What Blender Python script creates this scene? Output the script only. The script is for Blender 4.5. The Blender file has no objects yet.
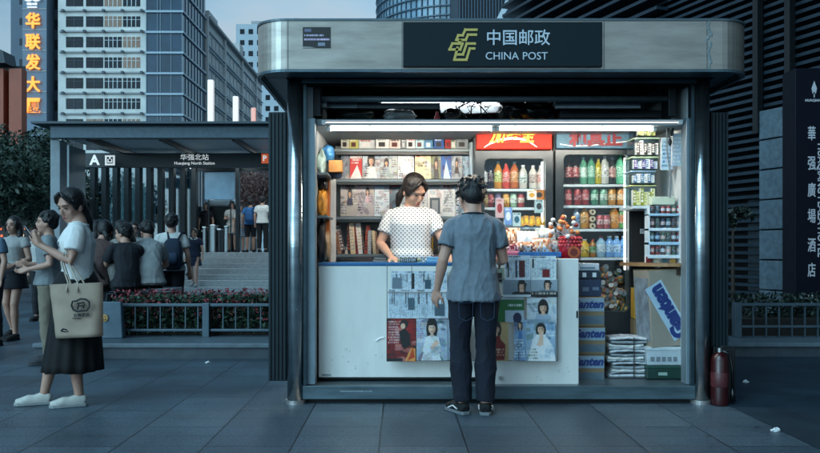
import bpy, bmesh, math, random
import numpy as np
from mathutils import Vector, Matrix, Euler, noise

random.seed(7)
SC = bpy.context.scene
COL = SC.collection
R = math.radians

# ------------------------------------------------------------------ camera
F, CX, CY, H = 786.0, 400.0, 250.0, 1.17
cam_d = bpy.data.cameras.new('camera')
cam_d.sensor_width = 36.0
cam_d.lens = F / 820.0 * 36.0
cam_d.shift_x = (410.0 - CX) / 820.0
cam_d.shift_y = (CY - 226.5) / 820.0
cam_d.clip_start = 0.05
cam_d.clip_end = 3000
cam = bpy.data.objects.new('camera', cam_d)
cam.location = (0, 0, H)
cam.rotation_euler = (R(90), 0, 0)
COL.objects.link(cam)
SC.camera = cam

# ------------------------------------------------------------------ dusk sky, weak sun behind cloud, exposure
SUN_EL, SUN_ROT = R(9), R(218)
W = bpy.data.worlds.new('World')
SC.world = W
W.use_nodes = True
wn, wl = W.node_tree.nodes, W.node_tree.links
wn.clear()
sky = wn.new('ShaderNodeTexSky')
sky.sky_type = 'NISHITA'
sky.sun_disc = False
sky.sun_elevation = SUN_EL
sky.sun_rotation = SUN_ROT
sky.air_density = 1.4
sky.dust_density = 2.0
sky.ozone_density = 2.5
hs = wn.new('ShaderNodeHueSaturation')
hs.inputs['Saturation'].default_value = 0.24
tint = wn.new('ShaderNodeMix'); tint.data_type = 'RGBA'; tint.blend_type = 'MULTIPLY'
tint.inputs['Factor'].default_value = 1.0
tint.inputs[7].default_value = (0.52, 0.94, 1.28, 1)
tc = wn.new('ShaderNodeTexCoord')
mp = wn.new('ShaderNodeMapping'); mp.inputs['Scale'].default_value = (1.2, 1.2, 4.0)
cl = wn.new('ShaderNodeTexNoise'); cl.inputs['Scale'].default_value = 2.6; cl.inputs['Detail'].default_value = 7
cl.inputs['Roughness'].default_value = 0.55
cr = wn.new('ShaderNodeMapRange'); cr.inputs[1].default_value = 0.38; cr.inputs[2].default_value = 0.68
cr.inputs[3].default_value = 0.80; cr.inputs[4].default_value = 1.25
mulc = wn.new('ShaderNodeMix'); mulc.data_type = 'RGBA'; mulc.blend_type = 'MULTIPLY'
mulc.inputs['Factor'].default_value = 1.0
bg = wn.new('ShaderNodeBackground'); bg.inputs['Strength'].default_value = 0.15
wo = wn.new('ShaderNodeOutputWorld')
wl.new(sky.outputs[0], hs.inputs['Color'])
wl.new(hs.outputs[0], tint.inputs[6])
wl.new(tc.outputs['Generated'], mp.inputs[0]); wl.new(mp.outputs[0], cl.inputs['Vector'])
wl.new(cl.outputs[0], cr.inputs[0])
wl.new(tint.outputs[2], mulc.inputs[6]); wl.new(cr.outputs[0], mulc.inputs[7])
cm = wn.new('ShaderNodeMix'); cm.data_type = 'RGBA'; cm.inputs[7].default_value = (1.95, 2.2, 2.35, 1)
cf = wn.new('ShaderNodeMapRange'); cf.inputs[1].default_value = 0.40; cf.inputs[2].default_value = 0.62; cf.inputs[3].default_value = 0.12; cf.inputs[4].default_value = 0.72
sz = wn.new('ShaderNodeSeparateXYZ'); wl.new(tc.outputs['Generated'], sz.inputs[0])
lo_ = wn.new('ShaderNodeMapRange'); lo_.inputs[1].default_value = 0.25; lo_.inputs[2].default_value = 0.6; lo_.inputs[3].default_value = 1.0; lo_.inputs[4].default_value = 0.15
wl.new(sz.outputs[2], lo_.inputs[0])
cmul = wn.new('ShaderNodeMath'); cmul.operation = 'MULTIPLY'; wl.new(cl.outputs[0], cf.inputs[0]); wl.new(cf.outputs[0], cmul.inputs[0]); wl.new(lo_.outputs[0], cmul.inputs[1])
wl.new(cmul.outputs[0], cm.inputs['Factor']); wl.new(mulc.outputs[2], cm.inputs[6])
wl.new(cm.outputs[2], bg.inputs[0]); wl.new(bg.outputs[0], wo.inputs[0])

sun_d = bpy.data.lights.new('sun', 'SUN')
sun_d.energy = 1.1
sun_d.angle = R(40)
sun_d.color = (0.48, 0.82, 1.0)
sun = bpy.data.objects.new('sun', sun_d)
_dir = Vector((math.sin(SUN_ROT) * math.cos(R(42)), math.cos(SUN_ROT) * math.cos(R(42)), math.sin(R(42))))
sun.rotation_euler = _dir.to_track_quat('Z', 'Y').to_euler()
COL.objects.link(sun)

SC.view_settings.view_transform = 'Standard'
SC.view_settings.look = 'None'
SC.view_settings.exposure = 0.70
SC.view_settings.gamma = 1.0
SC.view_settings.use_curve_mapping = False
SC.render.engine = 'CYCLES'
SC.cycles.max_bounces = 6
SC.cycles.transparent_max_bounces = 12
SC.cycles.caustics_reflective = False
SC.cycles.caustics_refractive = False
SC.cycles.sample_clamp_indirect = 4.0
SC.cycles.use_denoising = True

# ------------------------------------------------------------------ helpers
def P(px, py, d):
    return Vector(((px - CX) * d / F, d, H - (py - CY) * d / F))
def PX(px, d): return (px - CX) * d / F
def PZ(py, d): return H - (py - CY) * d / F

def hexc(h):
    h = h.lstrip('#')
    out = []
    for i in (0, 2, 4):
        v = int(h[i:i + 2], 16) / 255
        out.append(v / 12.92 if v <= 0.04045 else ((v + 0.055) / 1.055) ** 2.4)
    return tuple(out)

MATS = {}
def M(name, color, rough=0.6, metal=0.0, vary=0.15, scale=8.0, bump=0.0, bscale=60.0, emit=None, estr=0.0,
      stretch=(1, 1, 1), spec=0.5, coat=0.0):
    if name in MATS: return MATS[name]
    if isinstance(color, str): color = hexc(color)
    m = bpy.data.materials.new(name); m.use_nodes = True
    n, l = m.node_tree.nodes, m.node_tree.links
    b = n['Principled BSDF']
    b.inputs['Roughness'].default_value = rough
    b.inputs['Metallic'].default_value = metal
    b.inputs['Specular IOR Level'].default_value = spec
    b.inputs['Coat Weight'].default_value = coat
    t = n.new('ShaderNodeTexCoord'); mpn = n.new('ShaderNodeMapping')
    mpn.inputs['Scale'].default_value = stretch
    l.new(t.outputs['Object'], mpn.inputs[0])
    nz = n.new('ShaderNodeTexNoise'); nz.inputs['Scale'].default_value = scale
    nz.inputs['Detail'].default_value = 6; nz.inputs['Roughness'].default_value = 0.62
    l.new(mpn.outputs[0], nz.inputs['Vector'])
    mr = n.new('ShaderNodeMapRange')
    mr.inputs[1].default_value = 0.28; mr.inputs[2].default_value = 0.72
    mr.inputs[3].default_value = 1 - vary; mr.inputs[4].default_value = 1 + vary
    l.new(nz.outputs[0], mr.inputs[0])
    mx = n.new('ShaderNodeMix'); mx.data_type = 'RGBA'; mx.blend_type = 'MULTIPLY'
    mx.inputs['Factor'].default_value = 1
    mx.inputs[6].default_value = (*color, 1)
    l.new(mr.outputs[0], mx.inputs[7])
    l.new(mx.outputs[2], b.inputs['Base Color'])
    rr = n.new('ShaderNodeMapRange'); rr.inputs[3].default_value = max(0.02, rough - 0.08); rr.inputs[4].default_value = min(1, rough + 0.1)
    l.new(nz.outputs[0], rr.inputs[0]); l.new(rr.outputs[0], b.inputs['Roughness'])
    if bump > 0:
        n2 = n.new('ShaderNodeTexNoise'); n2.inputs['Scale'].default_value = bscale; n2.inputs['Detail'].default_value = 4
        l.new(mpn.outputs[0], n2.inputs['Vector'])
        bp = n.new('ShaderNodeBump'); bp.inputs['Strength'].default_value = bump; bp.inputs['Distance'].default_value = 0.01
        l.new(n2.outputs[0], bp.inputs['Height']); l.new(bp.outputs[0], b.inputs['Normal'])
    if emit is not None:
        if isinstance(emit, str): emit = hexc(emit)
        b.inputs['Emission Color'].default_value = (*emit, 1)
        b.inputs['Emission Strength'].default_value = estr
    MATS[name] = m
    return m

def paint_mat(name='printed_paper', rough=0.45, emit=0.0):
    """material that shows the print stored on the mesh (corner colours), with a faint paper grain"""
    if name in MATS: return MATS[name]
    m = bpy.data.materials.new(name); m.use_nodes = True
    n, l = m.node_tree.nodes, m.node_tree.links
    b = n['Principled BSDF']; b.inputs['Roughness'].default_value = rough
    a = n.new('ShaderNodeVertexColor'); a.layer_name = 'Col'
    t = n.new('ShaderNodeTexCoord')
    nz = n.new('ShaderNodeTexNoise'); nz.inputs['Scale'].default_value = 40; nz.inputs['Detail'].default_value = 3
    l.new(t.outputs['Object'], nz.inputs['Vector'])
    mr = n.new('ShaderNodeMapRange'); mr.inputs[3].default_value = 0.85; mr.inputs[4].default_value = 1.12
    l.new(nz.outputs[0], mr.inputs[0])
    mx = n.new('ShaderNodeMix'); mx.data_type = 'RGBA'; mx.blend_type = 'MULTIPLY'; mx.inputs['Factor'].default_value = 1
    l.new(a.outputs[0], mx.inputs[6]); l.new(mr.outputs[0], mx.inputs[7]); l.new(mx.outputs[2], b.inputs['Base Color'])
    if emit:
        l.new(mx.outputs[2], b.inputs['Emission Color']); b.inputs['Emission Strength'].default_value = emit
    MATS[name] = m
    return m

def label_mat(c):
    """printed label: pale, coloured and dark shapes"""
    name = 'label_print_' + c
    if name in MATS: return MATS[name]
    m = bpy.data.materials.new(name); m.use_nodes = True
    n, l = m.node_tree.nodes, m.node_tree.links; b = n['Principled BSDF']; b.inputs['Roughness'].default_value = .35
    t = n.new('ShaderNodeTexCoord'); mp_ = n.new('ShaderNodeMapping'); mp_.inputs['Scale'].default_value = (1, 1, 1.6)
    nz = n.new('ShaderNodeTexNoise'); nz.inputs['Scale'].default_value = 52; nz.inputs['Detail'].default_value = 1.5
    l.new(t.outputs['Object'], mp_.inputs[0]); l.new(mp_.outputs[0], nz.inputs['Vector'])
    r = n.new('ShaderNodeValToRGB'); r.color_ramp.interpolation = 'CONSTANT'; k = hexc(c)
    e = r.color_ramp.elements; e[0].position = 0; e[0].color = (*[q * .22 for q in k], 1); e[1].position = .40; e[1].color = (*k, 1)
    x = e.new(.56); x.color = (*[.5 * q + .36 for q in k], 1); x = e.new(.64); x.color = (*[q * .5 for q in k], 1)
    l.new(nz.outputs[0], r.inputs[0]); l.new(r.outputs[0], b.inputs['Base Color'])
    MATS[name] = m; return m

def glass_mat(name, tintc=(0.9, 0.97, 1.0), refl=0.10, rough=0.05):
    if name in MATS: return MATS[name]
    m = bpy.data.materials.new(name); m.use_nodes = True
    n, l = m.node_tree.nodes, m.node_tree.links
    n.clear()
    o = n.new('ShaderNodeOutputMaterial'); mix = n.new('ShaderNodeMixShader')
    tr = n.new('ShaderNodeBsdfTransparent'); tr.inputs[0].default_value = (*tintc, 1)
    gl = n.new('ShaderNodeBsdfGlossy'); gl.inputs['Roughness'].default_value = rough
    nz = n.new('ShaderNodeTexNoise'); nz.inputs['Scale'].default_value = 3
    mr = n.new('ShaderNodeMapRange'); mr.inputs[3].default_value = refl * 0.6; mr.inputs[4].default_value = refl * 1.4
    l.new(nz.outputs[0], mr.inputs[0]); l.new(mr.outputs[0], mix.inputs[0])
    l.new(tr.outputs[0], mix.inputs[1]); l.new(gl.outputs[0], mix.inputs[2]); l.new(mix.outputs[0], o.inputs[0])
    MATS[name] = m
    return m

class MB:
    def __init__(s): s.v = []; s.f = []; s.c = None; s.mi = []
    def add(s, vs, fs, mi=0):
        k = len(s.v); s.v += [tuple(p) for p in vs]; s.f += [tuple(i + k for i in f) for f in fs]; s.mi += [mi] * len(fs)
        return s
    def box(s, x0, x1, y0, y1, z0, z1, mi=0):
        x0, x1 = min(x0, x1), max(x0, x1); y0, y1 = min(y0, y1), max(y0, y1); z0, z1 = min(z0, z1), max(z0, z1)
        v = [(x0, y0, z0), (x1, y0, z0), (x1, y1, z0), (x0, y1, z0), (x0, y0, z1), (x1, y0, z1), (x1, y1, z1), (x0, y1, z1)]
        return s.add(v, [(0, 3, 2, 1), (4, 5, 6, 7), (0, 1, 5, 4), (1, 2, 6, 5), (2, 3, 7, 6), (3, 0, 4, 7)], mi)
    def cyl(s, a, b, r0, r1=None, seg=12, cap=True, mi=0):
        a, b = Vector(a), Vector(b); r1 = r0 if r1 is None else r1
        d = (b - a).normalized(); u = d.orthogonal().normalized(); w = d.cross(u)
        vs = []
        for p, r in ((a, r0), (b, r1)):
            for i in range(seg):
                t = 2 * math.pi * i / seg
                vs.append(p + (u * math.cos(t) + w * math.sin(t)) * r)
        fs = [(i, (i + 1) % seg, seg + (i + 1) % seg, seg + i) for i in range(seg)]
        if cap: fs += [tuple(range(seg - 1, -1, -1)), tuple(range(seg, 2 * seg))]
        return s.add(vs, fs, mi)
    def tube(s, pts, r, seg=8, mi=0):
        pts = [Vector(p) for p in pts]
        rs = r if isinstance(r, (list, tuple)) else [r] * len(pts)
        return s.loft([(p, q, q) for p, q in zip(pts, rs)], seg, mi=mi)
    def loft(s, secs, seg=14, up=None, mi=0, power=2.0):
        """secs: (centre, half width along u, half width along v); u = side, v = the other; up fixes u's direction"""
        pts = [Vector(q[0]) for q in secs]; n = len(pts); vs = []
        prev = None
        for i, q in enumerate(secs):
            t = (pts[min(i + 1, n - 1)] - pts[max(i - 1, 0)])
            t = t.normalized() if t.length > 1e-9 else Vector((0, 0, 1))
            if up is not None: u = Vector(up) - t * t.dot(Vector(up))
            elif prev is not None: u = prev - t * t.dot(prev)
            else: u = t.orthogonal()
            if u.length < 1e-6: u = t.orthogonal()
            u.normalize(); w = t.cross(u); prev = u
            for k in range(seg):
                a = 2 * math.pi * k / seg
                ca, sa = math.cos(a), math.sin(a)
                if power != 2.0:
                    ca = math.copysign(abs(ca) ** (2 / power), ca); sa = math.copysign(abs(sa) ** (2 / power), sa)
                vs.append(pts[i] + u * (ca * q[1]) + w * (sa * q[2]))
        fs = []
        for i in range(n - 1):
            for k in range(seg):
                k2 = (k + 1) % seg
                fs.append((i * seg + k, i * seg + k2, (i + 1) * seg + k2, (i + 1) * seg + k))
        fs += [tuple(range(seg - 1, -1, -1)), tuple(range((n - 1) * seg, n * seg))]
        return s.add(vs, fs, mi)
    def ball(s, c, rx, ry=None, rz=None, seg=14, rings=9, rot=None, mi=0):
        c = Vector(c); ry = rx if ry is None else ry; rz = rx if rz is None else rz
        vs = [Vector((0, 0, -rz))]
        for i in range(1, rings):
            ph = math.pi * i / rings - math.pi / 2
            for k in range(seg):
                a = 2 * math.pi * k / seg
                vs.append(Vector((rx * math.cos(ph) * math.cos(a), ry * math.cos(ph) * math.sin(a), rz * math.sin(ph))))
        vs.append(Vector((0, 0, rz)))
        if rot is not None: vs = [rot @ v for v in vs]
        vs = [v + c for v in vs]
        fs = [(0, 1 + (k + 1) % seg, 1 + k) for k in range(seg)]
        for i in range(rings - 2):
            for k in range(seg):
                a = 1 + i * seg; fs.append((a + k, a + (k + 1) % seg, a + seg + (k + 1) % seg, a + seg + k))
        a = 1 + (rings - 2) * seg
        fs += [(a + k, a + (k + 1) % seg, len(vs) - 1) for k in range(seg)]
        return s.add(vs, fs, mi)
    def lathe(s, prof, c=(0, 0, 0), seg=14, mi=0):
        c = Vector(c); vs = []
        for r, z in prof:
            for k in range(seg):
                a = 2 * math.pi * k / seg; vs.append((c.x + r * math.cos(a), c.y + r * math.sin(a), c.z + z))
        fs = []
        for i in range(len(prof) - 1):
            for k in range(seg):
                k2 = (k + 1) % seg; fs.append((i * seg + k, i * seg + k2, (i + 1) * seg + k2, (i + 1) * seg + k))
        fs += [tuple(range(seg - 1, -1, -1)), tuple(range((len(prof) - 1) * seg, len(prof) * seg))]
        return s.add(vs, fs, mi)
    def prism(s, poly, y0, y1, mi=0):
        """poly in x,z extruded along y"""
        n = len(poly)
        vs = [(x, y0, z) for x, z in poly] + [(x, y1, z) for x, z in poly]
        fs = [tuple(range(n)), tuple(range(2 * n - 1, n - 1, -1))] + [(i, i + n, (i + 1) % n + n, (i + 1) % n) for i in range(n)]
        return s.add(vs, fs, mi)
    def prismz(s, poly, z0, z1, mi=0):
        n = len(poly)
        vs = [(x, y, z0) for x, y in poly] + [(x, y, z1) for x, y in poly]
        fs = [tuple(range(n - 1, -1, -1)), tuple(range(n, 2 * n))] + [(i, (i + 1) % n, (i + 1) % n + n, i + n) for i in range(n)]
        return s.add(vs, fs, mi)
    def text(s, body, pos, size, depth=0.002, bold=0.0, align='CENTER', rot=None, xs=1.0, mi=0, shear=0.0):
        """lettering facing -y by default, centred at pos; rot = 3x3 matrix instead"""
        cu = bpy.data.curves.new('t', 'FONT'); cu.body = body; cu.size = size; cu.extrude = depth
        cu.align_x = align; cu.align_y = 'CENTER'; cu.offset = bold; cu.resolution_u = 3; cu.shear = shear
        ob = bpy.data.objects.new('t', cu); COL.objects.link(ob)
        dg = bpy.context.evaluated_depsgraph_get(); dg.update()
        me = bpy.data.meshes.new_from_object(ob.evaluated_get(dg))
        rm = rot if rot is not None else Euler((R(90), 0, 0)).to_matrix()
        pos = Vector(pos)
        vs = [rm @ Vector((v.co.x * xs, v.co.y, v.co.z)) + pos for v in me.vertices]
        s.add(vs, [tuple(p.vertices) for p in me.polygons], mi)
        bpy.data.objects.remove(ob); bpy.data.meshes.remove(me); bpy.data.curves.remove(cu)
        return s
    def mesh(s, name, mats):
        me = bpy.data.meshes.new(name)
        me.from_pydata(s.v, [], s.f)
        if not isinstance(mats, (list, tuple)): mats = [mats]
        for m in mats: me.materials.append(m)
        if len(mats) > 1: me.polygons.foreach_set('material_index', s.mi)
        me.update()
        return me
    def build(s, name, mat, parent=None, local=False, bevel=0.0, smooth=False, fuse=None, origin=None):
        v = np.array(s.v, dtype=float)
        if parent is not None:
            loc = Vector((0, 0, 0))
            if not local:
                off = wloc(parent); s.v = [tuple(p) for p in (v - np.array(off))]
        else:
            if origin is None:
                lo, hi = v.min(0), v.max(0); origin = ((lo[0] + hi[0]) / 2, (lo[1] + hi[1]) / 2, lo[2])
            loc = Vector(origin); s.v = [tuple(p) for p in (v - np.array(origin))]
        me = s.mesh(name, mat)
        o = bpy.data.objects.new(name, me); COL.objects.link(o)
        if parent is not None: o.parent = parent
        else: o.location = loc
        if fuse:
            vox, it, fac = fuse
            md = o.modifiers.new('r', 'REMESH'); md.mode = 'VOXEL'; md.voxel_size = vox; md.use_smooth_shade = True
            if it: sm = o.modifiers.new('s', 'SMOOTH'); sm.iterations = it; sm.factor = fac
            dg = bpy.context.evaluated_depsgraph_get(); dg.update()
            nm = bpy.data.meshes.new_from_object(o.evaluated_get(dg))
            o.modifiers.clear(); o.data = nm; nm.name = name
            bpy.data.meshes.remove(me)
            if not nm.materials:
                nm.materials.append(mat[0] if isinstance(mat, (list, tuple)) else mat)
            nm.polygons.foreach_set('use_smooth', [True] * len(nm.polygons))
        if smooth: me.polygons.foreach_set('use_smooth', [True] * len(me.polygons))
        if bevel > 0:
            b = o.modifiers.new('bevel', 'BEVEL'); b.width = bevel; b.segments = 2; b.limit_method = 'ANGLE'; b.angle_limit = R(40)
        return o

def wloc(o):
    p = Vector((0, 0, 0))
    while o is not None: p += o.location; o = o.parent
    return p
def tag(o, label=None, cat=None, group=None, kind=None):
    if label: o['label'] = label
    if cat: o['category'] = cat
    if group: o['group'] = group
    if kind: o['kind'] = kind
    return o
def thing(name, loc, label, cat, group=None, rz=0.0):
    o = bpy.data.objects.new(name, None); COL.objects.link(o); o.location = loc; o.rotation_euler = (0, 0, rz)
    o.empty_display_size = 0.1
    return tag(o, label, cat, group)
def kids(o): return [c for c in bpy.data.objects if c.parent == o]
def copy_tree(o, parent=None):
    c = o.copy(); COL.objects.link(c); c.parent = parent
    for ch in list(o.children): copy_tree(ch, c)
    return c
ORD = ['first', 'second', 'third', 'fourth', 'fifth', 'sixth', 'seventh', 'eighth', 'ninth', 'tenth', 'eleventh', 'twelfth', 'thirteenth', 'fourteenth']

# ------------------------------------------------------------------ prints: a small raster laid on a gridded sheet
class Art:
    def __init__(s, w, h, bgc):
        w, h = w * 3, h * 3
        s.w, s.h = w, h; s.a = np.zeros((h, w, 3)); s.a[:] = hexc(bgc) if isinstance(bgc, str) else bgc
        s.yy, s.xx = np.mgrid[0:h, 0:w]; s.xx = (s.xx + .5) / w; s.yy = (s.yy + .5) / h
    def put(s, mask, c):
        s.a[mask] = hexc(c) if isinstance(c, str) else c; return s
    def rect(s, x0, y0, x1, y1, c): return s.put((s.xx >= x0) & (s.xx < x1) & (s.yy >= y0) & (s.yy < y1), c)
    def ell(s, x, y, rx, ry, c): return s.put(((s.xx - x) / rx) ** 2 + ((s.yy - y) / ry) ** 2 < 1, c)
    def poly(s, pts, c):
        m = np.zeros(s.xx.shape, bool); n = len(pts)
        for i in range(n):
            (x0, y0), (x1, y1) = pts[i], pts[(i + 1) % n]
            if y0 == y1: continue
            m ^= ((s.yy > min(y0, y1)) & (s.yy <= max(y0, y1)) & (s.xx < x0 + (s.yy - y0) / (y1 - y0) * (x1 - x0)))
        return s.put(m, c)
    def lines(s, x0, y0, x1, y1, n, c, fill=0.6, rnd=random):
        """rows of small print"""
        hh = (y1 - y0) / n
        for i in range(n):
            y = y0 + i * hh
            m = (s.xx >= x0) & (s.xx < x1 - rnd.random() * (x1 - x0) * .25) & (s.yy >= y) & (s.yy < y + hh * .6)
            m &= (np.random.RandomState(rnd.randrange(9999)).rand(1, s.w) < fill)
            s.put(m, c)
        return s
    def cols(s, x0, y0, x1, y1, n, c, fill=0.6, rnd=random):
        ww = (x1 - x0) / n
        for i in range(n):
            x = x0 + i * ww
            m = (s.xx >= x) & (s.xx < x + ww * .55) & (s.yy >= y0) & (s.yy < y1 - rnd.random() * (y1 - y0) * .15)
            m &= (np.random.RandomState(rnd.randrange(9999)).rand(s.h, 1) < fill)
            s.put(m, c)
        return s
    def mottle(s, amt, seed=0):
        r = np.random.RandomState(seed); lo = r.rand(s.h // 3 + 2, s.w // 3 + 2, 3).repeat(3, 0).repeat(3, 1)[:s.h, :s.w]
        s.a *= (1 + amt * .8 * (lo - .5) + amt * .6 * (r.rand(s.h, s.w, 1) - .5)); return s
    def busy(s, seed, n=14, pal=('3c4650', 'd8dde0', '8c5a54', '6f8494', 'b8a890', '20262c', 'a6b4bc'), a=.5):
        r = random.Random(seed)
        for _ in range(n):
            x, y, rx, ry = r.random(), r.random(), r.uniform(.04, .22), r.uniform(.03, .16); c = np.array(hexc(r.choice(pal)))
            m = (((s.xx - x + (s.yy - y) * r.uniform(-1, 1)) / rx) ** 2 + ((s.yy - y) / ry) ** 2 < 1) if r.random() < .65 else ((abs(s.xx - x) < rx) & (abs(s.yy - y) < ry * .5))
            s.a[m] = s.a[m] * (1 - a) + c * a
        return s
    def soft(s, k=1):
        for _ in range(k):
            p = np.pad(s.a, ((1, 1), (1, 1), (0, 0)), 'edge'); h, w = s.h, s.w
            s.a = sum(p[i:i + h, j:j + w] * q for i, j, q in ((0, 1, .14), (2, 1, .14), (1, 0, .14), (1, 2, .14), (1, 1, .44)))
        return s
    def woman(s, x, y, sc, hair='14161c', skin='d9b49c', dress='c8ccd2', bob=False):
        """a head-and-shoulders model on a cover; sc = head half height"""
        s.ell(x, y + sc * .25, sc * 1.15 * s.h / s.w * .9, sc * (1.35 if bob else 2.0), hair)
        s.poly([(x - sc * 2.2, y + sc * 4.2), (x - sc * 1.5, y + sc * 1.75), (x, y + sc * 1.3), (x + sc * 1.5, y + sc * 1.75), (x + sc * 2.2, y + sc * 4.2)], dress)
        s.rect(x - sc * .35, y + sc * .7, x + sc * .35, y + sc * 1.7, skin)
        s.ell(x, y + sc * .2, sc * .72 * s.h / s.w * .85, sc * .92, skin)
        m = (s.xx > x + sc * .12) & (((s.xx - x) / (sc * .72 * s.h / s.w * .85)) ** 2 + ((s.yy - y - sc * .2) / (sc * .92)) ** 2 < 1); s.a[m] *= .72
        s.a *= (1.08 - .25 * s.yy)[..., None]
        s.rect(x - sc * .42, y, x - sc * .16, y + sc * .16, '6a4c44'); s.rect(x + sc * .16, y, x + sc * .42, y + sc * .16, '6a4c44')
        s.rect(x - sc * .18, y + sc * .62, x + sc * .18, y + sc * .78, 'b4685e')
        s.poly([(x - sc * .8, y - sc * .25), (x - sc * .3, y - sc * .85), (x + sc * .8, y - sc * .6), (x + sc * .9, y + sc * .1), (x + sc * .4, y - sc * .35)], hair)
        return s

def sheet(art, w, h, thick=0.004, curve=0.0):
    """MB + colours of an upright printed sheet (local x right, z up, print facing -y), base at z=0"""
    mb = MB(); nx, nz = art.w, art.h
    vs = []
    for j in range(nz + 1):
        for i in range(nx + 1):
            x = -w / 2 + w * i / nx
            vs.append((x, -thick - curve * (1 - (2 * i / nx - 1) ** 2), h * (1 - j / nz)))
    fs = []; cols = []
    for j in range(nz):
        for i in range(nx):
            a = j * (nx + 1) + i
            fs.append((a, a + nx + 1, a + nx + 2, a + 1)); cols.append(art.a[j, i])
    k = len(vs)
    mb.add(vs, fs)
    base = tuple(art.a.mean((0, 1)) * .5 + .3)
    e = thick * .02
    b0 = len(mb.f)
    mb.box(-w / 2, w / 2, -thick + 0.0004, 0, 0, h)
    cols += [np.array((.7, .7, .68))] * (len(mb.f) - b0)
    return mb, cols
def col_mesh(mb, cols, name, mat):
    me = bpy.data.meshes.new(name); me.from_pydata(mb.v, [], mb.f); me.materials.append(mat)
    ca = me.color_attributes.new('Col', 'FLOAT_COLOR', 'CORNER')
    arr = []
    for p, c in zip(me.polygons, cols): arr += [(c[0], c[1], c[2], 1.0)] * p.loop_total
    ca.data.foreach_set('color', np.array(arr, dtype=np.float32).ravel())
    me.update(); return me
def print_obj(name, art, w, h, loc, tilt=0.0, rz=0.0, ry=0.0, thick=0.004, curve=0.0, mat=None, parent=None):
    m_ = art.a.mean(2, keepdims=True); art.a = np.clip(((m_ + (art.a - m_) * 0.88) - .33) * 1.45 + .31, .012, .82); art.soft(2); mb, cols = sheet(art, w, h, thick, curve)
    o = bpy.data.objects.new(name, col_mesh(mb, cols, name, mat or paint_mat())); COL.objects.link(o)
    if parent is not None: o.parent = parent; o.location = Vector(loc) - wloc(parent)
    else: o.location = loc
    o.rotation_euler = (tilt, ry, rz)
    return o
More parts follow.
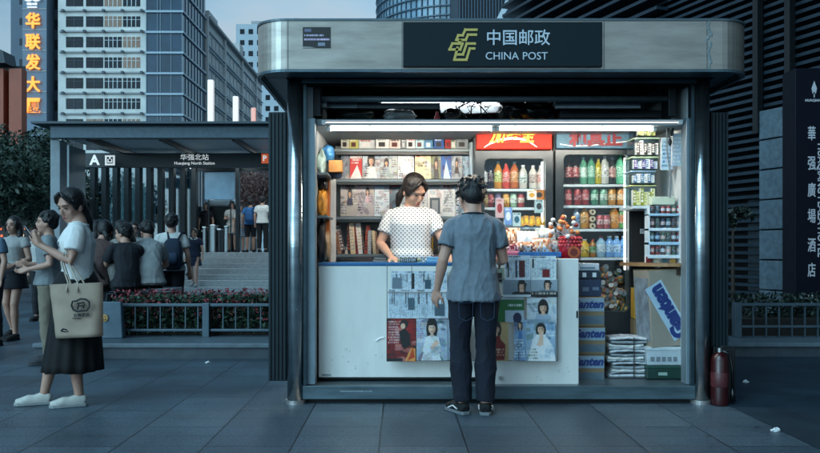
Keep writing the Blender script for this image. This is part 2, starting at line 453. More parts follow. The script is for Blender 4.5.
# ================================================================== ground
def ground_mat():
    m = bpy.data.materials.new('slab_paving'); m.use_nodes = True
    n, l = m.node_tree.nodes, m.node_tree.links
    b = n['Principled BSDF']; b.inputs['Roughness'].default_value = 0.5
    t = n.new('ShaderNodeTexCoord')
    mp = n.new('ShaderNodeMapping'); mp.inputs['Rotation'].default_value = (0, 0, R(90)); mp.inputs['Location'].default_value = (0.0, 0.123, 0)
    l.new(t.outputs['Object'], mp.inputs[0])
    br = n.new('ShaderNodeTexBrick'); br.offset = 0.5; br.inputs['Scale'].default_value = 1.0
    br.inputs['Brick Width'].default_value = 1.04; br.inputs['Row Height'].default_value = 0.52
    br.inputs['Mortar Size'].default_value = 0.0065; br.inputs['Mortar Smooth'].default_value = 0.3
    br.inputs['Color1'].default_value = (0.044, 0.072, 0.098, 1); br.inputs['Color2'].default_value = (0.070, 0.106, 0.136, 1)
    br.inputs['Mortar'].default_value = (0.012, 0.018, 0.025, 1)
    l.new(mp.outputs[0], br.inputs['Vector'])
    # fine scored lines across each slab
    sx = n.new('ShaderNodeSeparateXYZ'); l.new(t.outputs['Object'], sx.inputs[0])
    md = n.new('ShaderNodeMath'); md.operation = 'PINGPONG'; md.inputs[1].default_value = 0.13
    l.new(sx.outputs[1], md.inputs[0])
    gt = n.new('ShaderNodeMapRange'); gt.inputs[1].default_value = 0.002; gt.inputs[2].default_value = 0.0075
    gt.inputs[3].default_value = 0.5; gt.inputs[4].default_value = 1.0
    l.new(md.outputs[0], gt.inputs[0])
    nz = n.new('ShaderNodeTexNoise'); nz.inputs['Scale'].default_value = 1.1; nz.inputs['Detail'].default_value = 10; nz.inputs['Roughness'].default_value = 0.7
    l.new(t.outputs['Object'], nz.inputs['Vector'])
    mr = n.new('ShaderNodeMapRange'); mr.inputs[1].default_value = 0.3; mr.inputs[2].default_value = 0.7; mr.inputs[3].default_value = 0.55; mr.inputs[4].default_value = 1.4
    l.new(nz.outputs[0], mr.inputs[0])
    n3 = n.new('ShaderNodeTexNoise'); n3.inputs['Scale'].default_value = 60; n3.inputs['Detail'].default_value = 3
    l.new(t.outputs['Object'], n3.inputs['Vector'])
    mr3 = n.new('ShaderNodeMapRange'); mr3.inputs[1].default_value = 0.3; mr3.inputs[2].default_value = 0.7; mr3.inputs[3].default_value = 0.55; mr3.inputs[4].default_value = 1.45
    l.new(n3.outputs[0], mr3.inputs[0])
    def mul(a, c):
        x = n.new('ShaderNodeMix'); x.data_type = 'RGBA'; x.blend_type = 'MULTIPLY'; x.inputs['Factor'].default_value = 1
        l.new(a, x.inputs[6]); l.new(c, x.inputs[7]); return x.outputs[2]
    # dark spots (old gum, drips)
    vo = n.new('ShaderNodeTexVoronoi'); vo.inputs['Scale'].default_value = 3.4; vo.inputs['Randomness'].default_value = 1
    l.new(t.outputs['Object'], vo.inputs['Vector'])
    vr = n.new('ShaderNodeMapRange'); vr.inputs[1].default_value = 0.045; vr.inputs[2].default_value = 0.075; vr.inputs[3].default_value = 0.35; vr.inputs[4].default_value = 1
    l.new(vo.outputs['Distance'], vr.inputs[0])
    c = mul(mul(mul(mul(br.outputs['Color'], gt.outputs[0]), mr.outputs[0]), mr3.outputs[0]), vr.outputs[0])
    l.new(c, b.inputs['Base Color'])
    rr = n.new('ShaderNodeMapRange'); rr.inputs[3].default_value = 0.24; rr.inputs[4].default_value = 0.52
    l.new(nz.outputs[0], rr.inputs[0]); l.new(rr.outputs[0], b.inputs['Roughness'])
    bp = n.new('ShaderNodeBump'); bp.inputs['Strength'].default_value = 0.5; bp.inputs['Distance'].default_value = 0.004
    ad = n.new('ShaderNodeMath'); ad.operation = 'MULTIPLY'; l.new(mr3.outputs[0], ad.inputs[0]); l.new(gt.outputs[0], ad.inputs[1])
    ad2 = n.new('ShaderNodeMath'); ad2.operation = 'SUBTRACT'; l.new(ad.outputs[0], ad2.inputs[0]); l.new(br.outputs['Fac'], ad2.inputs[1])
    l.new(ad2.outputs[0], bp.inputs['Height']); l.new(bp.outputs[0], b.inputs['Normal'])
    return m
GROUND = ground_mat()
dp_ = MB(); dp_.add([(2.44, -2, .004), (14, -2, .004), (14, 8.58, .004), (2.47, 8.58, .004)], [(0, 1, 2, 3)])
tag(dp_.build('side_ground_sheet', M('dark_ground_sheet', '1f303c', .5, vary=.35, scale=3, bump=.1, bscale=70), origin=(0, 0, 0)), 'darker sheet laid on the ground beside the kiosk end', 'paving', kind='structure')  # thin sheet of darker colour laid over the slabs
g = MB(); g.add([(-700, -60, 0), (700, -60, 0), (700, 1400, 0), (-700, 1400, 0)], [(0, 1, 2, 3)])
tag(g.build('ground', GROUND, origin=(0, 0, 0)), 'grey stone slab paving of the street corner', 'paving', kind='structure')

stone_d = M('dark_granite', '5a6268', 0.5, vary=0.25, scale=30, bump=0.1, bscale=120)
steel_blue = M('painted_steel', '6f7f88', 0.45, metal=0.3, vary=0.15)

# ------------------------------------------------------------------ the flight of steps and the upper terrace
SX0, SX1 = PX(60, 22), 9.0
for i in range(7):
    s = MB(); y0 = 21.6 + i * 0.36
    s.box(SX0, SX1, y0, 24.5 if i < 6 else 60, i * 0.157, (i + 1) * 0.157)
    tag(s.build('terrace' if i == 6 else 'step', M('step_stone', '8f979b', 0.55, vary=0.2, scale=12), bevel=0.012),
        ['grey stone terrace in front of the station, above the steps'][0] if i == 6 else 'grey stone step of the wide flight below the station, ' + ORD[i] + ' from the bottom',
        'terrace' if i == 6 else 'step', kind='structure')
TZ = 7 * 0.157

# ================================================================== station shelter
st = thing('station_shelter', (PX(160, 21), 21, TZ), 'steel and glass metro station shelter with flat roof above the steps', 'station')
dk = M('shelter_dark_steel', '141d22', 0.4, metal=0.4)
fas = M('shelter_fascia', '3d4f5a', 0.4, metal=0.3, vary=0.3)
zb, zt = PZ(138, 18), PZ(126.5, 18)
xl = PX(50, 18)
m_ = MB(); XR = PX(300, 18); m_.box(xl, XR, 18, 18.25, zb, zt); m_.box(xl, XR, 18.0, 18.25, zt + 0.003, zt + 0.03)
m_.build('roof_fascia', fas, st, bevel=0.01)
m_ = MB(); m_.box(xl - 0.35, XR + .05, 17.8, 25.4, zt + 0.04, zt + 0.09); m_.build('roof', M('shelter_roof', '3b4a52', 0.5), st)
m_ = MB(); m_.box(xl + .05, XR - .05, 18.26, 25.3, zb + 0.10, zb + 0.14); m_.build('ceiling', M('shelter_ceiling', 'c3cdd0', 0.5, vary=0.08), st)
for i in range(3):
    x = xl + 1.2 + i * 1.7; MB().box(x, x + .5, 21.8, 23.9, zb + .085, zb + .097).build('hidden_ceiling_light', M('hidden_ceiling_light', 'ffffff', .5, vary=0, emit='dff2f8', estr=6.0), st)  # hidden lamps added behind the sign to brighten ceiling and terrace
for i in range(4):
    x = xl + 0.7 + i * 1.7
    m_ = MB(); m_.prism([(x, zb + .1), (x + .07, zb + .1), (x + .07, zb - .02), (x, zb - .02)], 18.3, 23.9)
    m_.build('roof_beam', dk, st)
# pillar and return panel at the end
m_ = MB(); m_.box(PX(52, 18.4), PX(62, 18.4), 18.3, 18.7, 0, zb); m_.build('pillar', M('shelter_pillar', '8a9499', 0.6, vary=0.2, scale=5), st, bevel=0.02)
m_ = MB(); m_.box(PX(66, 19.2), PX(66, 19.2) + .08, 19.2, 20.2, 0.0, zb); m_.build('end_panel', M('end_panel', '7f9097', 0.3, vary=0.25, scale=3), st, bevel=0.01)
# glazed front
for i in range(10):
    px = 91 + i * 11.2
    m_ = MB(); m_.box(PX(px, 24.5), PX(px + 5.2, 24.5), 24.4, 24.7, TZ, zb + .09)
    m_.build('mullion', dk, st, bevel=0.01)
gl = glass_mat('shelter_glass', (0.30, 0.42, 0.46), 0.18)
for i in range(9):
    px = 91 + i * 11.2
    m_ = MB(); m_.box(PX(px + 5.3, 24.5), PX(px + 11.1, 24.5), 24.54, 24.56, TZ, zb + .09); m_.build('glass_pane', gl, st)
m_ = MB(); m_.box(PX(235.5, 24), PX(239, 24), 24, 24.2, TZ, zb); m_.build('post', dk, st)
m_ = MB(); m_.box(PX(198, 24.5), PX(290, 24.5), 24.4, 24.65, PZ(171, 24.5), PZ(167, 24.5)); m_.build('header_beam', dk, st)
# rear wall, half open to the street behind
m_ = MB(); m_.box(xl, PX(202, 26), 25.8, 26, TZ, TZ + 1.5); m_.build('rear_wall', M('shelter_inside', '2c3f49', 0.5, vary=0.5, scale=1.2), st)
for i in range(7):
    px = 99 + i * 15.5
    m_ = MB(); m_.box(PX(px, 25.7), PX(px + 3.2, 25.7), 25.7, 25.78, TZ + .5, PZ(206 + (i * 7 % 9), 25.7))
    m_.build('lit_wall_panel', M('station_lit_panel', '8fb0b8', 0.4, emit='a8ccd4', estr=0.22), st)
# hanging sign
sg = thing('station_sign', (PX(176, 20.9), 20.9, PZ(167, 20.9)), 'long dark station name sign hung under the shelter roof, lettered A and Huaqiang North Station', 'sign')
y = 20.9
m_ = MB(); m_.box(PX(84.5, y), PX(272, y), y, y + .12, PZ(167.5, y), PZ(153, y)); m_.build('sign_board', M('sign_board_dark', '0b2228', 0.35, vary=0.1), sg, bevel=0.01)
wl_ = M('sign_white', 'e8eef0', 0.5, vary=0.02, emit='e8f2f4', estr=0.35)
m_ = MB(); m_.text('A', P(94.5, 160.4, y - .006), 0.36, 0.003, 0.012); m_.build('exit_letter', wl_, sg)
m_ = MB()
c0 = P(110, 160.3, y); e = 5.0 * y / F
m_.box(c0.x - e, c0.x + e, y - .006, y - .002, c0.z - e, c0.z + e)
mm = m_.build('pictogram_plate', wl_, sg, bevel=0.01)
m_ = MB()
for dx, dz, r in ((-.045, .06, .028), (.045, .06, .028), (0, .0, .035)): m_.cyl((c0.x + dx, y - .012, c0.z + dz), (c0.x + dx, y - .007, c0.z + dz), r)
m_.box(c0.x - .08, c0.x + .08, y - .012, y - .007, c0.z - .085, c0.z - .06); m_.box(c0.x - .08, c0.x - .065, y - .012, y - .007, c0.z - .05, c0.z + .09); m_.box(c0.x + .065, c0.x + .08, y - .012, y - .007, c0.z - .05, c0.z + .09)
m_.build('pictogram', M('sign_ink', '10262c', 0.5), sg)
m_ = MB(); m_.text('华强北站', P(194.5, 157.6, y - .006), 0.175, 0.003, 0.001, xs=1.1)
m_.build('station_name', wl_, sg)
m_ = MB(); m_.text('Huaqiang North Station', P(194.5, 163.2, y - .006), 0.112, 0.003, 0.001); m_.build('station_name_roman', wl_, sg)
c0 = P(265, 158.5, y)
m_ = MB(); m_.box(c0.x - .095, c0.x + .095, y - .008, y - .002, c0.z - .13, c0.z + .13); m_.build('orange_plate', M('sign_orange', 'd8603a', 0.5, emit='e0683c', estr=0.3), sg, bevel=0.006)
m_ = MB(); m_.text('P', (c0.x - .01, y - .012, c0.z), 0.2, 0.003, 0.008); m_.build('orange_plate_mark', wl_, sg)

# things in the station entrance
m_ = MB(); y = 24.6
bb = thing('poster_screen', (PX(220, y), y, TZ), 'pale blue framed poster board behind the terrace beside the shelter glass', 'poster')
m_.box(PX(204.5, y), PX(234.5, y), y, y + .1, PZ(199.5, y), PZ(172, y)); m_.build('board', M('poster_blue', '5f86a0', 0.35, vary=0.3, scale=2, emit='6f9ab4', estr=0.10), bb, bevel=0.01)
m_ = MB(); m_.box(PX(204.5, y), PX(234.5, y), y - .02, y + .12, PZ(171.9, y), PZ(170.6, y)); m_.box(PX(208, y), PX(209, y), y + .02, y + .06, TZ, PZ(199.6, y)); m_.box(PX(230, y), PX(231, y), y + .02, y + .06, TZ, PZ(199.6, y))
m_.build('frame', dk, bb)
m_ = MB(); y = 25.6
van = thing('escalator_hood', (PX(219, y), y, TZ), 'white rounded hood with dark sides standing under the poster board', 'hood')
m_.loft([((PX(203, y), y + .5, PZ(203, y)), .34, .105), ((PX(205, y), y + .5, PZ(203, y)), .46, .125), ((PX(232, y), y + .5, PZ(203, y)), .46, .125), ((PX(235, y), y + .5, PZ(203, y)), .36, .105)], 16, up=(0, 1, 0), power=3)
m_.build('hood_shell', M('hood_white', 'c9d6da', 0.35, vary=0.05), van, smooth=True)
m_ = MB(); m_.box(PX(204.5, y), PX(234, y), y + .15, y + .8, TZ, PZ(206, y)); m_.build('hood_base', dk, van)
# ticket gates along the terrace edge
for i, (px, w, hgt) in enumerate(((204, 3, 24), (203.5, 4, 20), (212, 5.5, 26), (219, 3.5, 22), (226, 3, 25))):
    y = 24.7 + .15 * (i % 2)
    gtt = thing('steel_barrier', (PX(px, y), y, TZ), 'grey steel barrier post at the top of the steps, ' + ORD[i] + ' from the name-sign end', 'barrier', 'steel barriers along the terrace')
    m_ = MB(); m_.box(PX(px - w / 2, y), PX(px + w / 2, y), y, y + .5, TZ, TZ + hgt * y / F); m_.build('cabinet', [M('gate_steel', 'a7b4b8', 0.3, metal=0.6), M('gate_dark', '26323a', 0.4)][i % 2], gtt, bevel=0.02)
    m_ = MB(); m_.box(PX(px - w / 2 - .4, y), PX(px + w / 2 + .4, y), y - .02, y + .52, TZ + hgt * y / F + .002, TZ + hgt * y / F + .05); m_.build('cap', M('gate_cap', 'c0ccd0', 0.25, metal=0.7), gtt, bevel=0.01)

# ================================================================== white office tower
wall_w = M('tower_tile', 'cfcfca', 0.55, vary=0.18, scale=0.35)
wall_s = M('tower_band', '9b9e9e', 0.55, vary=0.12, scale=0.3)
win_d = M('tower_window', '161e27', 0.2, vary=0.7, scale=0.30, spec=0.25)
win_l = M('tower_window_lit', '3c464c', 0.2, vary=0.6, scale=0.6, emit='e6d7b0', estr=0.10, spec=.25)
frm = M('tower_window_frame', 'd2dade', 0.5, vary=0.05)
curt = M('tower_glass', '1f3b50', 0.08, vary=0.6, scale=0.16, spec=0.6)
D = 125.0
ot = thing('office_tower', (PX(100, D), D, 0), 'white tiled office tower with glass corner and an orange vertical name sign', 'office tower')
ZT = 62
def fb(x0, x1, y0, y1, z0, z1): return MB().box(x0, x1, y0, y1, z0, z1)
X0, X1, X2, X3 = PX(26, D), PX(50, D), PX(58, D), PX(147, D)
XG = PX(183.5, D)
fb(X2, X3, D, D + 14, 0, ZT).build('facade', wall_w, ot)
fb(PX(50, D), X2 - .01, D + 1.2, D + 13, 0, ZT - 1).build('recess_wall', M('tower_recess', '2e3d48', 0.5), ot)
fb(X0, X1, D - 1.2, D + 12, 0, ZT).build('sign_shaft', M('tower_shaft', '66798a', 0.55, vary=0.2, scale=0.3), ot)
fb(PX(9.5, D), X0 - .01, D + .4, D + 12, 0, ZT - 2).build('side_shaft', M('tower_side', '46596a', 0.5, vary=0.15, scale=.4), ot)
rnd = random.Random(3)
PITCH = 20.55
rows = [16.2 + PITCH * k - PITCH for k in range(8)]        # window top lines
for k, yt in enumerate(rows):
    for i, xa in enumerate((66, 86, 104.5, 123)):
        lit = rnd.random() < (0.5 if i > 1 else 0.06)
        w = fb(PX(xa, D), PX(xa + 17.3, D), D - .02, D + .3, PZ(yt + 10.6, D), PZ(yt, D)).build('window', win_l if lit else win_d, ot)
        f = MB(); x0, x1, z0, z1 = PX(xa, D), PX(xa + 17.3, D), PZ(yt + 10.6, D), PZ(yt, D)
        for t in ((.5,) if i < 2 else (.25, .5, .75)): f.box(x0 + (x1 - x0) * t - .05, x0 + (x1 - x0) * t + .05, D - .10, D - .03, z0, z1)
        f.box(x0, x1, D - .09, D - .03, z0 + (z1 - z0) * .66, z0 + (z1 - z0) * .66 + .06)
        f.build('frame', frm if i > 1 else M('tower_window_frame_dark', '3a464f', 0.5), w)
    b = MB(); zc = PZ(yt - 5.2, D)
    b.box(X2 + .3, X3, D - .28, D - .004, zc - .12, zc + .12); b.build('floor_band', wall_s, ot)
    if k < 7:
        for xa in (62.5, 84, 103, 121.8, 141): MB().box(PX(xa, D), PX(xa + 2.6, D), D - .55, D - .29, zc - .2, zc + .18).build('band_bracket', M('tower_bracket', '3c4a55', 0.5), ot)
    # openings of the shafts
    fb(PX(18.2, D), PX(23.8, D), D + .38, D + .6, PZ(yt + 8, D), PZ(yt + 1, D)).build('window', win_d, ot)
    fb(PX(51.5, D), PX(57, D), D + 1.15, D + 1.3, PZ(yt + 11, D), PZ(yt + 1, D)).build('window', M('tower_recess_window', '10181f', 0.2), ot)
    fb(X0 - .0, X1 + .0, D - 1.26, D - 1.21, PZ(yt - 4.6, D), PZ(yt - 5.6, D)).build('joint_line', wall_s, ot)
# sign letters
sgm = M('tower_sign_orange', 'e07a26', 0.5, vary=0.1, scale=.6, emit='ff9a3a', estr=1.0)
for ch, py in zip('华联发大厦', (24.3, 45, 65.3, 87.3, 108)):
    MB().text(ch, (PX(37.2, D), D - 1.5, PZ(py, D)), 2.55, 0.12, 0.05, xs=.92).build('sign_character', sgm, ot)
tw = M('tower_sign_white', 'd8e4ea', 0.5, emit='e8f4fa', estr=0.5)
b = MB()
for px, py, w_, h_ in ((32.2, 6.6, 1.6, 1.9), (34.6, 6.6, 1.9, 2.1), (37.4, 6.7, 1.2, 1.6), (40, 6.6, 2.0, 1.9), (36.3, 9.8, 9.4, 1.0)):
    c_ = P(px, py, D); u_ = D / F / 2; b.box(c_.x - w_ * u_, c_.x + w_ * u_, D - 1.55, D - 1.3, c_.z - h_ * u_, c_.z + h_ * u_)
b.build('sign_small_marks', tw, ot)
lg = MB()
for sx in (-1, 1):
    pts = [(PX(36.8, D) + sx * .62 + .62 * math.cos(a), D - 1.55, PZ(0.4, D) + .5 * math.sin(a)) for a in np.linspace(0, 2 * math.pi, 18)]
    lg.tube(pts, .17, 6)
lg.build('sign_emblem', tw, ot)
# glass corner
GY = D - .6; SYD = 139.0
fb(X3 + .01, XG, GY, SYD, 0, ZT).build('glass_corner', curt, ot)
for k, yt in enumerate(rows):
    z = PZ(yt - 3.4, D)
    b = MB(); b.box(X3 + .0, XG + .25, GY - .3, SYD + .1, z - .16, z + .16); b.build('glass_floor_band', M('tower_glass_band', '9fb2bf', 0.4), ot)
b = MB()
for px in (147.5, 158.5, 161.5, 172, 183): b.box(PX(px, D), PX(px + .5, D), GY - .12, GY - .003, 0, ZT)
for yy in np.arange(GY + 1.6, SYD, 1.9): b.box(XG + .003, XG + .12, yy, yy + .1, 0, ZT)
b.build('glass_mullion', M('tower_glass_mullion', '7e95a3', 0.4), ot)
# side wing going away
SX = PX(205, 139.0); WY1 = 196.0; WZ = 42.3
fb(X3 + 2, SX, SYD + .02, WY1, 0, WZ).build('side_wing', M('tower_side_white', 'd8d8d4', 0.55, vary=0.1, scale=.4), ot)
zrow = [WZ - 2.2 - 3.28 * k for k in range(8)]
segs = [(140.5, 152), (155, 169), (172, 186), (188, 195)]
cnt = 0
for k, z in enumerate(zrow):
    for (a, b_) in segs:
        nwin = 4 if b_ - a > 9 else 2
        for i in range(nwin):
            if cnt >= 96: break
            y0 = a + (b_ - a) * (i + .18) / nwin; y1 = a + (b_ - a) * (i + .80) / nwin
            MB().box(SX - .02, SX + .06, y0, y1, z - 1.75, z).build('side_window', win_d, ot); cnt += 1
    b = MB(); b.box(SX + .003, SX + .5, 140, 195.5, z - 2.45, z - 2.28); b.build('side_floor_band', frm, ot)
    b = MB(); b.box(SX + .003, SX + .35, 140, 195.5, z + .32, z + .44); b.build('side_floor_band', frm, ot)
b = MB()
for yy in (139.2, 153.3, 170.2, 186.8): b.box(SX + .003, SX + .45, yy, yy + .9, 0, WZ + .6)
b.build('side_pier', wall_w, ot)
b = MB(); b.box(X3 + 2, SX + .8, SYD + 1, WY1, WZ + .003, WZ + .5); b.build('parapet', wall_s, ot)
b = MB(); b.box(SX - 6, SX - 1, 146, 153, WZ + .5, WZ + 3.4); b.build('roof_house', wall_w, ot); b = MB(); b.box(SX - 6, SX - .6, 172, 176, WZ + .5, WZ + 4.2); b.build('roof_house', wall_w, ot)

# pale block beyond, in the gap before the kiosk
D2 = 240.0
pb = thing('pale_block', (PX(262, D2), D2, 0), 'pale stepped apartment block far off between office tower and kiosk roof', 'apartment block')
fb(PX(236, D2), PX(300, D2), D2, D2 + 20, 0, PZ(24, D2)).build('wall', M('pale_block_wall', 'aebac2', 0.6, vary=.1, scale=.2), pb)
fb(PX(250, D2), PX(262, D2), D2 + 2, D2 + 10, PZ(24, D2) + .01, PZ(19, D2)).build('roof_house', wall_s, pb)
for k in range(10):
    for i in range(5):
        px = 240 + i * 8.5; py = 29 + k * 11
        fb(PX(px, D2), PX(px + 4.5, D2), D2 - .05, D2 + .2, PZ(py + 5, D2), PZ(py, D2)).build('window', win_d, pb)

# brown lit building at the frame edge
D3 = 70.0
bk = thing('brown_building', (PX(10, D3), D3, 0), 'low brown building with warm lit piers and a dark sloping roof', 'building')
warm_pier = M('warm_lit_pier', 'a3563f', 0.6, vary=.2, scale=.6)  # warm light on the piers is put into their reddish colour
MB().prismz([(PX(-60, D3), D3), (PX(26, D3), D3), (PX(25, D3 + 9), D3 + 9), (PX(-60, D3 + 9), D3 + 9)], 0, PZ(66, D3)).build('wall', M('brown_wall', '1b1d22', 0.5, vary=.3), bk)
for a, b_ in ((2, 9), (14.5, 27)): fb(PX(a, D3), PX(b_, D3), D3 - 1.0, D3 - .01, 0, PZ(71, D3)).build('pier', warm_pier, bk)
b = MB(); b.prism([(PX(-40, D3), PZ(30, D3)), (PX(0, D3), PZ(50, D3)), (PX(12, D3), PZ(55, D3)), (PX(14, D3), PZ(67, D3)), (PX(-40, D3), PZ(67, D3))], D3 - 1.6, D3 + .5); b.build('roof', M('brown_roof', '27343d', .5), bk)

# white lit pylons behind the shelter
for i, (px, py, d, w) in enumerate(((210.2, 79.5, 40, 2.8), (235.3, 96, 48, 2.6), (253.2, 107.5, 56, 2.2))):
    py_ = thing('light_pylon', (PX(px, d), d, 0), ['tall', 'middle sized', 'short'][i] + ' white glowing light pylon rising behind the shelter roof, ' + ['nearest the glass corner', 'between the other two', 'next to the kiosk'][i], 'light pylon', 'glowing pylons behind the shelter')
    MB().box(PX(px - w, d), PX(px + w, d), d, d + .3, 2.0, PZ(py, d)).build('light_panel', M('pylon_light' if i < 2 else 'pylon_light_red', 'e8e8e6' if i < 2 else 'e0b0a0', .5, vary=.1, scale=.5, emit='fff2e6' if i < 2 else 'f0a090', estr=.32), py_, bevel=.03)
    MB().box(PX(px - w, d), PX(px + w, d), d - .05, d + .35, 0, 1.99).build('plinth', dk, py_)

# ================================================================== round glass tower behind the kiosk
D4 = 150.0
rt = thing('round_glass_tower', (PX(440, D4), D4 + 20, 0), 'round glass office tower rising behind the kiosk sign', 'glass tower')
Rr = 16.5; cx = PX(456, D4 + 15); cyy = D4 + 15
b = MB(); b.lathe([(Rr, 0), (Rr, 70)], (cx, cyy, 0), 48)
b.build('glass_wall', M('round_tower_glass', '7f9db0', 0.10, vary=.4, scale=.25, spec=.8), rt)
for k in range(26):
    z = 24 + k * 1.8; mb = MB(); mb.lathe([(Rr + .02, z), (Rr + .35, z), (Rr + .35, z + .22), (Rr + .02, z + .22)], (cx, cyy, 0), 48)
    mb.build('floor_ring', M('round_tower_ring', '4b6272', .4), rt)
for k in range(44):
    a = math.pi + math.pi * k / 43
    x, yv = cx + (Rr + .1) * math.cos(a), cyy + (Rr + .1) * math.sin(a)
    MB().cyl((x, yv, 0), (x, yv, 70), .13, seg=5).build('mullion', M('round_tower_mullion', '3f5666', .4), rt)
D5 = 120.0
dt = thing('dark_tower', (PX(475, D5), D5, 0), 'dark ribbed tower between the round glass tower and the louvred building', 'tower')
fb(PX(458, D5), PX(520, D5), D5, D5 + 20, 0, 60).build('wall', M('dark_tower_wall', '1d2b38', .4, vary=.2, scale=.3), dt)
b = MB()
for i in range(20):
    px = 459 + i * 3; b.box(PX(px, D5), PX(px + .8, D5), D5 - .5, D5 - .01, 0, 60)
b.build('rib', M('dark_tower_rib', '4a5f70', .4), dt)
# ================================================================== louvred dark building to the side (runs away behind the kiosk)
TH = math.atan2(.357, .934)
lv = thing('louvred_building', (PX(820, 11), 11, 0), 'dark building clad in horizontal louvres with pale stone corner blocks', 'building')
Rm = Matrix.Rotation(TH, 3, 'Z')
base = Vector((PX(820, 11), 11, 0))
def LB(t0, t1, n0, n1, z0, z1, mb=None):
    """box along the facade: t = metres away along the wall, n = metres out in front of it (towards the street)"""
    mb = mb or MB()
    tv = Vector((-.357, .934, 0)).normalized(); nv = Vector((-tv.y, tv.x, 0))
    c = []
    for z in (z0, z1):
        for t, n in ((t0, n0), (t1, n0), (t1, n1), (t0, n1)): c.append(base + tv * t + nv * n + Vector((0, 0, z)))
    mb.add(c, [(0, 3, 2, 1), (4, 5, 6, 7), (0, 1, 5, 4), (1, 2, 6, 5), (2, 3, 7, 6), (3, 0, 4, 7)])
    return mb
def t_at(px):
    k = (px - CX) / F; tv = Vector((-.357, .934, 0)).normalized()
    return (base.x - k * base.y) / (k * tv.y - tv.x)
dkw = M('louvre_backing', '0c1219', .5, vary=.3)
slat = M('louvre_slat', '2a3a45', .4, metal=.5, vary=.3, scale=3)
tA, tB, tC = t_at(795), t_at(760), t_at(728)
LB(-26, 8.4, -8, -.35, 0, 24).build('core_wall', dkw, lv)  # wall runs on unseen past the camera to darken the right side
b = MB(); k = 0
z = .35
while z < 15:
    LB(tB + .02, 8.3, -.30, -.05, z, z + .05, b); z += .125
b.build('louvre', slat, lv)
b = MB(); z = 3.35
while z < 15:
    LB(tA - 3, tB - .02, -.30, -.06, z, z + .05, b); z += .125
b.build('louvre', slat, lv)
for t in (t_at(758), t_at(790)):
    LB(t - .05, t + .05, -.05, .06, 2.95, 15).build('post', M('louvre_post', '0d1013', .5), lv)
stn = M('pale_stone_block', '52626c', .55, vary=.35, scale=14, bump=.15, bscale=90)
z = 0.12
for i in range(7):
    LB(tA, tB, -.34, .02, z, z + .435).build('stone_block', stn, lv, bevel=.01); z += .455
LB(tB + .08, tB + .55, -.33, -.31, .2, 2.0).build('pale_window', M('dim_window', '6c7f8c', .2, vary=.3), lv)
# stainless rails in front of the louvres by the kiosk
# projecting upper storeys with a striped soffit
LB(2.4, 8.45, -.04, .9, 8.2, 15).build('upper_storeys', M('upper_dark', '0a0f15', .5), lv)
b = MB()
for i in range(40):
    z = 6.2 + i * .0
b = MB(); z = 4.6
while z < 8.1:
    LB(3.2, 8.4, -.04, .02 + (z - 4.6) * .22, z, z + .06, b); z += .21
b.build('overhang_louvre', slat, lv)
# bright diagonal fins at its far end, in the gap beside the round tower
fn = M('pale_fin', 'b9c4cc', .4, vary=.1)
for i in range(5):
    p0 = P(496 + i * 9, 26, 60 + i * 2); p1 = P(516 + i * 9, -14, 60 + i * 2)
    fo = thing('roof_fin', (p0.x, p0.y, 0), 'pale slanting steel fin high beyond the kiosk roof, ' + ORD[i] + ' from the round tower', 'fin', 'slanting fins beyond the kiosk roof')
    MB().tube([p0 - (p1 - p0) * 1.2, p1 + (p1 - p0)], .28 if i % 2 == 0 else .16, 4).build('blade', fn if i % 2 == 0 else M('dim_fin', '55656f', .4), fo)
    q = p0 - (p1 - p0) * 1.2
    MB().cyl((q.x, q.y, 0), (q.x, q.y, q.z + .1), .2).build('mast', dkw, fo)

MB().box(3.6, 16, -1, 10.5, 8.4, 9.2).build('shade_overhang', M('upper_dark', '0a0f15', .5), lv)  # unseen slab added over the street to shade the right side
# hotel sign column
hs_ = thing('hotel_sign', (PX(812, 10.4), 10.4, 0), 'tall dark blue hotel name pillar with white vertical writing at the street corner', 'sign')
dS = 10.4
x0, x1 = PX(795, dS), PX(795, dS) + 1.1
MB().box(x0, x1, dS, dS + .35, 0, PZ(68, dS)).build('sign_column', M('hotel_navy', '060a18', .5, vary=.15, spec=.2), hs_, bevel=.01)
hw = M('hotel_white', '9aa4ae', .5, vary=.05, emit='c2d0dc', estr=.07)
for ch, py in zip('華强廣場酒店', (134.5, 164, 191, 217, 246, 271)):
    MB().text(ch, (PX(811.5, dS), dS - .006, PZ(py, dS)), .20, .003, .002, xs=.55).build('sign_character', hw, hs_)
b = MB(); b.text('HUAQIANG PLAZA HOTEL', (PX(820.5, dS), dS - .006, PZ(200, dS)), .125, .003, .002, rot=Euler((R(90), R(90), 0)).to_matrix()); b.build('sign_roman_writing', hw, hs_)
b = MB(); c0 = Vector((PX(814, dS), dS, PZ(90, dS)))
for s_ in (-1, 1):
    b.prism([(c0.x, c0.z + .12), (c0.x + s_ * .035, c0.z + .02), (c0.x + s_ * .02, c0.z - .05), (c0.x, c0.z - .02)], dS - .008, dS - .003)
b.box(c0.x - .006, c0.x + .006, dS - .008, dS - .003, c0.z - .10, c0.z - .05)
b.build('sign_emblem', hw, hs_)
MB().text('HUAQIANG', (c0.x, dS - .006, PZ(100.5, dS)), .045, .003, .001).build('sign_name', hw, hs_)
MB().text('华', (PX(811, dS), dS - .006, PZ(301, dS)), .17, .003, .003).build('sign_character', hw, hs_)
MB().box(PX(745, 14), PX(748.5, 14), 10.9, 11.0, 6.6, 7.3).build('roof_lamp', M('roof_lamp', '9fb4c0', .4), lv)

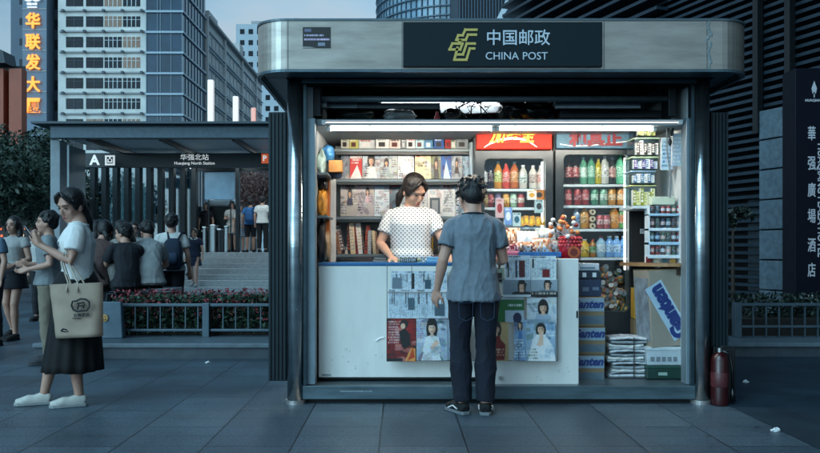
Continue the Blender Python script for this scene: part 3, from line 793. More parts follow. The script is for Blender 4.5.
# ================================================================== planters, railings, flowers
def planter(name, x0, x1, yf, yb, z, label):
    o = thing(name, ((x0 + x1) / 2, yf, 0), label, 'planter')
    MB().box(x0, x1, yf + .03, yb, 0, z - .05).build('wall', M('planter_wall', '3a444c', .5, vary=.3, scale=9), o)
    MB().box(x0 - .02, x1 + .02, yf, yb, z - .048, z).build('coping', M('planter_coping', '5d6b74', .4, vary=.25, scale=8), o, bevel=.008)
    return o
LZ = .165
pl = planter('planter_ledge', PX(34, 8.44), PX(300, 8.44), 8.44, 9.25, LZ, 'low dark stone ledge below the railing beside the steps')
MB().box(PX(60, 9.25), PX(290, 9.25), 9.255, 9.70, 0, .30).build('soil_bed', M('soil', '1d1a17', .9, vary=.4), pl)
pr = planter('planter_ledge', PX(722, 8.6), PX(900, 8.6), 8.6, 9.3, .155, 'low dark stone ledge by the fire extinguisher under the louvred building')
MB().box(PX(722, 9.3), PX(930, 9.3), 9.305, 10.2, 0, .35).build('soil_bed', M('soil', '1d1a17', .9, vary=.4), pr)

rail_m = M('railing_steel', '52646f', .38, metal=.5, vary=.15, scale=5)
def railing(label, xa, xb, yy, zt, zb, z0, posts, nb, mid=None):
    o = thing('railing', ((xa + xb) / 2, yy, z0), label, 'railing')
    MB().box(xa, xb, yy - .02, yy + .03, zt - .035, zt).build('top_rail', rail_m, o, bevel=.006)
    MB().box(xa, xb, yy - .012, yy + .022, zb, zb + .03).build('bottom_rail', rail_m, o, bevel=.005)
    if mid: MB().box(xa, xb, yy - .012, yy + .022, mid, mid + .025).build('middle_rail', rail_m, o)
    for p in posts: MB().box(p - .04, p + .04, yy - .045, yy + .055, z0, zt + .006).build('post', rail_m, o, bevel=.006)
    for i in range(nb):
        x = xa + (xb - xa) * (i + .5) / nb
        if all(abs(x - p) > .07 for p in posts): MB().box(x - .006, x + .006, yy - .007, yy + .017, zb + .031, zt - .036).build('baluster', rail_m, o)
    return o
y = 9.1
railing('blue grey steel railing with balusters in front of the red flowers', PX(104, y), PX(292, y), y, PZ(303.5, y), PZ(331.5, y), LZ, [PX(107, y), PX(206.5, y)], 15)
railing('dark steel railing with two low bars under the hotel sign', PX(734, y), PX(850, y), y, PZ(303, y), PZ(340, y), .155, [PX(737, y), PX(846, y)], 9, mid=PZ(327.5, y))

def leaf_cloud(pts, size, rnd, up=.3):
    mb = MB()
    for p in pts:
        n = Vector((rnd.gauss(0, 1), rnd.gauss(0, 1), rnd.gauss(0, 1) + up)).normalized()
        u = n.orthogonal().normalized(); u.rotate(Matrix.Rotation(rnd.random() * 6.28, 3, n)); w = n.cross(u)
        s = size * rnd.uniform(.6, 1.4)
        mb.add([p - u * s, p - w * s * .45 + u * s * .1, p + u * s, p + w * s * .45 + u * s * .1], [(0, 1, 2, 3)])
    return mb
rnd = random.Random(11)
def bed(n, x0, x1, y0, y1, z0, z1, size):
    pts = []
    for _ in range(n):
        x = rnd.uniform(x0, x1); top = z1 + .06 * noise.noise(Vector((x * 5, 1, 0))) ; pts.append(Vector((x, rnd.uniform(y0, y1), z0 + (top - z0) * rnd.random() ** .7)))
    return leaf_cloud(pts, size, rnd)
ev = M('bed_leaf', '2f4a38', .5, vary=.5, scale=5)
o = bed(9000, PX(118, 9.4), PX(288, 9.4), 9.17, 9.68, .18, .63, .030).build('flower_bed_leaves', ev)
tag(o, 'dark green leaves of the flower bed behind the railing', 'flower bed', kind='stuff')
pts = [Vector((rnd.uniform(PX(118, 9.5), PX(288, 9.5)), rnd.uniform(9.2, 9.68), rnd.uniform(.55, .70))) for _ in range(800)] + [Vector((rnd.uniform(PX(118, 9.3), PX(288, 9.3)), rnd.uniform(9.13, 9.2), .60 - abs(rnd.gauss(0, .10)))) for _ in range(420)]
o = leaf_cloud(pts, .024, rnd, 1).build('flower_bed_blossom', M('red_blossom', '8c4046', .6, vary=.7, scale=9))
tag(o, 'red blossom topping the flower bed behind the railing', 'flowers', kind='stuff')
o = bed(2200, PX(735, 9.8), PX(900, 9.8), 9.4, 10.1, .3, .62, .034).build('shrub_bed_leaves', M('shrub_leaf', '16261f', .5, vary=.5, scale=5))
tag(o, 'dark low shrubs behind the railing under the hotel sign', 'shrubs', kind='stuff')
# small plant beside the kiosk end
pt = thing('potted_plant', (PX(733, 10.2), 10.2, .35), 'slim dark leafy plant rising between kiosk end and louvred wall', 'plant')
ps = []
for k in range(9):
    a = rnd.random() * 6.28; q = Vector((PX(733, 10.2), 10.2, 1.5)); r_ = rnd.uniform(.1, .28)
    for j in range(26): t = j / 26; ps.append(q + Vector((math.cos(a) * r_ * t, math.sin(a) * r_ * t, .55 * t - .45 * t * t + rnd.gauss(0, .03))) + Vector((rnd.gauss(0, .02), rnd.gauss(0, .02), 0)))
leaf_cloud(ps, .05, rnd).build('crown', M('shrub_leaf', '243a30', .5), pt)
MB().tube([(PX(733, 10.2), 10.2, .3), (PX(733.5, 10.2), 10.22, 1.0), (PX(733, 10.2), 10.2, 1.75)], [.03, .022, .01]).build('stem', M('bark', '3a3029', .8), pt)

# ================================================================== trees at the far left
def tree(px, d, ztop, zc, rad, label, n=9000, leaf=.075, seed=1, col='2c4034'):
    rn = random.Random(seed)
    x = PX(px, d)
    o = thing('street_tree', (x, d, 0), label, 'tree')
    tb = MB(); tb.tube([(x, d, 0), (x + .06, d, zc * .5), (x - .05, d, zc), (x, d, ztop - rad * .5)], [.2, .15, .1, .03], 9)
    cl = []
    for k in range(9):
        a = k * 2.4; e = Vector((x + math.cos(a) * rad * rn.uniform(.4, .85), d + math.sin(a) * rad * rn.uniform(.4, .85), zc + (ztop - zc) * rn.uniform(.05, .85)))
        tb.tube([(x, d, zc * rn.uniform(.75, 1.05)), (Vector((x, d, zc)) + e) / 2 + Vector((0, 0, .2)), e], [.07, .05, .015], 6); cl.append((e, rad * rn.uniform(.35, .6)))
    tb.build('trunk', M('bark', '3a3029', .8, vary=.3, scale=12, bump=.3), o, smooth=True)
    pts = []
    for _ in range(n):
        c, r_ = rn.choice(cl); v = Vector((rn.gauss(0, 1), rn.gauss(0, 1), rn.gauss(0, .8))).normalized() * r_ * rn.random() ** .4
        pts.append(c + v)
    leaf_cloud(pts, leaf, rn).build('crown', M('tree_leaf_%d' % seed, col, .5, vary=.5, scale=1.5), o)
tree(8, 24, PZ(126, 24), 2.1, 2.0, 'dark leafy tree at the edge of the street, before the brown building', seed=1)
tree(34, 27, PZ(138, 27), 2.2, 1.9, 'dark rounded tree growing beside the shelter pillar', seed=2, col='283c34')
tree(-14, 20, PZ(150, 20), 1.8, 1.6, 'low dense tree half cut off at the picture edge', seed=3)
tree(252, 40, PZ(168, 40), 3.2, 2.2, 'reddish brown tree seen under the station roof behind the terrace', seed=4, col='6a4a44')
tree(266, 46, PZ(164, 46), 3.2, 2.4, 'grey green tree under the station roof next to the kiosk', seed=5, col='4d6258')

# lit shopfront far behind the crowd at the left edge
sf = thing('shopfront', (PX(10, 45), 45, 0), 'dim shop front with small orange and white lights behind the crowd', 'shop')
MB().box(PX(-60, 45), PX(56, 45), 45, 47, 0, PZ(150, 45)).build('wall', M('shop_wall', '1a2126', .6), sf)
rn = random.Random(5)
for i in range(12):
    px, py = rn.uniform(-6, 30), rn.uniform(196, 236); w = rn.uniform(1.2, 3.5)
    cc = rn.choice(['ff8a3c', 'ffd9b0', 'e8f0f0', 'ff6a3a'])
    MB().box(PX(px, 44.9), PX(px + w, 44.9), 44.9, 44.96, PZ(py + w * 1.3, 44.9), PZ(py, 44.9)).build('lit_display', M('shop_light_' + cc, cc, .5, emit=cc, estr=.8), sf)

# litter
for i, (px, py, lab) in enumerate(((207.5, 363.5, 'crumpled white tissue lying on the paving below the railing'), (746, 383, 'white paper scrap on the darker ground near the extinguisher'), (776, 431.5, 'small white scrap at the dark front corner of the paving'))):
    d = F * H / (py - CY); rn = random.Random(i)
    b = MB(); b.ball(P(px, py, d) + Vector((0, 0, .012)), .022, .018, .012, 9, 6)
    b.v = [tuple(Vector(v) + Vector((rn.gauss(0, .006), rn.gauss(0, .006), rn.gauss(0, .004)))) for v in b.v]
    b.ball(P(px, py, d) + Vector((.014, .006, .008)), .018, .012, .008, 7, 5)
    tag(b.build('paper_scrap', M('litter_white', 'd8dee0', .7)), lab, 'litter')
# ================================================================== the newspaper kiosk
KD = 6.0
kx0, kx1 = PX(305, KD), PX(690, KD)               # clear opening between the posts
KB = 7.75                                          # back of the kiosk
kiosk = thing('newspaper_kiosk', (0.75, 6.0, 0), 'brushed steel newspaper kiosk with rounded roof band and dark green name panel', 'kiosk')
brushed = M('brushed_steel', 'a9a8a6', .34, metal=.75, vary=.12, scale=3, stretch=(1, 1, 14), bump=.03, bscale=200)
chrome = M('polished_steel', 'a8b2b6', .16, metal=.95, vary=.25, scale=2, stretch=(1, 1, 5), bump=.04, bscale=20)
dteal = M('dark_teal_steel', '2a3f48', .38, metal=.4, vary=.3, scale=5, stretch=(.4, 1, 3))
jamb = M('jamb_grey', '73848d', .4, metal=.3, vary=.12)
inner = M('inner_white', 'c3cbce', .5, vary=.08)
black = M('shutter_black', '0d1114', .45, vary=.3)
gap = M('dark_gap', '07090b', .7)

# roof band with rounded corners
rz0, rz1 = PZ(69, 5.6), PZ(21, 5.6)
rx0, rx1, ry0, ry1, rr = PX(257, 5.78), PX(745, 5.78), 5.6, 8.15, .24
def rounded(x0, x1, y0, y1, r, n=10):
    pts = []
    for cx_, cy_, a0 in ((x1 - r, y1 - r, 0), (x0 + r, y1 - r, 90), (x0 + r, y0 + r, 180), (x1 - r, y0 + r, 270)):
        for k in range(n + 1):
            a = R(a0 + 90 * k / n); pts.append((cx_ + r * math.cos(a), cy_ + r * math.sin(a)))
    return pts
def ring(outer, inn, z0, z1):
    n = len(outer); mb = MB()
    vs = [(x, y, z0) for x, y in outer] + [(x, y, z1) for x, y in outer] + [(x, y, z0) for x, y in inn] + [(x, y, z1) for x, y in inn]
    fs = []
    for i in range(n):
        j = (i + 1) % n
        fs += [(i, j, n + j, n + i), (2 * n + j, 2 * n + i, 3 * n + i, 3 * n + j), (n + i, n + j, 3 * n + j, 3 * n + i), (j, i, 2 * n + i, 2 * n + j)]
    return mb.add(vs, fs)
def band_mat():
    m = M('roof_band_steel', 'a59f97', .30, metal=.78, vary=.24, scale=2.6, stretch=(1, 1, 5), bump=.05, bscale=120)
    return m
roof = ring(rounded(rx0, rx1, ry0, ry1, rr), rounded(rx0 + .03, rx1 - .03, ry0 + .03, ry1 - .03, rr - .03), rz0, rz1).build('roof_band', band_mat(), kiosk)
b = MB(); b.prismz(rounded(rx0 + .031, rx1 - .031, ry0 + .031, ry1 - .031, rr - .03), rz1 - .06, rz1 - .02); b.build('roof_top', dteal, kiosk)
ring(rounded(rx0 - .006, rx1 + .006, ry0 - .006, ry1 + .006, rr), rounded(rx0 + .01, rx1 - .01, ry0 + .01, ry1 - .01, rr), rz1 + .002, rz1 + .018).build('roof_edge_trim', M('edge_trim', '59676e', .4, metal=.6), roof)
ring(rounded(rx0 - .004, rx1 + .004, ry0 - .004, ry1 + .004, rr), rounded(rx0 + .02, rx1 - .02, ry0 + .02, ry1 - .02, rr), rz0 - .020, rz0 - .002).build('roof_lower_trim', M('lower_trim', '4f626b', .35, metal=.6, vary=.25), roof)
# panel joints and a run of sealant on the band
for px in (288, 402, 604, 707): MB().box(PX(px, 5.6) - .002, PX(px, 5.6) + .002, 5.5975, 5.602, rz0, rz1).build('panel_joint', M('joint_dark', '4a4f52', .5), roof)
b = MB(); rn = random.Random(4)
for k in range(16):
    z = rz0 + (rz1 - rz0) * (k + .5) / 16; b.ball((PX(709 + rn.gauss(0, 1.6), 5.6), 5.598, z), rn.uniform(.005, .014), .003, .018, 8, 5)
b.build('sealant_streak', M('sealant', '747e80', .5, vary=.3, scale=30), roof)
# soffit: underside of the overhang
sof = M('soffit_teal', '41565f', .35, metal=.35, vary=.25, scale=4)
zsf = rz0 + .012
b = MB(); b.box(rx0 + .3, rx1 - .3, ry0 + .032, 5.93, zsf, zsf + .02); b.box(rx0 + .032, PX(287, 6) - .0, 5.94, ry1 - .1, zsf, zsf + .02); b.box(PX(711, 6), rx1 - .032, 5.94, ry1 - .1, zsf, zsf + .02)
b.prismz([(rx0 + .3, 5.93), (rx0 + .034, 5.93), (rx0 + .05, 5.78), (rx0 + .11, 5.69), (rx0 + .3, 5.64)], zsf, zsf + .02)
b.prismz([(rx1 - .3, 5.93), (rx1 - .3, 5.64), (rx1 - .11, 5.69), (rx1 - .05, 5.78), (rx1 - .034, 5.93)], zsf, zsf + .02)
b.build('soffit', sof, roof)
# lintel
zl = PZ(84.5, KD)
MB().box(PX(289, KD), PX(709, KD), 5.955, 6.06, zl, rz0 + .010).build('lintel', M('lintel_steel', '3d545e', .33, metal=.5, vary=.45, scale=6, stretch=(1, 1, 3)), kiosk, bevel=.006)
MB().box(PX(290, KD), PX(708, KD), 5.957, 6.058, zl - .006, zl - .001).build('lintel_glare_strip', M('loft_matt_black', '08090b', .95, spec=.05), kiosk)  # matt black strip added to hide the tube's reflection under the lintel
# lifting rings
for px in (295.5, 708.5):
    b = MB(); c0 = Vector((PX(px, 5.7), 5.72, rz1 + .025))
    b.tube([c0 + Vector((.03 * math.cos(a), 0, .026 * math.sin(a))) for a in np.linspace(-.5, math.pi + .5, 10)], .0065, 7); b.build('lifting_ring', M('ring_steel', '59686f', .4, metal=.7), roof)

# name panel
nb = MB(); nx0, nx1 = PX(403, 5.585), PX(602, 5.585); nz0, nz1 = PZ(67, 5.585), PZ(22.2, 5.585)
nb.box(nx0, nx1, 5.572, 5.5965, nz0, nz1)
npan = nb.build('name_panel', M('name_panel_green', '061a21', .38, vary=.12, scale=2, spec=.25), kiosk, bevel=.004)
dy = 5.568
silver = M('sign_letter_silver', 'c3ced8', .45, vary=.04)
MB().text('中国邮政', (PX(518, dy), dy, PZ(38.6, dy)), .118, .003, .0008, xs=.97).build('name_characters', silver, npan)
MB().text('CHINA', (PX(502, dy), dy, PZ(56.2, dy)), .076, .002, .0, xs=1.0).build('name_roman', silver, npan)
MB().text('POST', (PX(535, dy), dy, PZ(56.2, dy)), .076, .002, .0, xs=1.0).build('name_roman', silver, npan)
gold = M('emblem_gold', 'c4ae5c', .45, vary=.08)
# emblem: slanted, interlaced angular strokes
def em(x, yy): return (PX(449 + x * 28, dy), PZ(61 - yy * 33, dy))
b = MB()
def band(pts, w=.0084):
    q = [Vector((*em(x, yy), 0)) for x, yy in pts]
    for i in range(len(q) - 1):
        d = (q[i + 1] - q[i]).normalized(); nn = Vector((-d.y, d.x, 0)) * w
        a, e = q[i] - d * w, q[i + 1] + d * w
        off = .0006 * (i % 2)
        b.prism([((a + nn).x, (a + nn).y), ((e + nn).x, (e + nn).y), ((e - nn).x, (e - nn).y), ((a - nn).x, (a - nn).y)], dy - .002 - off, dy + .003)
band([(.98, .95), (.58, .95), (.49, .78), (.33, .78), (.26, .64)])
band([(.96, .80), (.68, .80), (.60, .64), (.28, .64)])
band([(.92, .53), (.63, .53), (.50, .20), (.24, .20)])
band([(.90, .38), (.74, .38), (.62, .04), (.19, .04), (.30, .40)])
band([(.02, .35), (.12, .53), (.48, .53), (.40, .35), (.02, .35)])
band([(.33, .53), (.40, .62)])
b.build('post_emblem', gold, npan)
# torn notice on the band
nt = Art(42, 30, '10131c').rect(.06, .08, .30, .22, '7d7f92').rect(.34, .05, .96, .24, '1c4a5c')
rn = random.Random(2)
nt.lines(.05, .36, .98, .48, 1, 'c0b8cc', .7, rn); nt.lines(.05, .55, .98, .68, 1, 'c8b6d0', .7, rn).rect(.55, .74, .8, .9, '8e95a5')
nt.poly([(0, .93), (.3, .95), (.5, 1.01), (0, 1.01)], '9a9a98')
np_ = print_obj('torn_notice', nt, .198, .148, (PX(316.5, 5.585), 5.5968, PZ(47.5, 5.585)), parent=roof, thick=.003)

# posts
for px in (296, 700.5):
    b = MB(); b.cyl((PX(px, 6.0), 6.0, .0), (PX(px, 6.0), 6.0, rz0 - .0), .066, seg=28)
    p = b.build('post', chrome, kiosk, smooth=False)
    p.data.polygons.foreach_set('use_smooth', [len(f.vertices) == 4 for f in p.data.polygons])
    b = MB(); b.cyl((PX(px, 6.0), 6.0, 0), (PX(px, 6.0), 6.0, .03), .078, seg=28); b.build('post_foot', brushed, p)
    s_ = -1 if px < 400 else 1
    MB().box(PX(px, 6) - s_ * .072 - .012, PX(px, 6) - s_ * .072 + .012, 5.965, 6.03, .14, zl).build('post_trim', M('trim_dark', '32444c', .3, metal=.6, vary=.3), p)
# jambs of the opening
MB().box(PX(305.5, KD), PX(315.5, 6.02), 6.0, 6.12, .142, PZ(119, 6.05)).build('jamb', jamb, kiosk, bevel=.004)
MB().box(PX(685.5, 6.02), PX(691, KD), 6.0, 6.12, .142, PZ(119, 6.05)).build('jamb', jamb, kiosk, bevel=.004)
# base sill
sb = MB(); sb.box(PX(291, KD), PX(705, KD), 5.965, 6.3, .035, PZ(386, 5.965)); sill = sb.build('base_sill', M('sill_steel', '55676f', .32, metal=.45, vary=.4, scale=4, stretch=(.5, 1, 3), bump=.05, bscale=40), kiosk, bevel=.006)
MB().box(PX(293, KD), PX(703, KD), 6.02, 6.3, 0, .034).build('plinth', gap, kiosk)
FZ = .142
MB().box(kx0 - .1, kx1 + .1, 6.301, KB, .03, FZ).build('floor', M('kiosk_floor', '3c4246', .5, vary=.3), kiosk)
# walls
WX0, WX1 = PX(313, 6.12) , PX(687, 6.12)
MB().box(WX0 - .05, WX0, 6.125, KB, FZ + .001, 2.44).build('side_wall', inner, kiosk)
MB().box(WX1, WX1 + .05, 6.125, KB, FZ + .001, 2.44).build('side_wall', inner, kiosk)
MB().box(WX0 - .05, WX1 + .05, KB + .001, KB + .06, .03, 2.60).build('back_wall', M('kiosk_back', 'a5b0b6', .5), kiosk)
MB().box(WX0 - .10, WX0 - .052, 6.13, KB, .03, rz0 - .01).build('outer_cladding', dteal, kiosk)
MB().box(WX1 + .052, WX1 + .10, 6.13, KB, .03, rz0 - .01).build('outer_cladding', dteal, kiosk)
# dark folded side shutters beside the posts
shm = M('side_shutter_dark', '101e24', .4, metal=.3, vary=.2, scale=3)
for xa, xb in ((PX(268.5, 6.1), PX(287, 6.1)), (PX(711.5, 6.1), PX(728.5, 6.1))):
    b = MB(); z0, z1 = PZ(381, 6.1), PZ(112, 6.1)
    b.box(xa, xb, 6.10, 6.34, z0, z1)
    sh = b.build('side_shutter', shm, kiosk, bevel=.004)
    b = MB(); n_ = 5
    for k in range(n_):
        x = xa + (xb - xa) * (k + .15) / n_; b.box(x, x + (xb - xa) * .5 / n_, 6.085, 6.0985, z0 + .01, z1 - .01)
    b.build('shutter_fold', M('shutter_fold', '1b2d34', .35, metal=.4), sh)
# loft board above the shelves, roller gear in front of the dark loft
LB0, LB1 = PZ(126.0, 6.08), PZ(119.5, 6.08)
MB().box(WX0 + .002, WX1 - .002, 6.301, KB - .002, LB1 - .016, LB1 - .004).build('loft_sheet', M('loft_sheet', '8d989c', .5), kiosk)
MB().box(WX0 + .002, WX1 - .002, 6.06, 6.30, LB0, LB1).build('loft_board', M('loft_board', '77868c', .45, vary=.15), kiosk, bevel=.004)
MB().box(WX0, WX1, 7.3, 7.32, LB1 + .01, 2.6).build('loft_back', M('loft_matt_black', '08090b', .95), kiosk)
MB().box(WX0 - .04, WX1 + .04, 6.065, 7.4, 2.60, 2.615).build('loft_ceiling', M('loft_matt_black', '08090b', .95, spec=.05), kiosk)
b = MB(); b.cyl((PX(319, 6.16), 6.16, PZ(99, 6.16)), (PX(668, 6.16), 6.16, PZ(99, 6.16)), .024, seg=14); b.build('shutter_roller', M('roller_grey', '5d6b72', .4, metal=.4), kiosk, smooth=True)
for px in (318, 669):
    MB().box(PX(px, 6.2) - .03, PX(px, 6.2) + .03, 6.12, 6.3, PZ(118, 6.2), PZ(88, 6.2)).build('roller_bracket', M('bracket_dark', '1c2529', .4, metal=.5), kiosk, bevel=.004)
MB().box(PX(322, 6.22), PX(327, 6.22), 6.2, 6.26, PZ(108, 6.22), PZ(97, 6.22)).build('motor_box', M('motor_white', '9fa9ab', .5), kiosk, bevel=.004)
MB().box(PX(317, 6.2), PX(322, 6.2), 6.2, 6.26, PZ(117, 6.22), PZ(108, 6.22)).build('motor_box', M('motor_black', '14181a', .5), kiosk, bevel=.004)
for a, c_ in ((326, 358), (358.5, 440)):
    MB().box(PX(a, 6.3), PX(c_, 6.3), 6.28, 6.33, PZ(108.5, 6.3), PZ(103.2, 6.3)).build('batten', M('batten_grey%d' % (a > 330), '6c7a80' if a < 330 else '4c575c', .4, metal=.3), kiosk, bevel=.003)
MB().box(PX(555, 6.3), PX(640, 6.3), 6.28, 6.33, PZ(108.5, 6.3), PZ(103.0, 6.3)).build('batten', M('batten_light', '87929a', .4, metal=.2), kiosk, bevel=.003)

# fluorescent lamps: lit
TUBE = M('lit_tube', 'ffffff', .5, vary=0, emit='fff1de', estr=96)
def lamp(name, x0, x1, y, z, label, r=.011, st=None):
    o = thing(name, ((x0 + x1) / 2, y, z), label, 'lamp', 'fluorescent lamps in the kiosk')
    b = MB(); b.cyl((x0 + .03, y, z), (x1 - .03, y, z), r, seg=10); b.build('tube', st or TUBE, o, smooth=True)
    MB().box(x0, x1, y - .012, y + .03, z + .0122, z + .0155).build('lamp_body', M('lamp_body', 'd8dee0', .4, vary=.05), o, bevel=.003)
    for x in (x0, x1 - .028): MB().box(x, x + .028, y - .016, y + .021, z - .016, z + .016).build('end_cap', M('lamp_cap', 'c8ced0', .4), o)
    return o
zt_ = LB0 - .017
lamp('tube_lamp', PX(327, 6.12), PX(495, 6.12), 6.12, zt_, 'lit fluorescent tube under the loft edge over the magazine shelves')
lamp('tube_lamp', PX(496, 6.12), PX(656, 6.12), 6.12, zt_, 'lit fluorescent tube under the loft edge over the drink fridges')
lamp('tube_lamp', PX(378, 6.55), PX(555, 6.55), 6.55, 2.385, 'short lit fluorescent tube up in the loft among white bags', .012, M('lit_tube_small', 'ffffff', .5, vary=0, emit='eef8ff', estr=6))

lamp('edge_glow_strip', PX(322, 6.04), PX(682, 6.04), 6.04, PZ(122.3, 6.04), 'long thin glowing strip in place of the highlight along the loft edge', .004, M('edge_glow', 'ffffff', .5, vary=0, emit='f2f6f8', estr=1.3))  # added glow stands in for the tube's reflection on the loft lip
# loft clutter
def lump(name, px0, px1, py0, py1, y, dep, mat, label, cat='bag', seed=0, amp=.25, parts=None):
    rn = random.Random(seed); b = MB()
    x0, x1, z0, z1 = PX(px0, y), PX(px1, y), PZ(py1, y), PZ(py0, y)
    b.ball(((x0 + x1) / 2, y + dep / 2, (z0 + z1) / 2), (x1 - x0) / 2, dep / 2, (z1 - z0) / 2, 22, 14)
    c = Vector(((x0 + x1) / 2, y + dep / 2, (z0 + z1) / 2)); sc = Vector(((x1 - x0) / 2, dep / 2, (z1 - z0) / 2))
    out = []
    for v in b.v:
        p = Vector(v) - c; q = Vector((p.x / sc.x, p.y / sc.y, p.z / sc.z))
        k = 1 / max(abs(q.x) ** 4 + abs(q.y) ** 4 + abs(q.z) ** 4, 1e-6) ** .25 if q.length > .01 else 1
        k = .35 + .65 * k
        k *= 1 + amp * noise.noise(q * 2.2 + Vector((seed * 3.1, 0, 0))) + amp * .5 * noise.noise(q * 5 + Vector((seed, 4, 0)))
        out.append(tuple(c + p * k))
    b.v = out
    o = b.build(name, mat, smooth=True); tag(o, label, cat); return o
wp = M('white_plastic', 'b9c0c2', .45, vary=.3, scale=14); bp_ = M('black_plastic', '0c0e10', .25, vary=.3)
lump('plastic_bag', 444, 462, 107, 116.5, 6.45, .2, bp_, 'small black bag on the loft before the white sheet', seed=1)
b = MB(); b.prism([(PX(438, 6.62), PZ(100.5, 6.62)), (PX(470, 6.62), PZ(98.8, 6.62)), (PX(507, 6.62), PZ(99.5, 6.62)), (PX(506, 6.62), PZ(112, 6.62)), (PX(470, 6.62), PZ(113.5, 6.62)), (PX(441, 6.62), PZ(112.5, 6.62))], 6.62, 6.66); tag(b.build('plastic_sheet', wp, bevel=.004), 'white stiff plastic sheet standing on the loft behind the wires', 'sheet')
lump('plastic_bag', 500, 528, 98, 117, 6.42, .3, bp_, 'black shiny bag on the loft beside the white crumpled bag', seed=3, amp=.4)
lump('plastic_bag', 523, 557, 99, 117.5, 6.45, .3, bp_, 'black bag on the loft beside the pale batten', seed=4, amp=.4)
lump('plastic_bag', 383, 414, 108, 117.5, 6.46, .3, wp, 'white folded bag on the loft under the grey batten', seed=5, amp=.4)
lump('plastic_bag', 336, 372, 108, 118, 6.5, .3, M('green_grey_plastic', '3c4c48', .4), 'grey green bag on the loft at its end near the motor', seed=6)
b = MB(); b.box(PX(560, 6.5), PX(664, 6.5), 6.5, 6.8, PZ(117.5, 6.5), PZ(110, 6.5))
tag(b.build('flat_carton', M('loft_carton', '2a3136', .6), bevel=.006), 'dark flat carton on the loft under the pale batten', 'carton')
b = MB(); b.lathe([(.022, 0), (.024, .01), (.024, .07), (.011, .095), (.011, .115)], (PX(437, 6.4), 6.4, LB1 + .002), 12)
tag(b.build('red_can', M('loft_red', 'a03034', .4), smooth=True), 'small red bottle standing on the loft by the white bag', 'bottle')
b = MB(); rn = random.Random(8)
for k in range(11):
    a0 = Vector((PX(474 + rn.uniform(-14, 20), 6.4), 6.38 + rn.uniform(0, .05), PZ(117, 6.4))); b.tube([a0, a0 + Vector((rn.uniform(-.1, .1), 0, .08)), a0 + Vector((rn.uniform(-.16, .16), .02, .15))], .005, 5)
tag(b.build('wire_bundle', bp_), 'loose black wires sticking up before the white bags on the loft', 'wires')
# hanging hooks and cords by the jamb
b = MB(); b.tube([(PX(667, 6.2), 6.2, LB0), (PX(667, 6.2), 6.2, PZ(150, 6.2)), (PX(671, 6.2), 6.2, PZ(178, 6.2)), (PX(670, 6.2), 6.2, PZ(198, 6.2))], .006, 6)
tag(b.build('twine', M('cord_grey', '6a747a', .5)), 'grey cord hanging from the loft edge before the clear boxes', 'cord')
b = MB(); b.tube([(PX(669, 6.18), 6.18, LB0), (PX(669.5, 6.18), 6.18, PZ(138, 6.18))], .005, 6); b.ball((PX(670, 6.18), 6.18, PZ(142, 6.18)), .016, .012, .03); b.tube([(PX(672, 6.18), 6.18, PZ(136, 6.18)), (PX(673, 6.18), 6.18, PZ(128, 6.18))], .009, 6)
tag(b.build('hanging_hook', M('hook_dark', '23292c', .4, metal=.6)), 'dark hook hanging beside the grey cord', 'hook')

# ------------------------------------------------------------------ counter
cn = thing('counter', (PX(450, 6.2), 6.2, FZ), 'white fronted kiosk counter with bright blue top edge', 'counter')
cw = M('counter_white', 'e2e0da', .35, vary=.08, scale=2.4, coat=.1, stretch=(2.5, 1, .8))
cz = PZ(266, 6.15)
MB().box(PX(318.5, 6.15), PX(486, 6.15), 6.15, 6.19, PZ(377.5, 6.15), cz).build('front_panel', cw, cn, bevel=.005)
MB().box(PX(318.5, 6.15), PX(552, 6.15), 6.145, 6.62, cz + .002, PZ(262.6, 6.145)).build('top', M('counter_blue', '1f5f93', .35, vary=.12), cn, bevel=.004)
MB().box(PX(318.5, 6.15) + .03, PX(552, 6.15), 6.22, 6.55, FZ + .004, cz - .004).build('carcass', M('counter_inside', '2a3237', .6), cn)
dp = MB().box(PX(495, 6.06), PX(578.5, 6.06), 6.05, 6.09, PZ(385, 6.05), PZ(258.5, 6.05)).build('door_panel', cw, cn, bevel=.006)
b = MB(); b.cyl((PX(500.5, 6.05), 6.048, PZ(378, 6.05)), (PX(500.5, 6.05), 6.036, PZ(378, 6.05)), .016, seg=14); b.build('lock', brushed, dp)
MB().box(PX(576.2, 6.05), PX(577.7, 6.05), 6.044, 6.0495, PZ(318, 6.05), PZ(311, 6.05)).build('handle', black, dp)
b = MB()
for x0, x1, z0, z1 in ((322, 331, 374, 376),): b.box(PX(x0, 6.15), PX(x1, 6.15), 6.147, 6.1495, PZ(z1, 6.15), PZ(z0, 6.15))
b.build('paint_scuff', M('scuff', '8d979c', .6), cn)
b = MB(); b.tube([P(376, 341, 6.146), P(380, 338.5, 6.146), P(384, 337.5, 6.146)], .006, 6); b.build('tape_scrap', M('tape_white', 'dde4e8', .4), cn)

rn = random.Random(99)
for k in range(16):
    px, py = rn.uniform(322, 384), rn.uniform(345, 376); w = rn.uniform(.4, 2.6)
    b = MB(); p0 = P(px, py, 6.1485); p1 = P(px + w * rn.choice((-1, 1)), py + rn.uniform(-1.2, 1.2), 6.1485); b.tube([p0, (p0 + p1) / 2 + Vector((0, 0, rn.gauss(0, .002))), p1], [.001, .0022, .001], 5); b.build('scratch', M('scuff_%d' % (k % 3), ['8d979c', '6a7478', '9aa4a6'][k % 3], .6), cn)
for k in range(7):
    px, py = rn.uniform(520, 574), rn.uniform(364, 383); w = rn.uniform(.5, 2.4)
    b = MB(); p0 = P(px, py, 6.0485); p1 = P(px + w, py + rn.uniform(-.8, .8), 6.0485); b.tube([p0, p1], [.0012, .0018], 5); b.build('scratch', M('scuff_%d' % (k % 3), '8d979c', .6), dp)
MB().box(PX(340, 5.965), PX(372, 5.965), 5.9625, 5.9645, PZ(392, 5.965), PZ(390.6, 5.965)).build('worn_tape', M('tape_grey', '7d8a90', .6, vary=.4, scale=40), sill)
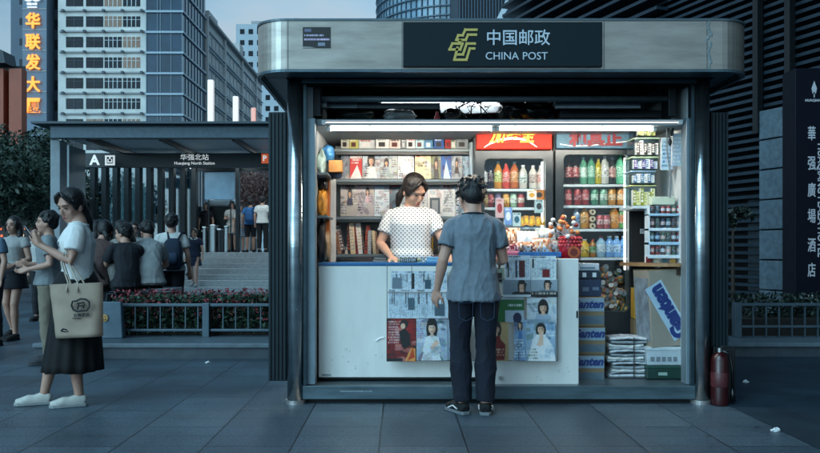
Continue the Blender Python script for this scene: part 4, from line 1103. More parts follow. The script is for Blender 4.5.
# ================================================================== prints on the counter front
PR = random.Random(21)
PM = paint_mat()
def wire_rack(label, xa, xb, zs, y):
    o = thing('wire_rack', ((xa + xb) / 2, y, min(zs)), label, 'rack')
    m = M('rack_wire', '59656b', .35, metal=.7)
    b = MB()
    for z in zs: b.tube([(xa, y, z), (xb, y, z)], .0035, 6)
    b.build('wire_shelf', m, o)
    b = MB()
    for k in range(5): x = xa + (xb - xa) * k / 4; b.tube([(x, y + .015, min(zs) - .01), (x, y + .015, max(zs) + .22)], .003, 6)
    b.build('wire_upright', m, o)
    return o
YR = 6.075
wire_rack('wire rack of newspapers and magazines hung on the counter front beside the customer', PX(387, YR), PX(486, YR), [PZ(360.5, YR), PZ(318.5, YR), PZ(292, YR)], YR)
YQ = 5.985
wire_rack('wire rack of newspapers and magazines hung on the white door panel', PX(489, YQ), PX(558, YQ), [PZ(360.5, YQ), PZ(319, YQ), PZ(296.5, YQ), PZ(279, YQ)], YQ)
PRINTS = []
def paper(kind, px0, px1, py0, py1, y, art, label, cat='magazine', group=None, tilt=-.05, thick=.006, curve=.0):
    w = PX(px1, y) - PX(px0, y); h = PZ(py0, y) - PZ(py1, y)
    o = print_obj(kind, art, w, h, ((PX(px0, y) + PX(px1, y)) / 2, y, PZ(py1, y)), tilt=tilt, thick=thick, curve=curve)
    tag(o, label, cat, group); return o
def news(w, h, seed, photo=None, photo_c='6d7880', tone='b9c6cf'):
    r = random.Random(seed); a = Art(w, h, tone); ink = '4c5964'
    a.lines(.05, .03, .6, .10, 1, ink, .8, r)
    a.cols(.04, .14, .96, .96, max(6, w // 2), '8a96a0', .55, r); a.busy(seed, 6, ('8a959d', 'd0d8dc', '6a757d'), .4)
    for _ in range(2):
        x = r.uniform(.02, .7); a.rect(x, .12, x + .06, .5, '3a4650')
    if photo: a.rect(*photo, photo_c)
    return a.mottle(.12, seed)
g1 = 'newspapers in the counter racks'
for i, (a, b_) in enumerate(((391, 404.5), (404, 418.5), (418, 433), (432.5, 447))):
    paper('newspaper', a, b_, 271, 293, YR + .03, news(14, 22, i, [(.1, .3, .8, .95), (.5, .1, .72, .98), (.45, .4, .85, .85), None][i], ['7c868e', '39434c', '66727b', ''][i] or '66727b'),
          ['newspaper with a tall grey photo, upper rack row, nearest the plain counter panel', 'grey newspaper split by one dark column, upper row of the rack by the customer',
           'grey newspaper with a small dark photo, upper row of the rack by the customer', 'pale newspaper of plain text behind the arm of the customer, upper row'][i], 'newspaper', g1)
for i, (a, b_) in enumerate(((388.5, 401), (400.5, 417), (416.5, 432), (431.5, 448))):
    paper('newspaper', a, b_, 289, 319, YR + .008, news(14, 28, i + 10, [None, (.45, .3, .85, .7), None, (.2, .5, .8, .9)][i]),
          ['narrow pale newspaper of dense text, lower newspaper row, nearest the plain panel', 'pale newspaper with a mid grey photo, lower newspaper row above the red magazine',
           'pale newspaper of text columns, lower newspaper row above the white dress magazine', 'newspaper half behind the hanging hand of the customer'][i], 'newspaper', g1)
m1 = 'magazines in the counter racks'
a = Art(34, 46, '8a3c40').busy(1, 14, ('b05a56', '5a2026', 'd0a8a0'), .45).mottle(.3, 1); a.lines(.06, .05, .5, .6, 9, 'c9a8a4', .6, PR); a.lines(.6, .04, .98, .35, 5, 'b05a56', .6, PR)
a.poly([(.42, .30), (.62, .22), (.78, .34), (.82, .62), (.6, .72), (.5, .6)], '14181f'); a.ell(.6, .12, .15, .10, '0e1014'); a.ell(.56, .17, .08, .065, 'd8b49c')
a.poly([(.62, .98), (.85, .66), (.98, .7), (.98, 1.0)], 'd09468'); a.poly([(.72, .98), (.9, .66), (.96, .9)], 'b86a40'); a.rect(.0, .92, .55, 1, '5a2a30'); a.busy(78, 14, ('c08a7a', '4a2026', '8a3a3c', '1c1c22'), .22).mottle(.25, 79)
paper('magazine', 386.5, 416, 319, 361.5, YR - .014, a, 'red covered magazine with a dark haired model in black, counter rack', 'magazine', m1)
a = Art(36, 46, 'aab4c0').busy(2, 20, a=.5).mottle(.35, 2); a.woman(.5, .2, .14, dress='d4d8da'); a.poly([(.3, .62), (.5, .55), (.66, .66), (.8, 1), (.15, 1)], 'c8cdd0'); a.poly([(.62, .5), (.76, .58), (.5, .74), (.44, .68)], 'd4b4a0'); a.lines(.02, .06, .3, .5, 8, '8a7f9a', .5, PR); a.busy(5, 16, a=.22).mottle(.3, 5)
paper('magazine', 416.5, 447.5, 319, 360.5, YR - .012, a, 'grey magazine with a dark haired model in a white dress, counter rack', 'magazine', m1)
a = Art(20, 46, '9aa6b2').woman(.5, .2, .11, dress='5c3a3a').mottle(.3, 3)
paper('magazine', 448, 470, 320, 360, YR - .012, a, 'magazine mostly hidden behind the jeans of the customer', 'magazine', m1)
# on the white door panel
a = news(30, 26, 31, (.55, .2, .78, .9), '7a4b48', 'c6cfd6'); a.rect(.1, .3, .16, .9, '3a434c'); a.rect(.4, .2, .48, .9, '5b6670')
paper('newspaper', 505, 530.5, 255.5, 280, YQ - .004, a, 'newspaper with a brownish photo column, top of the rack on the door panel', 'newspaper', g1)
a = news(28, 26, 32, (.45, .55, .75, .9), '8a5a50', 'cfd7dc')
paper('newspaper', 531, 556, 256, 280, YQ - .002, a, 'pale newspaper with a small reddish photo, top of the rack on the door panel', 'newspaper', g1)
a = Art(30, 20, '8d979f').mottle(.15, 9); a.woman(.68, .35, .22, dress='4f565e'); a.rect(0, .86, 1, 1, 'c0c8cc')
paper('newspaper', 503, 530.5, 279.5, 297, YQ - .008, a, 'grey folded newspaper with a dark haired portrait, second row on the door panel', 'newspaper', g1)
a = Art(30, 20, '9aa4ab').mottle(.15, 10); a.woman(.62, .3, .2, dress='868d94'); a.rect(0, .72, 1, 1, '262b30'); a.lines(.05, .76, .95, .96, 1, 'b9b4ac', .6, PR)
paper('newspaper', 531, 557.5, 279, 296.5, YQ - .006, a, 'folded newspaper with portrait above a black band, second row on the door panel', 'newspaper', g1)
a = Art(32, 30, '5f7f66').mottle(.2, 11); a.rect(0, .0, 1, .12, 'aeb8bc'); a.lines(.4, .3, .95, .45, 1, 'cdd6d4', .5, PR); a.rect(.3, .55, 1, 1, 'aab7c0'); a.ell(.75, .85, .16, .22, '4a5a70')
paper('magazine', 497, 524, 296.5, 322, YQ - .004, a, 'green topped magazine behind the front row on the door panel', 'magazine', m1)
a = Art(32, 36, 'c3ccd2').busy(12, 14, a=.35).mottle(.3, 12); a.woman(.55, .42, .16, dress='a9b8c6'); a.lines(.2, .05, .8, .14, 1, 'a8605c', .6, PR)
paper('magazine', 527, 556.5, 295, 324, YQ + .0, a, 'white magazine with a short haired model behind the front row on the door panel', 'magazine', m1)
a = Art(22, 44, 'c0a680').mottle(.2, 13); a.woman(.42, .2, .11, dress='8c2e2c'); a.poly([(.0, .6), (.5, .42), (.85, .6), (.8, .98), (0, .98)], '8c2c2a'); a.lines(.1, .7, .8, .9, 3, 'd9b8a0', .5, PR)
paper('magazine', 488.5, 508.5, 320.5, 361, YQ - .012, a, 'tan magazine with a model in a red dress, right behind the customer', 'magazine', m1)
a = Art(18, 44, '90a7c0').busy(14, 14, a=.4).mottle(.3, 14); a.woman(.5, .16, .08, dress='6d8cb4'); a.lines(.0, .5, .9, .95, 7, 'c2cfda', .5, PR)
paper('magazine', 514, 526.5, 318, 360.5, YQ - .010, a, 'narrow blue magazine half covered by the white dress cover on the door panel', 'magazine', m1)
a = Art(34, 46, '9fb4c4').busy(15, 22, ('6f8ca8', 'd8e0e4', '7a8a70', '4c6a88', 'c8d4dc'), .5).mottle(.35, 15); a.woman(.5, .22, .13, dress='e2e3de', bob=True); a.poly([(.2, .5), (.35, .36), (.65, .36), (.95, .7), (1, 1), (.05, 1)], 'dfe2e0'); a.rect(.45, .36, .58, .62, 'd9b7a2'); a.poly([(.36, .62), (.52, .28), (.6, .3), (.48, .66)], 'dcb9a4'); a.lines(.0, .7, .4, .98, 4, '6f7d66', .5, PR); a.busy(77, 14, ('6f8ca8', 'f0f0ee', 'a8b8a0', '8aa0b4'), .25)
paper('magazine', 526.5, 555.5, 319.5, 361, YQ - .014, a, 'pale magazine with a model in white holding a hand to her face', 'magazine', m1)
a = Art(14, 20, '9aa89a').mottle(.3, 16); a.rect(.2, .3, .8, .9, '3e4c48')
paper('magazine', 494, 504, 268, 284, YQ + .01, a, 'small dark green booklet peeping out behind the newspapers on the door panel', 'magazine', m1)

# ================================================================== things on the counter top
CT = PZ(262.6, 6.145)
bx = thing('coin_box', (PX(411, 6.3), 6.3, CT), 'clear plastic box of yellowish packets before the vendor', 'box')
pg = glass_mat('clear_plastic', (.88, .93, .95), .12, .12)
x0, x1 = PX(397.5, 6.2), PX(425, 6.2)
b = MB(); zb_ = CT + .001; zt2 = PZ(257.5, 6.2)
b.box(x0, x1, 6.16, 6.164, zb_ - .05, zt2); b.box(x0, x1, 6.30, 6.304, zb_, zt2); b.box(x0, x0 + .004, 6.165, 6.299, zb_, zt2); b.box(x1 - .004, x1, 6.165, 6.299, zb_, zt2)
b.build('box_side', pg, bx)
b = MB(); rn = random.Random(3)
for k in range(9):
    c0 = Vector((rn.uniform(x0 + .03, x1 - .03), rn.uniform(6.18, 6.28), zb_ + .005 + rn.uniform(0, .02))); b.ball(c0, .03, .02, .014, 9, 6)
b.build('packets', M('packet_yellow', 'b0ab72', .4, vary=.4, scale=30), bx, smooth=True)
a = Art(30, 16, '3c4650').cols(.05, .1, .95, .9, 8, 'b9c2c8', .7, PR)
print_obj('box_label', a, .13, .035, ((x0 + x1) / 2 - .02, 6.158, zt2 - .038), parent=bx, thick=.002)
b = MB(); b.box(PX(425.5, 6.2), PX(447, 6.2), 6.165, 6.3, CT + .001, CT + .02); b.box(PX(427, 6.2), PX(446, 6.2), 6.175, 6.29, CT + .0205, CT + .045)
tag(b.build('tray', M('tray_blue', '6f9fc0', .4, vary=.15), bevel=.004), 'light blue tray on the counter between vendor and customer', 'tray')
b = MB(); b.box(PX(432, 6.21), PX(444, 6.21), 6.19, 6.27, CT + .046, CT + .052)
tag(b.build('banknote', M('note_red', '9c5a58', .6, vary=.3, scale=40)), 'small reddish banknote lying on the light blue tray', 'banknote')
# lying newspapers, blue pad, pink packets behind the door panel
b = MB(); b.box(PX(519, 6.12), PX(561, 6.12), 6.1, 6.5, PZ(257, 6.12), PZ(252, 6.12))
tag(b.build('blue_tray', M('pad_blue', '2664a4', .35, vary=.15), bevel=.004), 'bright blue flat tray at the snack end of the counter', 'tray')
b = MB(); b.box(PX(498, 6.14), PX(519, 6.14), 6.12, 6.4, PZ(258, 6.14), PZ(251, 6.14))
tag(b.build('pink_packet', M('packet_pink', 'b5667e', .35, vary=.25, scale=14), bevel=.015), 'pink packet on the counter by the elbow of the customer', 'packet')
# bread and snack packets
def puff(name, px0, px1, py0, py1, y, cols_, label, seed, dep=.10, rz=0.0):
    """a pillow packet with crimped ends and a printed band"""
    rn = random.Random(seed); w = PX(px1, y) - PX(px0, y); h = PZ(py0, y) - PZ(py1, y)
    b = MB(); nx, nz = 12, 8; vs = []; cl_ = []
    for side in (-1, 1):
        for j in range(nz + 1):
            for i in range(nx + 1):
                u, v = i / nx * 2 - 1, j / nz * 2 - 1
                bulge = (1 - u ** 4) * (1 - v ** 2) * dep / 2 * (1 + .5 * noise.noise(Vector((u * 2, v * 2, seed))))
                vs.append((u * w / 2, side * (bulge + .001), (v + 1) * h / 2 + .015 * h * math.sin(i * 3)))
    fs = []
    N = (nx + 1) * (nz + 1)
    for sd in (0, 1):
        for j in range(nz):
            for i in range(nx):
                a = sd * N + j * (nx + 1) + i; q = (a, a + 1, a + nx + 2, a + nx + 1)
                fs.append(q if sd == 0 else q[::-1])
                t = noise.noise(Vector((i * .7 + seed, j * .9, seed * 2.7))); cl_.append(hexc(cols_[0] if t < -.08 else cols_[1] if t < .2 else cols_[2 % len(cols_)]))
    b.add(vs, fs)
    me = col_mesh(b, cl_, name, paint_mat('glossy_wrap', .22)); me.polygons.foreach_set('use_smooth', [True] * len(me.polygons))
    o = bpy.data.objects.new(name, me); COL.objects.link(o); o.location = ((PX(px0, y) + PX(px1, y)) / 2, y, PZ(py1, y)); o.rotation_euler = (-.5, 0, rz)
    tag(o, label, 'packet', 'snack packets heaped on the counter'); return o
puff('snack_packet', 506, 522, 224, 252, 6.45, ['b9855a', 'e0c8b4', '7c4630'], 'tall brown snack packet standing on the counter beside the shirt of the customer', 3)
puff('snack_packet', 518, 540, 228, 250, 6.38, ['e8ecee', 'cfd8dc', 'e8ecee'], 'white puffed packet in the middle of the snack heap', 5, .13)
puff('snack_packet', 514, 536, 240, 253, 6.26, ['c48f6a', 'ead9cc', '8a4a36'], 'pinkish brown packet low at the front of the snack heap', 8)
puff('snack_packet', 533, 552, 236, 252, 6.28, ['d7a884', 'ece4de', 'b8683e'], 'brown and white packet in front of the white puffed packet', 11)
puff('snack_packet', 547, 563, 238, 252, 6.34, ['dfcfc4', 'b98a68', 'efe9e4'], 'pale packet lying next to the red jar', 14)
puff('snack_packet', 536, 556, 226, 242, 6.5, ['d9dfe2', 'a8b3a8', 'eef0f0'], 'whitish packet at the back of the snack heap', 17)
puff('snack_packet', 505, 520, 243, 254, 6.22, ['9a4450', 'd9c4c0', '6d3038'], 'dark red packet at the front end of the heap by the customer', 20)
# red jar of lollipops
jr = thing('lollipop_jar', (PX(570, 6.3), 6.3, CT), 'red jar with an orange round label holding a bunch of lollipops', 'jar')
jx, jy = PX(570, 6.3), 6.3; jz = PZ(262, 6.3); jt = PZ(236, 6.3)
b = MB(); hh = jt - jz; b.lathe([(.06, 0), (.082, .02), (.088, hh * .55), (.085, hh * .9), (.088, hh), (.07, hh - .005)], (jx, jy, jz), 24); b.build('jar_body', M('jar_red', '9c1c2a', .25, vary=.15), jr, smooth=True)
b = MB()
for r in range(3):
    for k in range(20): a = 6.283 * (k + r * .5) / 20; b.ball((jx + .090 * math.cos(a), jy + .090 * math.sin(a), jt - .02 - r * .028), .010, .010, .010, 7, 5)
b.build('jar_dot', M('jar_dot', 'd04a50', .3), jr)
b = MB(); b.cyl((jx + .01, jy - .0885, jz + hh * .38), (jx + .01, jy - .096, jz + hh * .38), .048, seg=22); lb = b.build('jar_label', M('jar_label_orange', 'b85a34', .4, vary=.2, scale=40), jr)
b = MB(); b.cyl((jx + .01, jy - .0962, jz + hh * .38), (jx + .01, jy - .098, jz + hh * .38), .030, seg=18); b.build('label_centre', M('jar_label_dark', '6e2a22', .4), lb)
rn = random.Random(12); cc = ['e6e0d8', 'c8743c', '6c3a26', 'd9a060', 'f0ece4', '8a2c2c', 'b9c2cc']
for k in range(30):
    a = rn.random() * 6.28; rr_ = rn.uniform(.02, .17); p = Vector((jx - .035 + math.cos(a) * rr_, jy + math.sin(a) * rr_ * .6, jt + .13 - rr_ * .55 + rn.uniform(-.05, .07)))
    s_ = MB().tube([(jx + rn.uniform(-.03, .03), jy + rn.uniform(-.03, .03), jt - .02), p], .0022, 5).build('lollipop_stick', M('stick_white', 'd8dcdc', .5), jr)
    MB().ball(p, .020, .020, .018, 10, 7).build('lollipop', M('lolly_' + rn.choice(cc), cc[k % len(cc)], .25, vary=.2, scale=60), s_, smooth=True)
# small lemon coloured box beside the jar is in the fridge row; yellow drink on counter end

# ================================================================== magazine shelves on the back wall
SHY = 7.0
sh = thing('magazine_shelf', (PX(405, SHY), SHY, FZ), 'grey steel magazine shelving across the back of the kiosk', 'shelving')
shm_ = M('shelf_steel', '6d7c84', .4, metal=.3, vary=.12)
RB = [149.0, 179.3, 216.8, 254.5]
for py in RB:
    MB().box(PX(333, SHY), PX(470.5, SHY), SHY - .01, SHY + .25, PZ(py + 2.8, SHY), PZ(py, SHY)).build('shelf_board', shm_, sh, bevel=.003)
    MB().box(PX(336, SHY), PX(469, SHY), SHY - .012, SHY + .24, PZ(py + 5.4, SHY), PZ(py + 3.0, SHY)).build('shelf_lip', M('shelf_lip_dark', '1c272c', .4), sh)
MB().box(PX(333, SHY), PX(470, SHY), SHY + .26, SHY + .275, .6, 2.13).build('back_panel', M('shelf_back', '8f9ba0', .5, vary=.1), sh)
MB().box(PX(469.5, SHY - .02), PX(474.5, SHY - .02), SHY - .02, SHY + .25, FZ, 2.13).build('upright', M('shelf_upright', '9fb4c0', .4), sh, bevel=.004)
MB().box(PX(330, 6.9), PX(336, 6.9), 6.88, 6.92, FZ, PZ(175, 6.9)).build('upright', M('shelf_post_white', 'cfd4d4', .4), sh, bevel=.004)
MB().box(PX(333, SHY), PX(470, SHY), SHY + .02, SHY + .25, FZ, PZ(262, SHY)).build('lower_cabinet', M('shelf_lower', '3a454b', .5), sh)

def cover(seed, base, hair=None, dress=None, head=None, title='a03a3c', pos=(.5, .28, .11), tl=True, txt=True, extra=None, w=26, h=38):
    r = random.Random(seed); a = Art(w, h, base).busy(seed, 16, a=.4).mottle(.35, seed)
    if dress: a.woman(*pos, hair=hair or '15171c', dress=dress)
    if tl: a.lines(.08, .03, .92, .13, 1, title, .85, r)
    if txt:
        a.lines(.04, .55, .36, .95, 5, '5a6570', .5, r); a.lines(.66, .3, .97, .6, 4, '7a6a72', .5, r)
    if extra: extra(a)
    return a.mottle(.10, seed + 50)
mg = 'magazines on the back shelves'
def mag(row, px0, px1, py0, art, label, yo=.0, cat='magazine'):
    y = SHY + .06 + yo
    py1 = RB[row]
    o = paper('magazine' if cat == 'magazine' else cat.replace(' ', '_'), px0 - .0, px1, py0, py1 - .4, y, art, label, cat, mg, tilt=-.10, thick=.008)
    o.location.y = y
    return o
top = [(341, 349, 'b8b9b0', 'grey booklet'), (349.5, 358.5, 'b9b878', 'yellow green booklet'), (359, 375, 'c8cfd2', 'white booklet with black print'), (376, 389, 'd2d6d8', 'pale booklet with small portraits'), (389.5, 400.5, 'd8c8c4', 'white and red booklet'), (401.5, 406, '9aa6ac', 'thin grey booklet'),
       (406.5, 415, 'd9e0e4', 'white booklet'), (415.5, 424, 'b4cfdc', 'pale blue booklet'), (424.5, 433, '6f9cc0', 'mid blue booklet'), (434, 444, '3c74a0', 'deep blue booklet'), (445, 450.5, 'b0484c', 'thin red and white booklet'), (451, 456, 'b4c0b4', 'thin pale green booklet'), (456.5, 468, '9ba3a8', 'grey booklet with dark print')]
for i, (a0, a1, c, nm) in enumerate(top):
    r = random.Random(i); A = Art(max(8, int((a1 - a0) * 1.6)), 22, c).mottle(.2, i)
    A.lines(.1, .08, .9, .6, 3, ['3c434a', 'e8ecee', 'b0494a', '2c333a'][i % 4], .6, r); A.rect(.2, .62, .7, .9, ['40484f', '7a3030', 'dfe4e6'][i % 3])
    mag(0, a0, a1, 131.5 + (i * 7 % 3), A, nm + ' on the top shelf above the portrait magazines', .02 * (i % 3), 'booklet')
def redw(a): a.rect(.0, .28, 1, 1, 'c85a58'); a.poly([(.0, 1), (.6, .5), (1, 1)], 'e6e2e0'); a.lines(.1, .3, .9, .5, 2, 'f0e8e4', .6, PR)
mag(1, 341, 349.5, 152, cover(1, '8c8f98', w=14), 'dark spined magazine at the corner end of the portrait row')
mag(1, 350, 362, 150.5, cover(2, 'd9d2cf', title='3a3a40', txt=False, extra=redw), 'white and red magazine beside the long haired portrait')
mag(1, 362.5, 380, 150, cover(3, 'bcc7cf', dress='dfe8ec', pos=(.5, .34, .15), tl=False), 'magazine with a large portrait of a long haired model in white')
mag(1, 380.5, 397.5, 151.5, cover(4, 'bcc4c4', dress='a8b4bc', pos=(.35, .4, .1), title='7a8a94'), 'pale grey magazine between the large portrait and the white cover')
mag(1, 398, 414, 151, cover(5, 'd8dee2', title='7fa0b8', extra=lambda a: a.ell(.5, .6, .35, .25, 'c2d2dc')), 'nearly white magazine with pale blue print, above the head of the vendor')
mag(1, 415, 431, 151, cover(6, 'd6c8a4', title='a0483c', txt=False, extra=lambda a: (a.lines(.2, .4, .8, .6, 2, '6b5a44', .6, PR), a.rect(.1, .05, .3, .2, 'a8402e'))), 'cream magazine with a red seal and brown lettering')
mag(1, 431.5, 441, 152, cover(7, '8d927a', dress='3c4a40', pos=(.5, .4, .14), title='4a3a36'), 'olive magazine beside the cream one')
mag(1, 441, 451.5, 150, cover(8, '3f78ac', title='b04a50', extra=lambda a: a.poly([(.2, 1), (.5, .35), (.9, 1)], 'b8ccd8')), 'blue magazine with a red masthead')
mag(1, 451.5, 462, 151, cover(9, 'aeb4b8', title='b03a38', dress='70483e', pos=(.5, .4, .1)), 'grey magazine with a bold red masthead near the fridge')
mag(1, 462.5, 469.5, 152, cover(10, '9fb4c0', w=12), 'narrow blue grey magazine touching the shelf upright')
mag(2, 340.5, 357.5, 184, cover(11, 'b6b2ae', dress='5a6672', pos=(.55, .28, .09), title='6a5a5c'), 'grey magazine with a standing model at the corner end of the third row')
mag(2, 357, 374, 183, cover(12, 'b9b3b6', dress='d2b8c0', pos=(.62, .25, .08), title='9a4448'), 'magazine with a model in pale pink beside the standing model')
mag(2, 374.5, 389.5, 184, cover(13, 'c4d2dc', title='90a8ba'), 'pale blue magazine beside the hair of the vendor')
mag(2, 389, 400, 184, cover(14, '6d7880', w=16), 'dark grey magazine mostly behind the head of the vendor')
mag(2, 400.5, 427, 186, cover(15, 'c9d0d4'), 'pale magazine hidden behind the head of the vendor')
mag(2, 427.5, 442.5, 184, cover(16, 'd4d8da', txt=False, title='8a9298', extra=lambda a: (a.rect(.15, .42, .85, .92, '6a737a'), a.rect(.3, .5, .7, .9, '9aa0a6'))), 'white magazine with a grey photo between vendor and customer')
mag(2, 442.5, 455, 184.5, cover(17, 'd0d5d6', txt=False, extra=lambda a: a.lines(.1, .2, .9, .9, 8, '8f989e', .6, PR)), 'white magazine of plain text beside the hair of the customer')
mag(2, 455.5, 469, 184.5, cover(18, 'b8c4cc'), 'pale magazine behind the head of the customer')
rn = random.Random(9)
x = 338.0; i = 0
cs = ['a08a78', '6d4a3e', 'c8c2ba', '3e3a3c', 'd8c2a0', '8c5a58', 'e4e0d8', '5a5f58', 'b06a52', '9aa4a8', '72584a', 'c9b89a']
fan = ['tan', 'dark brown', 'off white', 'black', 'sandy', 'dull red', 'ivory', 'grey green', 'rust', 'blue grey', 'umber', 'straw']
while x < 380:
    w = rn.uniform(2.6, 4.4); y = SHY + rn.uniform(.02, .07)
    A = Art(6, 34, cs[i % 12]).mottle(.4, i); A.lines(0, .1, 1, .9, 8, cs[(i + 5) % 12], .6, rn)
    o = print_obj('magazine', A, w * y / F * 1.15, rn.uniform(.20, .30), (PX(x + w / 2, y), y, PZ(254, SHY)), tilt=-.06, ry=rn.uniform(-.22, .26), thick=.01)
    tag(o, fan[i % 12] + ' magazine standing spine out in the crowded bottom row, ' + ORD[i] + ' from the corner', 'magazine', mg); x += w * .92; i += 1
mag(3, 380, 392, 224, cover(21, '4d5a52', w=16), 'dark green magazine behind the bare arm of the vendor, bottom row')
mag(3, 392, 412, 222, cover(22, 'b0b8ba'), 'grey magazine behind the blouse of the vendor, bottom row')
mag(3, 426, 433, 224, cover(23, 'b59c40', w=10), 'mustard magazine standing between vendor and customer, bottom row')
mag(3, 433.5, 441, 223, cover(24, '2f3a34', w=10), 'dark magazine beside the mustard one, bottom row')
mag(3, 441.5, 456, 223, cover(25, 'a8b0a2'), 'grey green magazine behind the arm of the customer, bottom row')
# notebooks lying on the counter back
for i, (a0, a1, py, c, lab) in enumerate(((338, 356, 259, '22272b', 'black folder lying behind the counter'), (352, 374, 257, '3c3436', 'dark brown folder stack behind the counter'), (372, 388, 258, '8b8f94', 'grey paper stack behind the counter'))):
    b = MB(); y = 6.7
    for k in range(3): b.box(PX(a0 + k, y), PX(a1 - k, y), y, y + .22, PZ(py + 6 - k * 2.2, y), PZ(py + 4.1 - k * 2.2, y))
    tag(b.build('folder', M('folder_' + c, c, .5), bevel=.002), lab, 'folder')

# side shelf by the jamb: blue bag, orange goods, black bag
ss = thing('side_shelf', (PX(322, 6.5), 6.5, FZ), 'narrow shelf with orange wooden side standing against the kiosk end wall', 'shelf')
for py in (176, 217): MB().box(WX0 + .003, PX(331, 6.5), 6.2, 6.7, PZ(py + 2, 6.5), PZ(py, 6.5)).build('shelf_board', shm_, ss)
MB().box(PX(325, 6.6), PX(329.5, 6.6), 6.58, 6.70, FZ, PZ(177.5, 6.6)).build('side_board', M('orange_wood', 'b4662c', .45, vary=.25, scale=6, stretch=(6, 6, 1)), ss)
lump('blue_bag', 322, 333, 144, 161, 6.5, .2, M('bag_blue', '3c86c4', .35, vary=.25, scale=14), 'bright blue packet on the side shelf under the loft', 'packet', 21, .3)
lump('teal_bag', 316.5, 325, 150, 176, 6.4, .2, M('bag_pale', '9fb8b4', .35, vary=.4, scale=14), 'pale crinkled packet at the jamb end of the side shelf', 'packet', 22, .3)
b = MB(); b.box(PX(329, 6.45), PX(342, 6.45), 6.42, 6.58, PZ(172, 6.45), PZ(160.5, 6.45)); b.box(PX(332, 6.45), PX(337, 6.45), 6.416, 6.4195, PZ(168, 6.45), PZ(163, 6.45))
tag(b.build('orange_box', M('box_orange', 'c48a4e', .5, vary=.2, scale=20), bevel=.008), 'small orange carton beside the bright blue packet', 'carton')
lump('dark_bag', 327, 341, 170, 178, 6.5, .16, M('bag_navy', '24344c', .35, vary=.3), 'navy bag under the small orange carton', 'bag', 23)
lump('orange_bag', 317, 326, 190, 216, 6.4, .18, M('bag_orange', 'c98a34', .35, vary=.5, scale=16), 'orange snack bag on the middle of the side shelf', 'packet', 24, .3)
lump('dark_bag', 318, 327, 178, 190, 6.45, .18, bp_, 'black packet above the orange snack bag', 'packet', 25, .3)
lump('black_bag', 316.5, 324.5, 220, 261, 6.38, .2, M('bag_black', '14171c', .4, vary=.4), 'tall black bag at the bottom of the side shelf', 'bag', 26, .3)
lump('tan_bag', 323, 330, 232, 262, 6.48, .15, M('bag_tan', 'a58a6a', .45, vary=.4), 'tan packet beside the tall black bag', 'packet', 27, .3)

